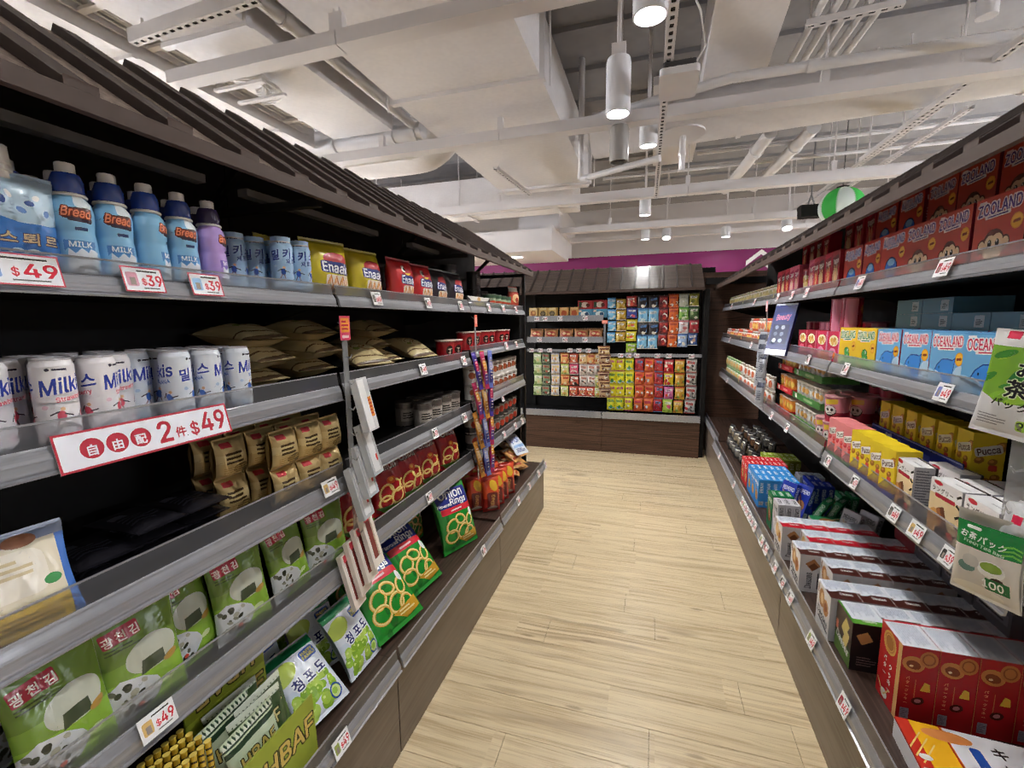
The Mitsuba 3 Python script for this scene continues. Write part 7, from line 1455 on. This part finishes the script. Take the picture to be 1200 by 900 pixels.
for i in range(6):
    place('hanging_pack', fo, (0.606 - 0.004 * (i % 2), 2.90 - 0.02 * (i % 3), 1.13 - 0.055 * i), 'R', yaw=34, tilt=6, label='silver pack hanging on the far right clip strip, %s from the top' % ORD[i], cat='hanging pack', group='silver packs on the far right clip strip')
nc = Art(0.155, 0.27, '1c2c70').rect(0, 0.015, 0.155, 0.03, 'c8d0e8').rect(0, 0.265, 0.155, 0.01, 'c0c8d8').rect(0.0, 0.20, 0.11, 0.04, '2a3a86', 0.006).text('Beauty', 0, 0.20, 0.028, 'e48ab0', rot=4, width=0.1, skew=8).rect(0.0, 0.11, 0.12, 0.1, '142052', 0.004)
for k in range(6): nc.ell(-0.03 + 0.045 * (k % 2), 0.145 - 0.034 * (k // 2), 0.013, 0.011, ('8a9ab8', 'b0b8c8', '6a7a98', '7a8aa8', 'e0e8f4', 'a8b8e0')[k])
place('hanging_card', carton(0.155, 0.012, 0.27, nc, '1a2450', bsdf='film'), (0.615, 2.63, 1.165), 'R', yaw=24, tilt=12, label='navy blue card with pink lettering leaning on the right second shelf rail', cat='card')
# ------------------------------------------------------------------ back shelves
kb = Art(0.095, 0.115, 'd8b878').ell(0.0, 0.055, 0.03, 0.03, 'a8683c').ell(0.004, 0.06, 0.016, 0.015, 'd8a060').rect(0, 0.1, 0.07, 0.018, 'e8dcb8', 0.002)
kb2 = Art(0.095, 0.115, 'd0ac68').ell(0.0, 0.05, 0.028, 0.028, '2c2420').ell(0.0, 0.05, 0.02, 0.02, '8c7a5c').rect(0, 0.1, 0.07, 0.018, 'e0d0a4', 0.002)
kb3 = Art(0.095, 0.115, 'c8985c').ell(0.0, 0.05, 0.03, 0.032, 'a8502c').rect(0, 0.1, 0.07, 0.018, 'd8b888', 0.002).rect(0, 0.01, 0.09, 0.012, 'b84a3a')
bxs = [carton(0.095, 0.07, 0.115, a, a.layers[0][1]) for a in (kb, kb2, kb3)]
for i, (x, k) in enumerate(((-1.24, 0), (-1.135, 1), (-1.03, 1), (-0.905, 2), (-0.79, 2))):
    place('snack_box', bxs[k], (x, 4.83, 1.3875), 'B', yaw=(-4, 3, -2, 4, -3)[i], label='tan snack box on the upper back shelf, %s from the left' % ORD[i], cat='snack box', group='tan snack boxes on the upper back shelf')
rbx = carton(0.15, 0.09, 0.09, Art(0.15, 0.09, 'a83238').ell(0, 0.045, 0.04, 0.03, 'd8c8b8').ell(0.03, 0.04, 0.02, 0.02, '5a2a24').rect(-0.05, 0.045, 0.03, 0.06, '3a4a38', 0.004), '8c2228')
bbx = carton(0.15, 0.09, 0.09, Art(0.15, 0.09, '4f8aa8').ell(0.0, 0.04, 0.045, 0.026, 'd8dcd8').ell(0.02, 0.04, 0.02, 0.018, '2c4a68').rect(-0.05, 0.07, 0.03, 0.02, 'e0c8b0', 0.003), '3a6a8a')
for i, x in enumerate((-0.70 + 0.0, -0.545)):
    place('snack_box', bbx, (x + 0.02, 4.84, 1.3875), 'B', label='blue snack box on the upper back shelf, %s of two' % ('left', 'right')[i], cat='snack box', group='blue snack boxes on the upper back shelf')
    place('snack_box', rbx, (x + 0.02, 4.845, 1.478), 'B', label='red snack box stacked on the %s blue box of the upper back shelf' % ('left', 'right')[i], cat='snack box', group='red snack boxes on the upper back shelf')
tp = Art(0.155, 0.11, 'b07a4c').ell(0.0, 0.05, 0.055, 0.03, 'a83a2c').ell(-0.02, 0.055, 0.022, 0.014, 'd8b888').ell(0.028, 0.048, 0.02, 0.014, 'd8a070').rect(0, 0.1, 0.12, 0.014, '6a4a34', 0.002)
tpk = pillow(0.155, 0.115, 0.05, tp, '7c5234', 4, 0.02, flatbase=0.4)
for i, x in enumerate((-1.215, -1.05, -0.885, -0.72, -0.57)):
    place('food_pack', tpk, (x, 4.83, 1.1645), 'B', tilt=14, yaw=(-6, 5, -3, 6, -4)[i], label='brown packed snack tray leaning on the lower back shelf, %s from the left' % ORD[i], cat='snack pack', group='brown packed snacks on the lower back shelf')
for i, (x, z) in enumerate(((-1.19, 1.352), (-1.10, 1.352), (-0.935, 1.352), (-0.67, 1.352), (-1.16, 1.128), (-0.88, 1.128), (-0.67, 1.128))):
    place('price_tag', TAG['plain'], (x, 4.7465, z + 0.01), 'B', label='white price tag on the %s back shelf rail, %s from the left' % (('upper', 'lower')[z < 1.2], ORD[i if i < 4 else i - 4]), cat='price tag', group='price tags on the back unit')
for i, x in enumerate((-1.25, -1.15, -1.045, -0.825, -0.73, -0.63)):
    place('price_tag', TAG['plain'], (x, 4.7365, 1.024), 'B', label='white price tag on the left back hanging bar, %s from the left' % ORD[i], cat='price tag', group='price tags on the back unit')
for i, x in enumerate((-0.30, -0.22, -0.14, 0.06, 0.17, 0.38)):
    place('price_tag', TAG['plain'], (x, 4.7365, 0.976), 'B', label='white price tag on the right back hanging bar, %s from the left' % ORD[i], cat='price tag', group='price tags on the back unit')

def hang(proto, x, z_top, h, y, label, cat, group, yaw=0.0, name='hanging_pack', hook=True):
    place(name, proto, (x, y, z_top - h), 'B', yaw=yaw, tilt=-3, label=label, cat=cat, group=group)
def peg(x, z):
    put('peg_hook', cat_([tube([(x, 5.0625, z), (x, 4.78, z), (x, 4.772, z + 0.01)], 0.0025, 6)]), B['steel_grey'], bu)
def hp(c, d, e, f='f0ece4', w=0.105, h=0.105, seed=1, film=True):
    """a small printed packet: header, lettering bar and a busy picture in the lower part"""
    q_ = random.Random(seed * 13 + len(c) + int(h * 1000))
    a = Art(w, h, c).rect(0, h * 0.95, w, h * 0.12, d)
    for k in range(5):
        a.ell(q_.uniform(-0.34, 0.34) * w, q_.uniform(0.12, 0.5) * h, q_.uniform(0.12, 0.24) * w, q_.uniform(0.07, 0.15) * h, (e, f, d, e, c)[k], rot=q_.uniform(0, 180), n=4)
    a.rect(q_.uniform(-0.08, 0.08) * w, h * 0.72, w * q_.uniform(0.6, 0.8), h * 0.17, f, 0.004, q_.uniform(-9, 9)).lines(0, h * 0.72, w * 0.5, h * 0.11, 2, d, 0.6, seed)
    a.rect(q_.choice([-0.32, 0.3]) * w, h * 0.12, w * 0.24, h * 0.12, d, 0.003).rect(0, h * 0.03, w, h * 0.06, q_.choice([c, d, f]))
    return pillow(w, h, 0.03, a, d, seed, 0.022)
GRP = 'snack packs hanging on the back wall'
def column(x, z_top, protos, w_label, dz, y=4.79, h=0.105, cat='snack pack'):
    """hanging packs one below the other on one peg each"""
    for k, p in enumerate(protos):
        hang(p, x + 0.004 * ((k * 7) % 3 - 1), z_top - dz * k, h, y, '%s, %s from the top' % (w_label, ORD[k]), cat, GRP, yaw=((k * 5) % 7 - 3) * 2.0)
        peg(x, z_top - dz * k - 0.008)
C = lambda *q, **k: hp(*q, **k)
cards = {'mint': C('cfe0b0', '8aa860', 'e8d8a0', seed=1, w=0.092, h=0.117), 'panda': C('7a8a6c', '3c4a38', 'dcdcd4', 'c05a4a', seed=2, w=0.092, h=0.117), 'whitefood': C('e0dedc', 'b8b4b8', 'd88a4a', 'e8c878', seed=3, w=0.098, h=0.117), 'orange': C('e0a868', 'b8682c', 'e8d8b0', 'b84a30', seed=4, w=0.098, h=0.117), 'redfood': C('c85a40', '8c2c24', 'e0b080', seed=5, w=0.098, h=0.117), 'pink': C('d85a78', 'a82c50', 'e8c8c0', seed=6, w=0.098, h=0.117), 'black': C('b04a3a', '26221f', 'e0d8cc', seed=7, w=0.098, h=0.117), 'whitedark': C('dcd4cc', 'b8a8a0', '5a5450', 'c86a54', seed=8, w=0.088, h=0.117), 'tan': C('dcc090', 'b08a54', 'b86a3c', seed=9, w=0.088, h=0.117), 'lime': C('d8d890', '9aa848', 'e8b060', seed=10, w=0.088, h=0.117)}
lc = [(-1.19, ['mint', 'mint', 'mint', 'mint'], 'pale green hanging pack, leftmost back column'), (-1.095, ['panda', 'panda', 'panda', 'panda'], 'dark green hanging pack, second back column'), (-0.992, ['whitefood'] * 4, 'white dish hanging pack, third back column'),
      (-0.888, ['orange', 'lime', 'orange', 'lime'], 'orange dish hanging pack, fourth back column'), (-0.788, ['redfood', 'pink', 'black', 'redfood'], 'red dish hanging pack, fifth back column'), (-0.69, ['tan', 'whitedark', 'whitedark', 'redfood'], 'pale hanging pack, sixth back column'), (-0.605, ['orange', 'whitedark', 'whitedark', 'redfood'], 'pale hanging pack, seventh back column'), (-0.525, ['tan', 'whitedark', 'lime', 'lime'], 'tan hanging pack, eighth back column')]
for x, ks, lb in lc:
    column(x, 1.018, [cards[k] for k in ks], lb, 0.119, h=0.117)
clip_strip_b = thing('clip_strip', 'clear clip strip with brown packs in the middle of the back wall', 'clip strip')
put('strip', box(-0.475, -0.455, 4.731, 4.7335, 0.62, 1.36), B['clear_plastic'], clip_strip_b)
put('header_tag', carton(0.06, 0.0012, 0.035, Art(0.06, 0.035, 'e07a6a').rect(0, 0.018, 0.045, 0.018, 'f0b0a0'), 'e07a6a', bsdf='paper'), None, clip_strip_b, m=T().translate([-0.465, 4.728, 1.325]))
choc = [hp('c8a878', '8a5a3c', 'e8dcc8', '5a3424', w=0.125, h=0.1, seed=3), hp('b89878', '6a4030', 'dcd4c4', '4a2a20', w=0.125, h=0.1, seed=5)]
for k in range(6):
    place('hanging_pack', choc[k % 2], (-0.455 + 0.008 * ((k % 3) - 1), 4.695, 1.0 - 0.088 * k), 'B', yaw=8 * ((k % 3) - 1), tilt=-12, label='tan brown pack on the middle back clip strip, %s from the top' % ORD[k], cat='snack pack', group=GRP)
# right half, upper columns
up = {'sky': C('7cc0e4', '4a90c8', 'dce8f0', w=0.085, seed=1), 'gold': C('c09a30', '8a6a1c', 'e0c878', w=0.1, seed=2), 'redblue': C('c8483c', '8c2428', 'e8c8a8', w=0.105, seed=3), 'bluey': C('3a4a9c', '26306c', 'c85a78', w=0.105, seed=4), 'yel': C('e0d030', 'b8a420', 'd85a3c', w=0.105, seed=5), 'grn': C('a8c83c', '5c8a2c', 'e8dca0', w=0.105, seed=6),
      'blackf': C('26242c', '141218', 'e0dcd4', '4a7ab0', w=0.1, h=0.132, seed=7), 'skyf': C('8cc8e8', '5aa0d0', 'e8f0f4', w=0.1, h=0.132, seed=8), 'wine': C('7c2028', '4a1418', 'e8e0dc', 'c83c34', w=0.092, h=0.125, seed=9), 'orangef': C('d8682c', 'a83c1c', 'f0e8dc', 'b84a2c', w=0.094, h=0.13, seed=10), 'pale': C('d0d8c8', 'a8b8a0', 'e8ece8', 'c8d0c4', w=0.094, h=0.13, seed=11), 'greenf': C('8cbc5c', '4c8a3c', 'e0ecd0', w=0.094, h=0.13, seed=12), 'white': C('d8d4d8', 'b86a70', 'e0a8a8', 'f0f0f0', w=0.094, h=0.13, seed=13), 'bluew': C('9cb8dc', '4a70b0', 'd8e4f0', w=0.094, h=0.13, seed=14), 'olive': C('a8a038', '6c7428', 'd8c878', w=0.09, h=0.125, seed=15), 'dkgreen': C('4a6a3c', '2c4428', 'b8c898', w=0.09, h=0.125, seed=16), 'redb': C('a83038', '6c1820', 'd8c0b0', w=0.09, h=0.125, seed=17), 'navy': C('3a5a94', '24385c', 'c8a890', w=0.09, h=0.125, seed=18)}
uc = [(-0.40, 1.588, ['sky', 'sky', 'sky', 'sky'], 'sky blue hanging pack, first upper right column', 0.118, 0.105), (-0.305, 1.575, ['gold', 'gold', 'gold', 'gold'], 'gold hanging pack, second upper right column', 0.112, 0.105), (-0.20, 1.60, ['redblue', 'bluey', 'yel', 'yel', 'grn'], 'bright hanging pack, third upper right column', 0.118, 0.105),
      (-0.09, 1.60, ['blackf', 'skyf', 'blackf', 'skyf'], 'black or sky blue hanging bag, fourth upper right column', 0.135, 0.13), (0.012, 1.60, ['blackf', 'skyf', 'blackf', 'skyf'], 'black or sky blue hanging bag, fifth upper right column', 0.135, 0.13), (0.108, 1.60, ['wine', 'wine', 'wine', 'wine'], 'wine red hanging bag, sixth upper right column', 0.126, 0.125), (0.202, 1.61, ['orangef', 'orangef', 'orangef', 'orangef'], 'orange and white hanging bag, seventh upper right column', 0.131, 0.13), (0.297, 1.61, ['pale', 'greenf', 'white', 'bluew'], 'pale hanging bag, eighth upper right column', 0.131, 0.13), (0.392, 1.61, ['olive', 'dkgreen', 'redb', 'navy'], 'dark hanging bag, ninth upper right column', 0.128, 0.125)]
for x, z, ks, lb, dz, h in uc:
    column(x, z, [up[k] for k in ks], lb, dz, h=h)
# right half, lower columns
lo = {'yel': C('e8dc2c', 'c8b81c', 'e0e8d0', 'b84a7c', w=0.09, h=0.14, seed=1), 'yel2': C('e4e02c', 'c0b41c', 'b8d8e8', '4a9a5c', w=0.09, h=0.14, seed=2), 'orr': C('d86a34', 'b84420', 'e8e4e0', 'c82c34', w=0.096, h=0.14, seed=3), 'orr2': C('e07038', 'c04c24', 'dce0e4', 'b83450', w=0.096, h=0.14, seed=4), 'redw': C('b82c34', '8c1c24', 'd8d8dc', '5a8ab8', w=0.09, h=0.14, seed=5), 'red': C('c8202c', '94141c', 'e8c8b8', 'f0e0d0', w=0.094, h=0.13, seed=6), 'yred': C('e0c828', 'b83a24', 'c82c2c', w=0.096, h=0.14, seed=7), 'pinkp': C('d87ca8', 'a84a8c', 'e8503c', w=0.094, h=0.13, seed=8), 'limep': C('c8d858', '8cac38', 'e0607c', w=0.096, h=0.14, seed=9), 'ora': C('d8a83c', 'b8541c', '8cac4c', 'e8d8a0', w=0.094, h=0.13, seed=10), 'grey': C('c8c4c0', '8a8484', '3a3836', 'b83c34', w=0.1, h=0.14, seed=11)}
lcx = [(-0.385, ['yel', 'yel2', 'yel', 'yel2'], 'bright yellow hanging bag, first lower right column'), (-0.30, ['yel', 'yel2', 'yel', 'yel2'], 'bright yellow hanging bag, second lower right column'), (-0.207, ['yel2', 'yel2', 'yel', 'yel'], 'bright yellow hanging bag, third lower right column'), (-0.108, ['redw', 'orr', 'orr', 'orr2'], 'orange and white hanging bag, fourth lower right column'), (-0.01, ['orr', 'orr2', 'orr', 'orr2'], 'orange and white hanging bag, fifth lower right column'), (0.082, ['redw', 'redw', 'redw', 'redw'], 'red and silver hanging bag, sixth lower right column'), (0.178, ['red', 'yred', 'pinkp', 'limep'], 'red or fruity candy bag, seventh lower right column'), (0.282, ['ora', 'ora', 'ora', 'ora'], 'orange green hanging bag, eighth lower right column'), (0.392, ['grey', 'grey', 'grey', 'grey'], 'silver grey hanging bag, ninth lower right column')]
rail_b = thing('shelf_divider', 'brown upright divider strip between hanging packs on the back wall', 'divider')
put('strip', box(-0.15, -0.142, 4.80, 5.06, 1.05, 1.60), B['base_wood_back'], rail_b)
for x, ks, lb in lcx:
    column(x, 0.972, [lo[k] for k in ks], lb, 0.1385, h=0.14, y=4.775)
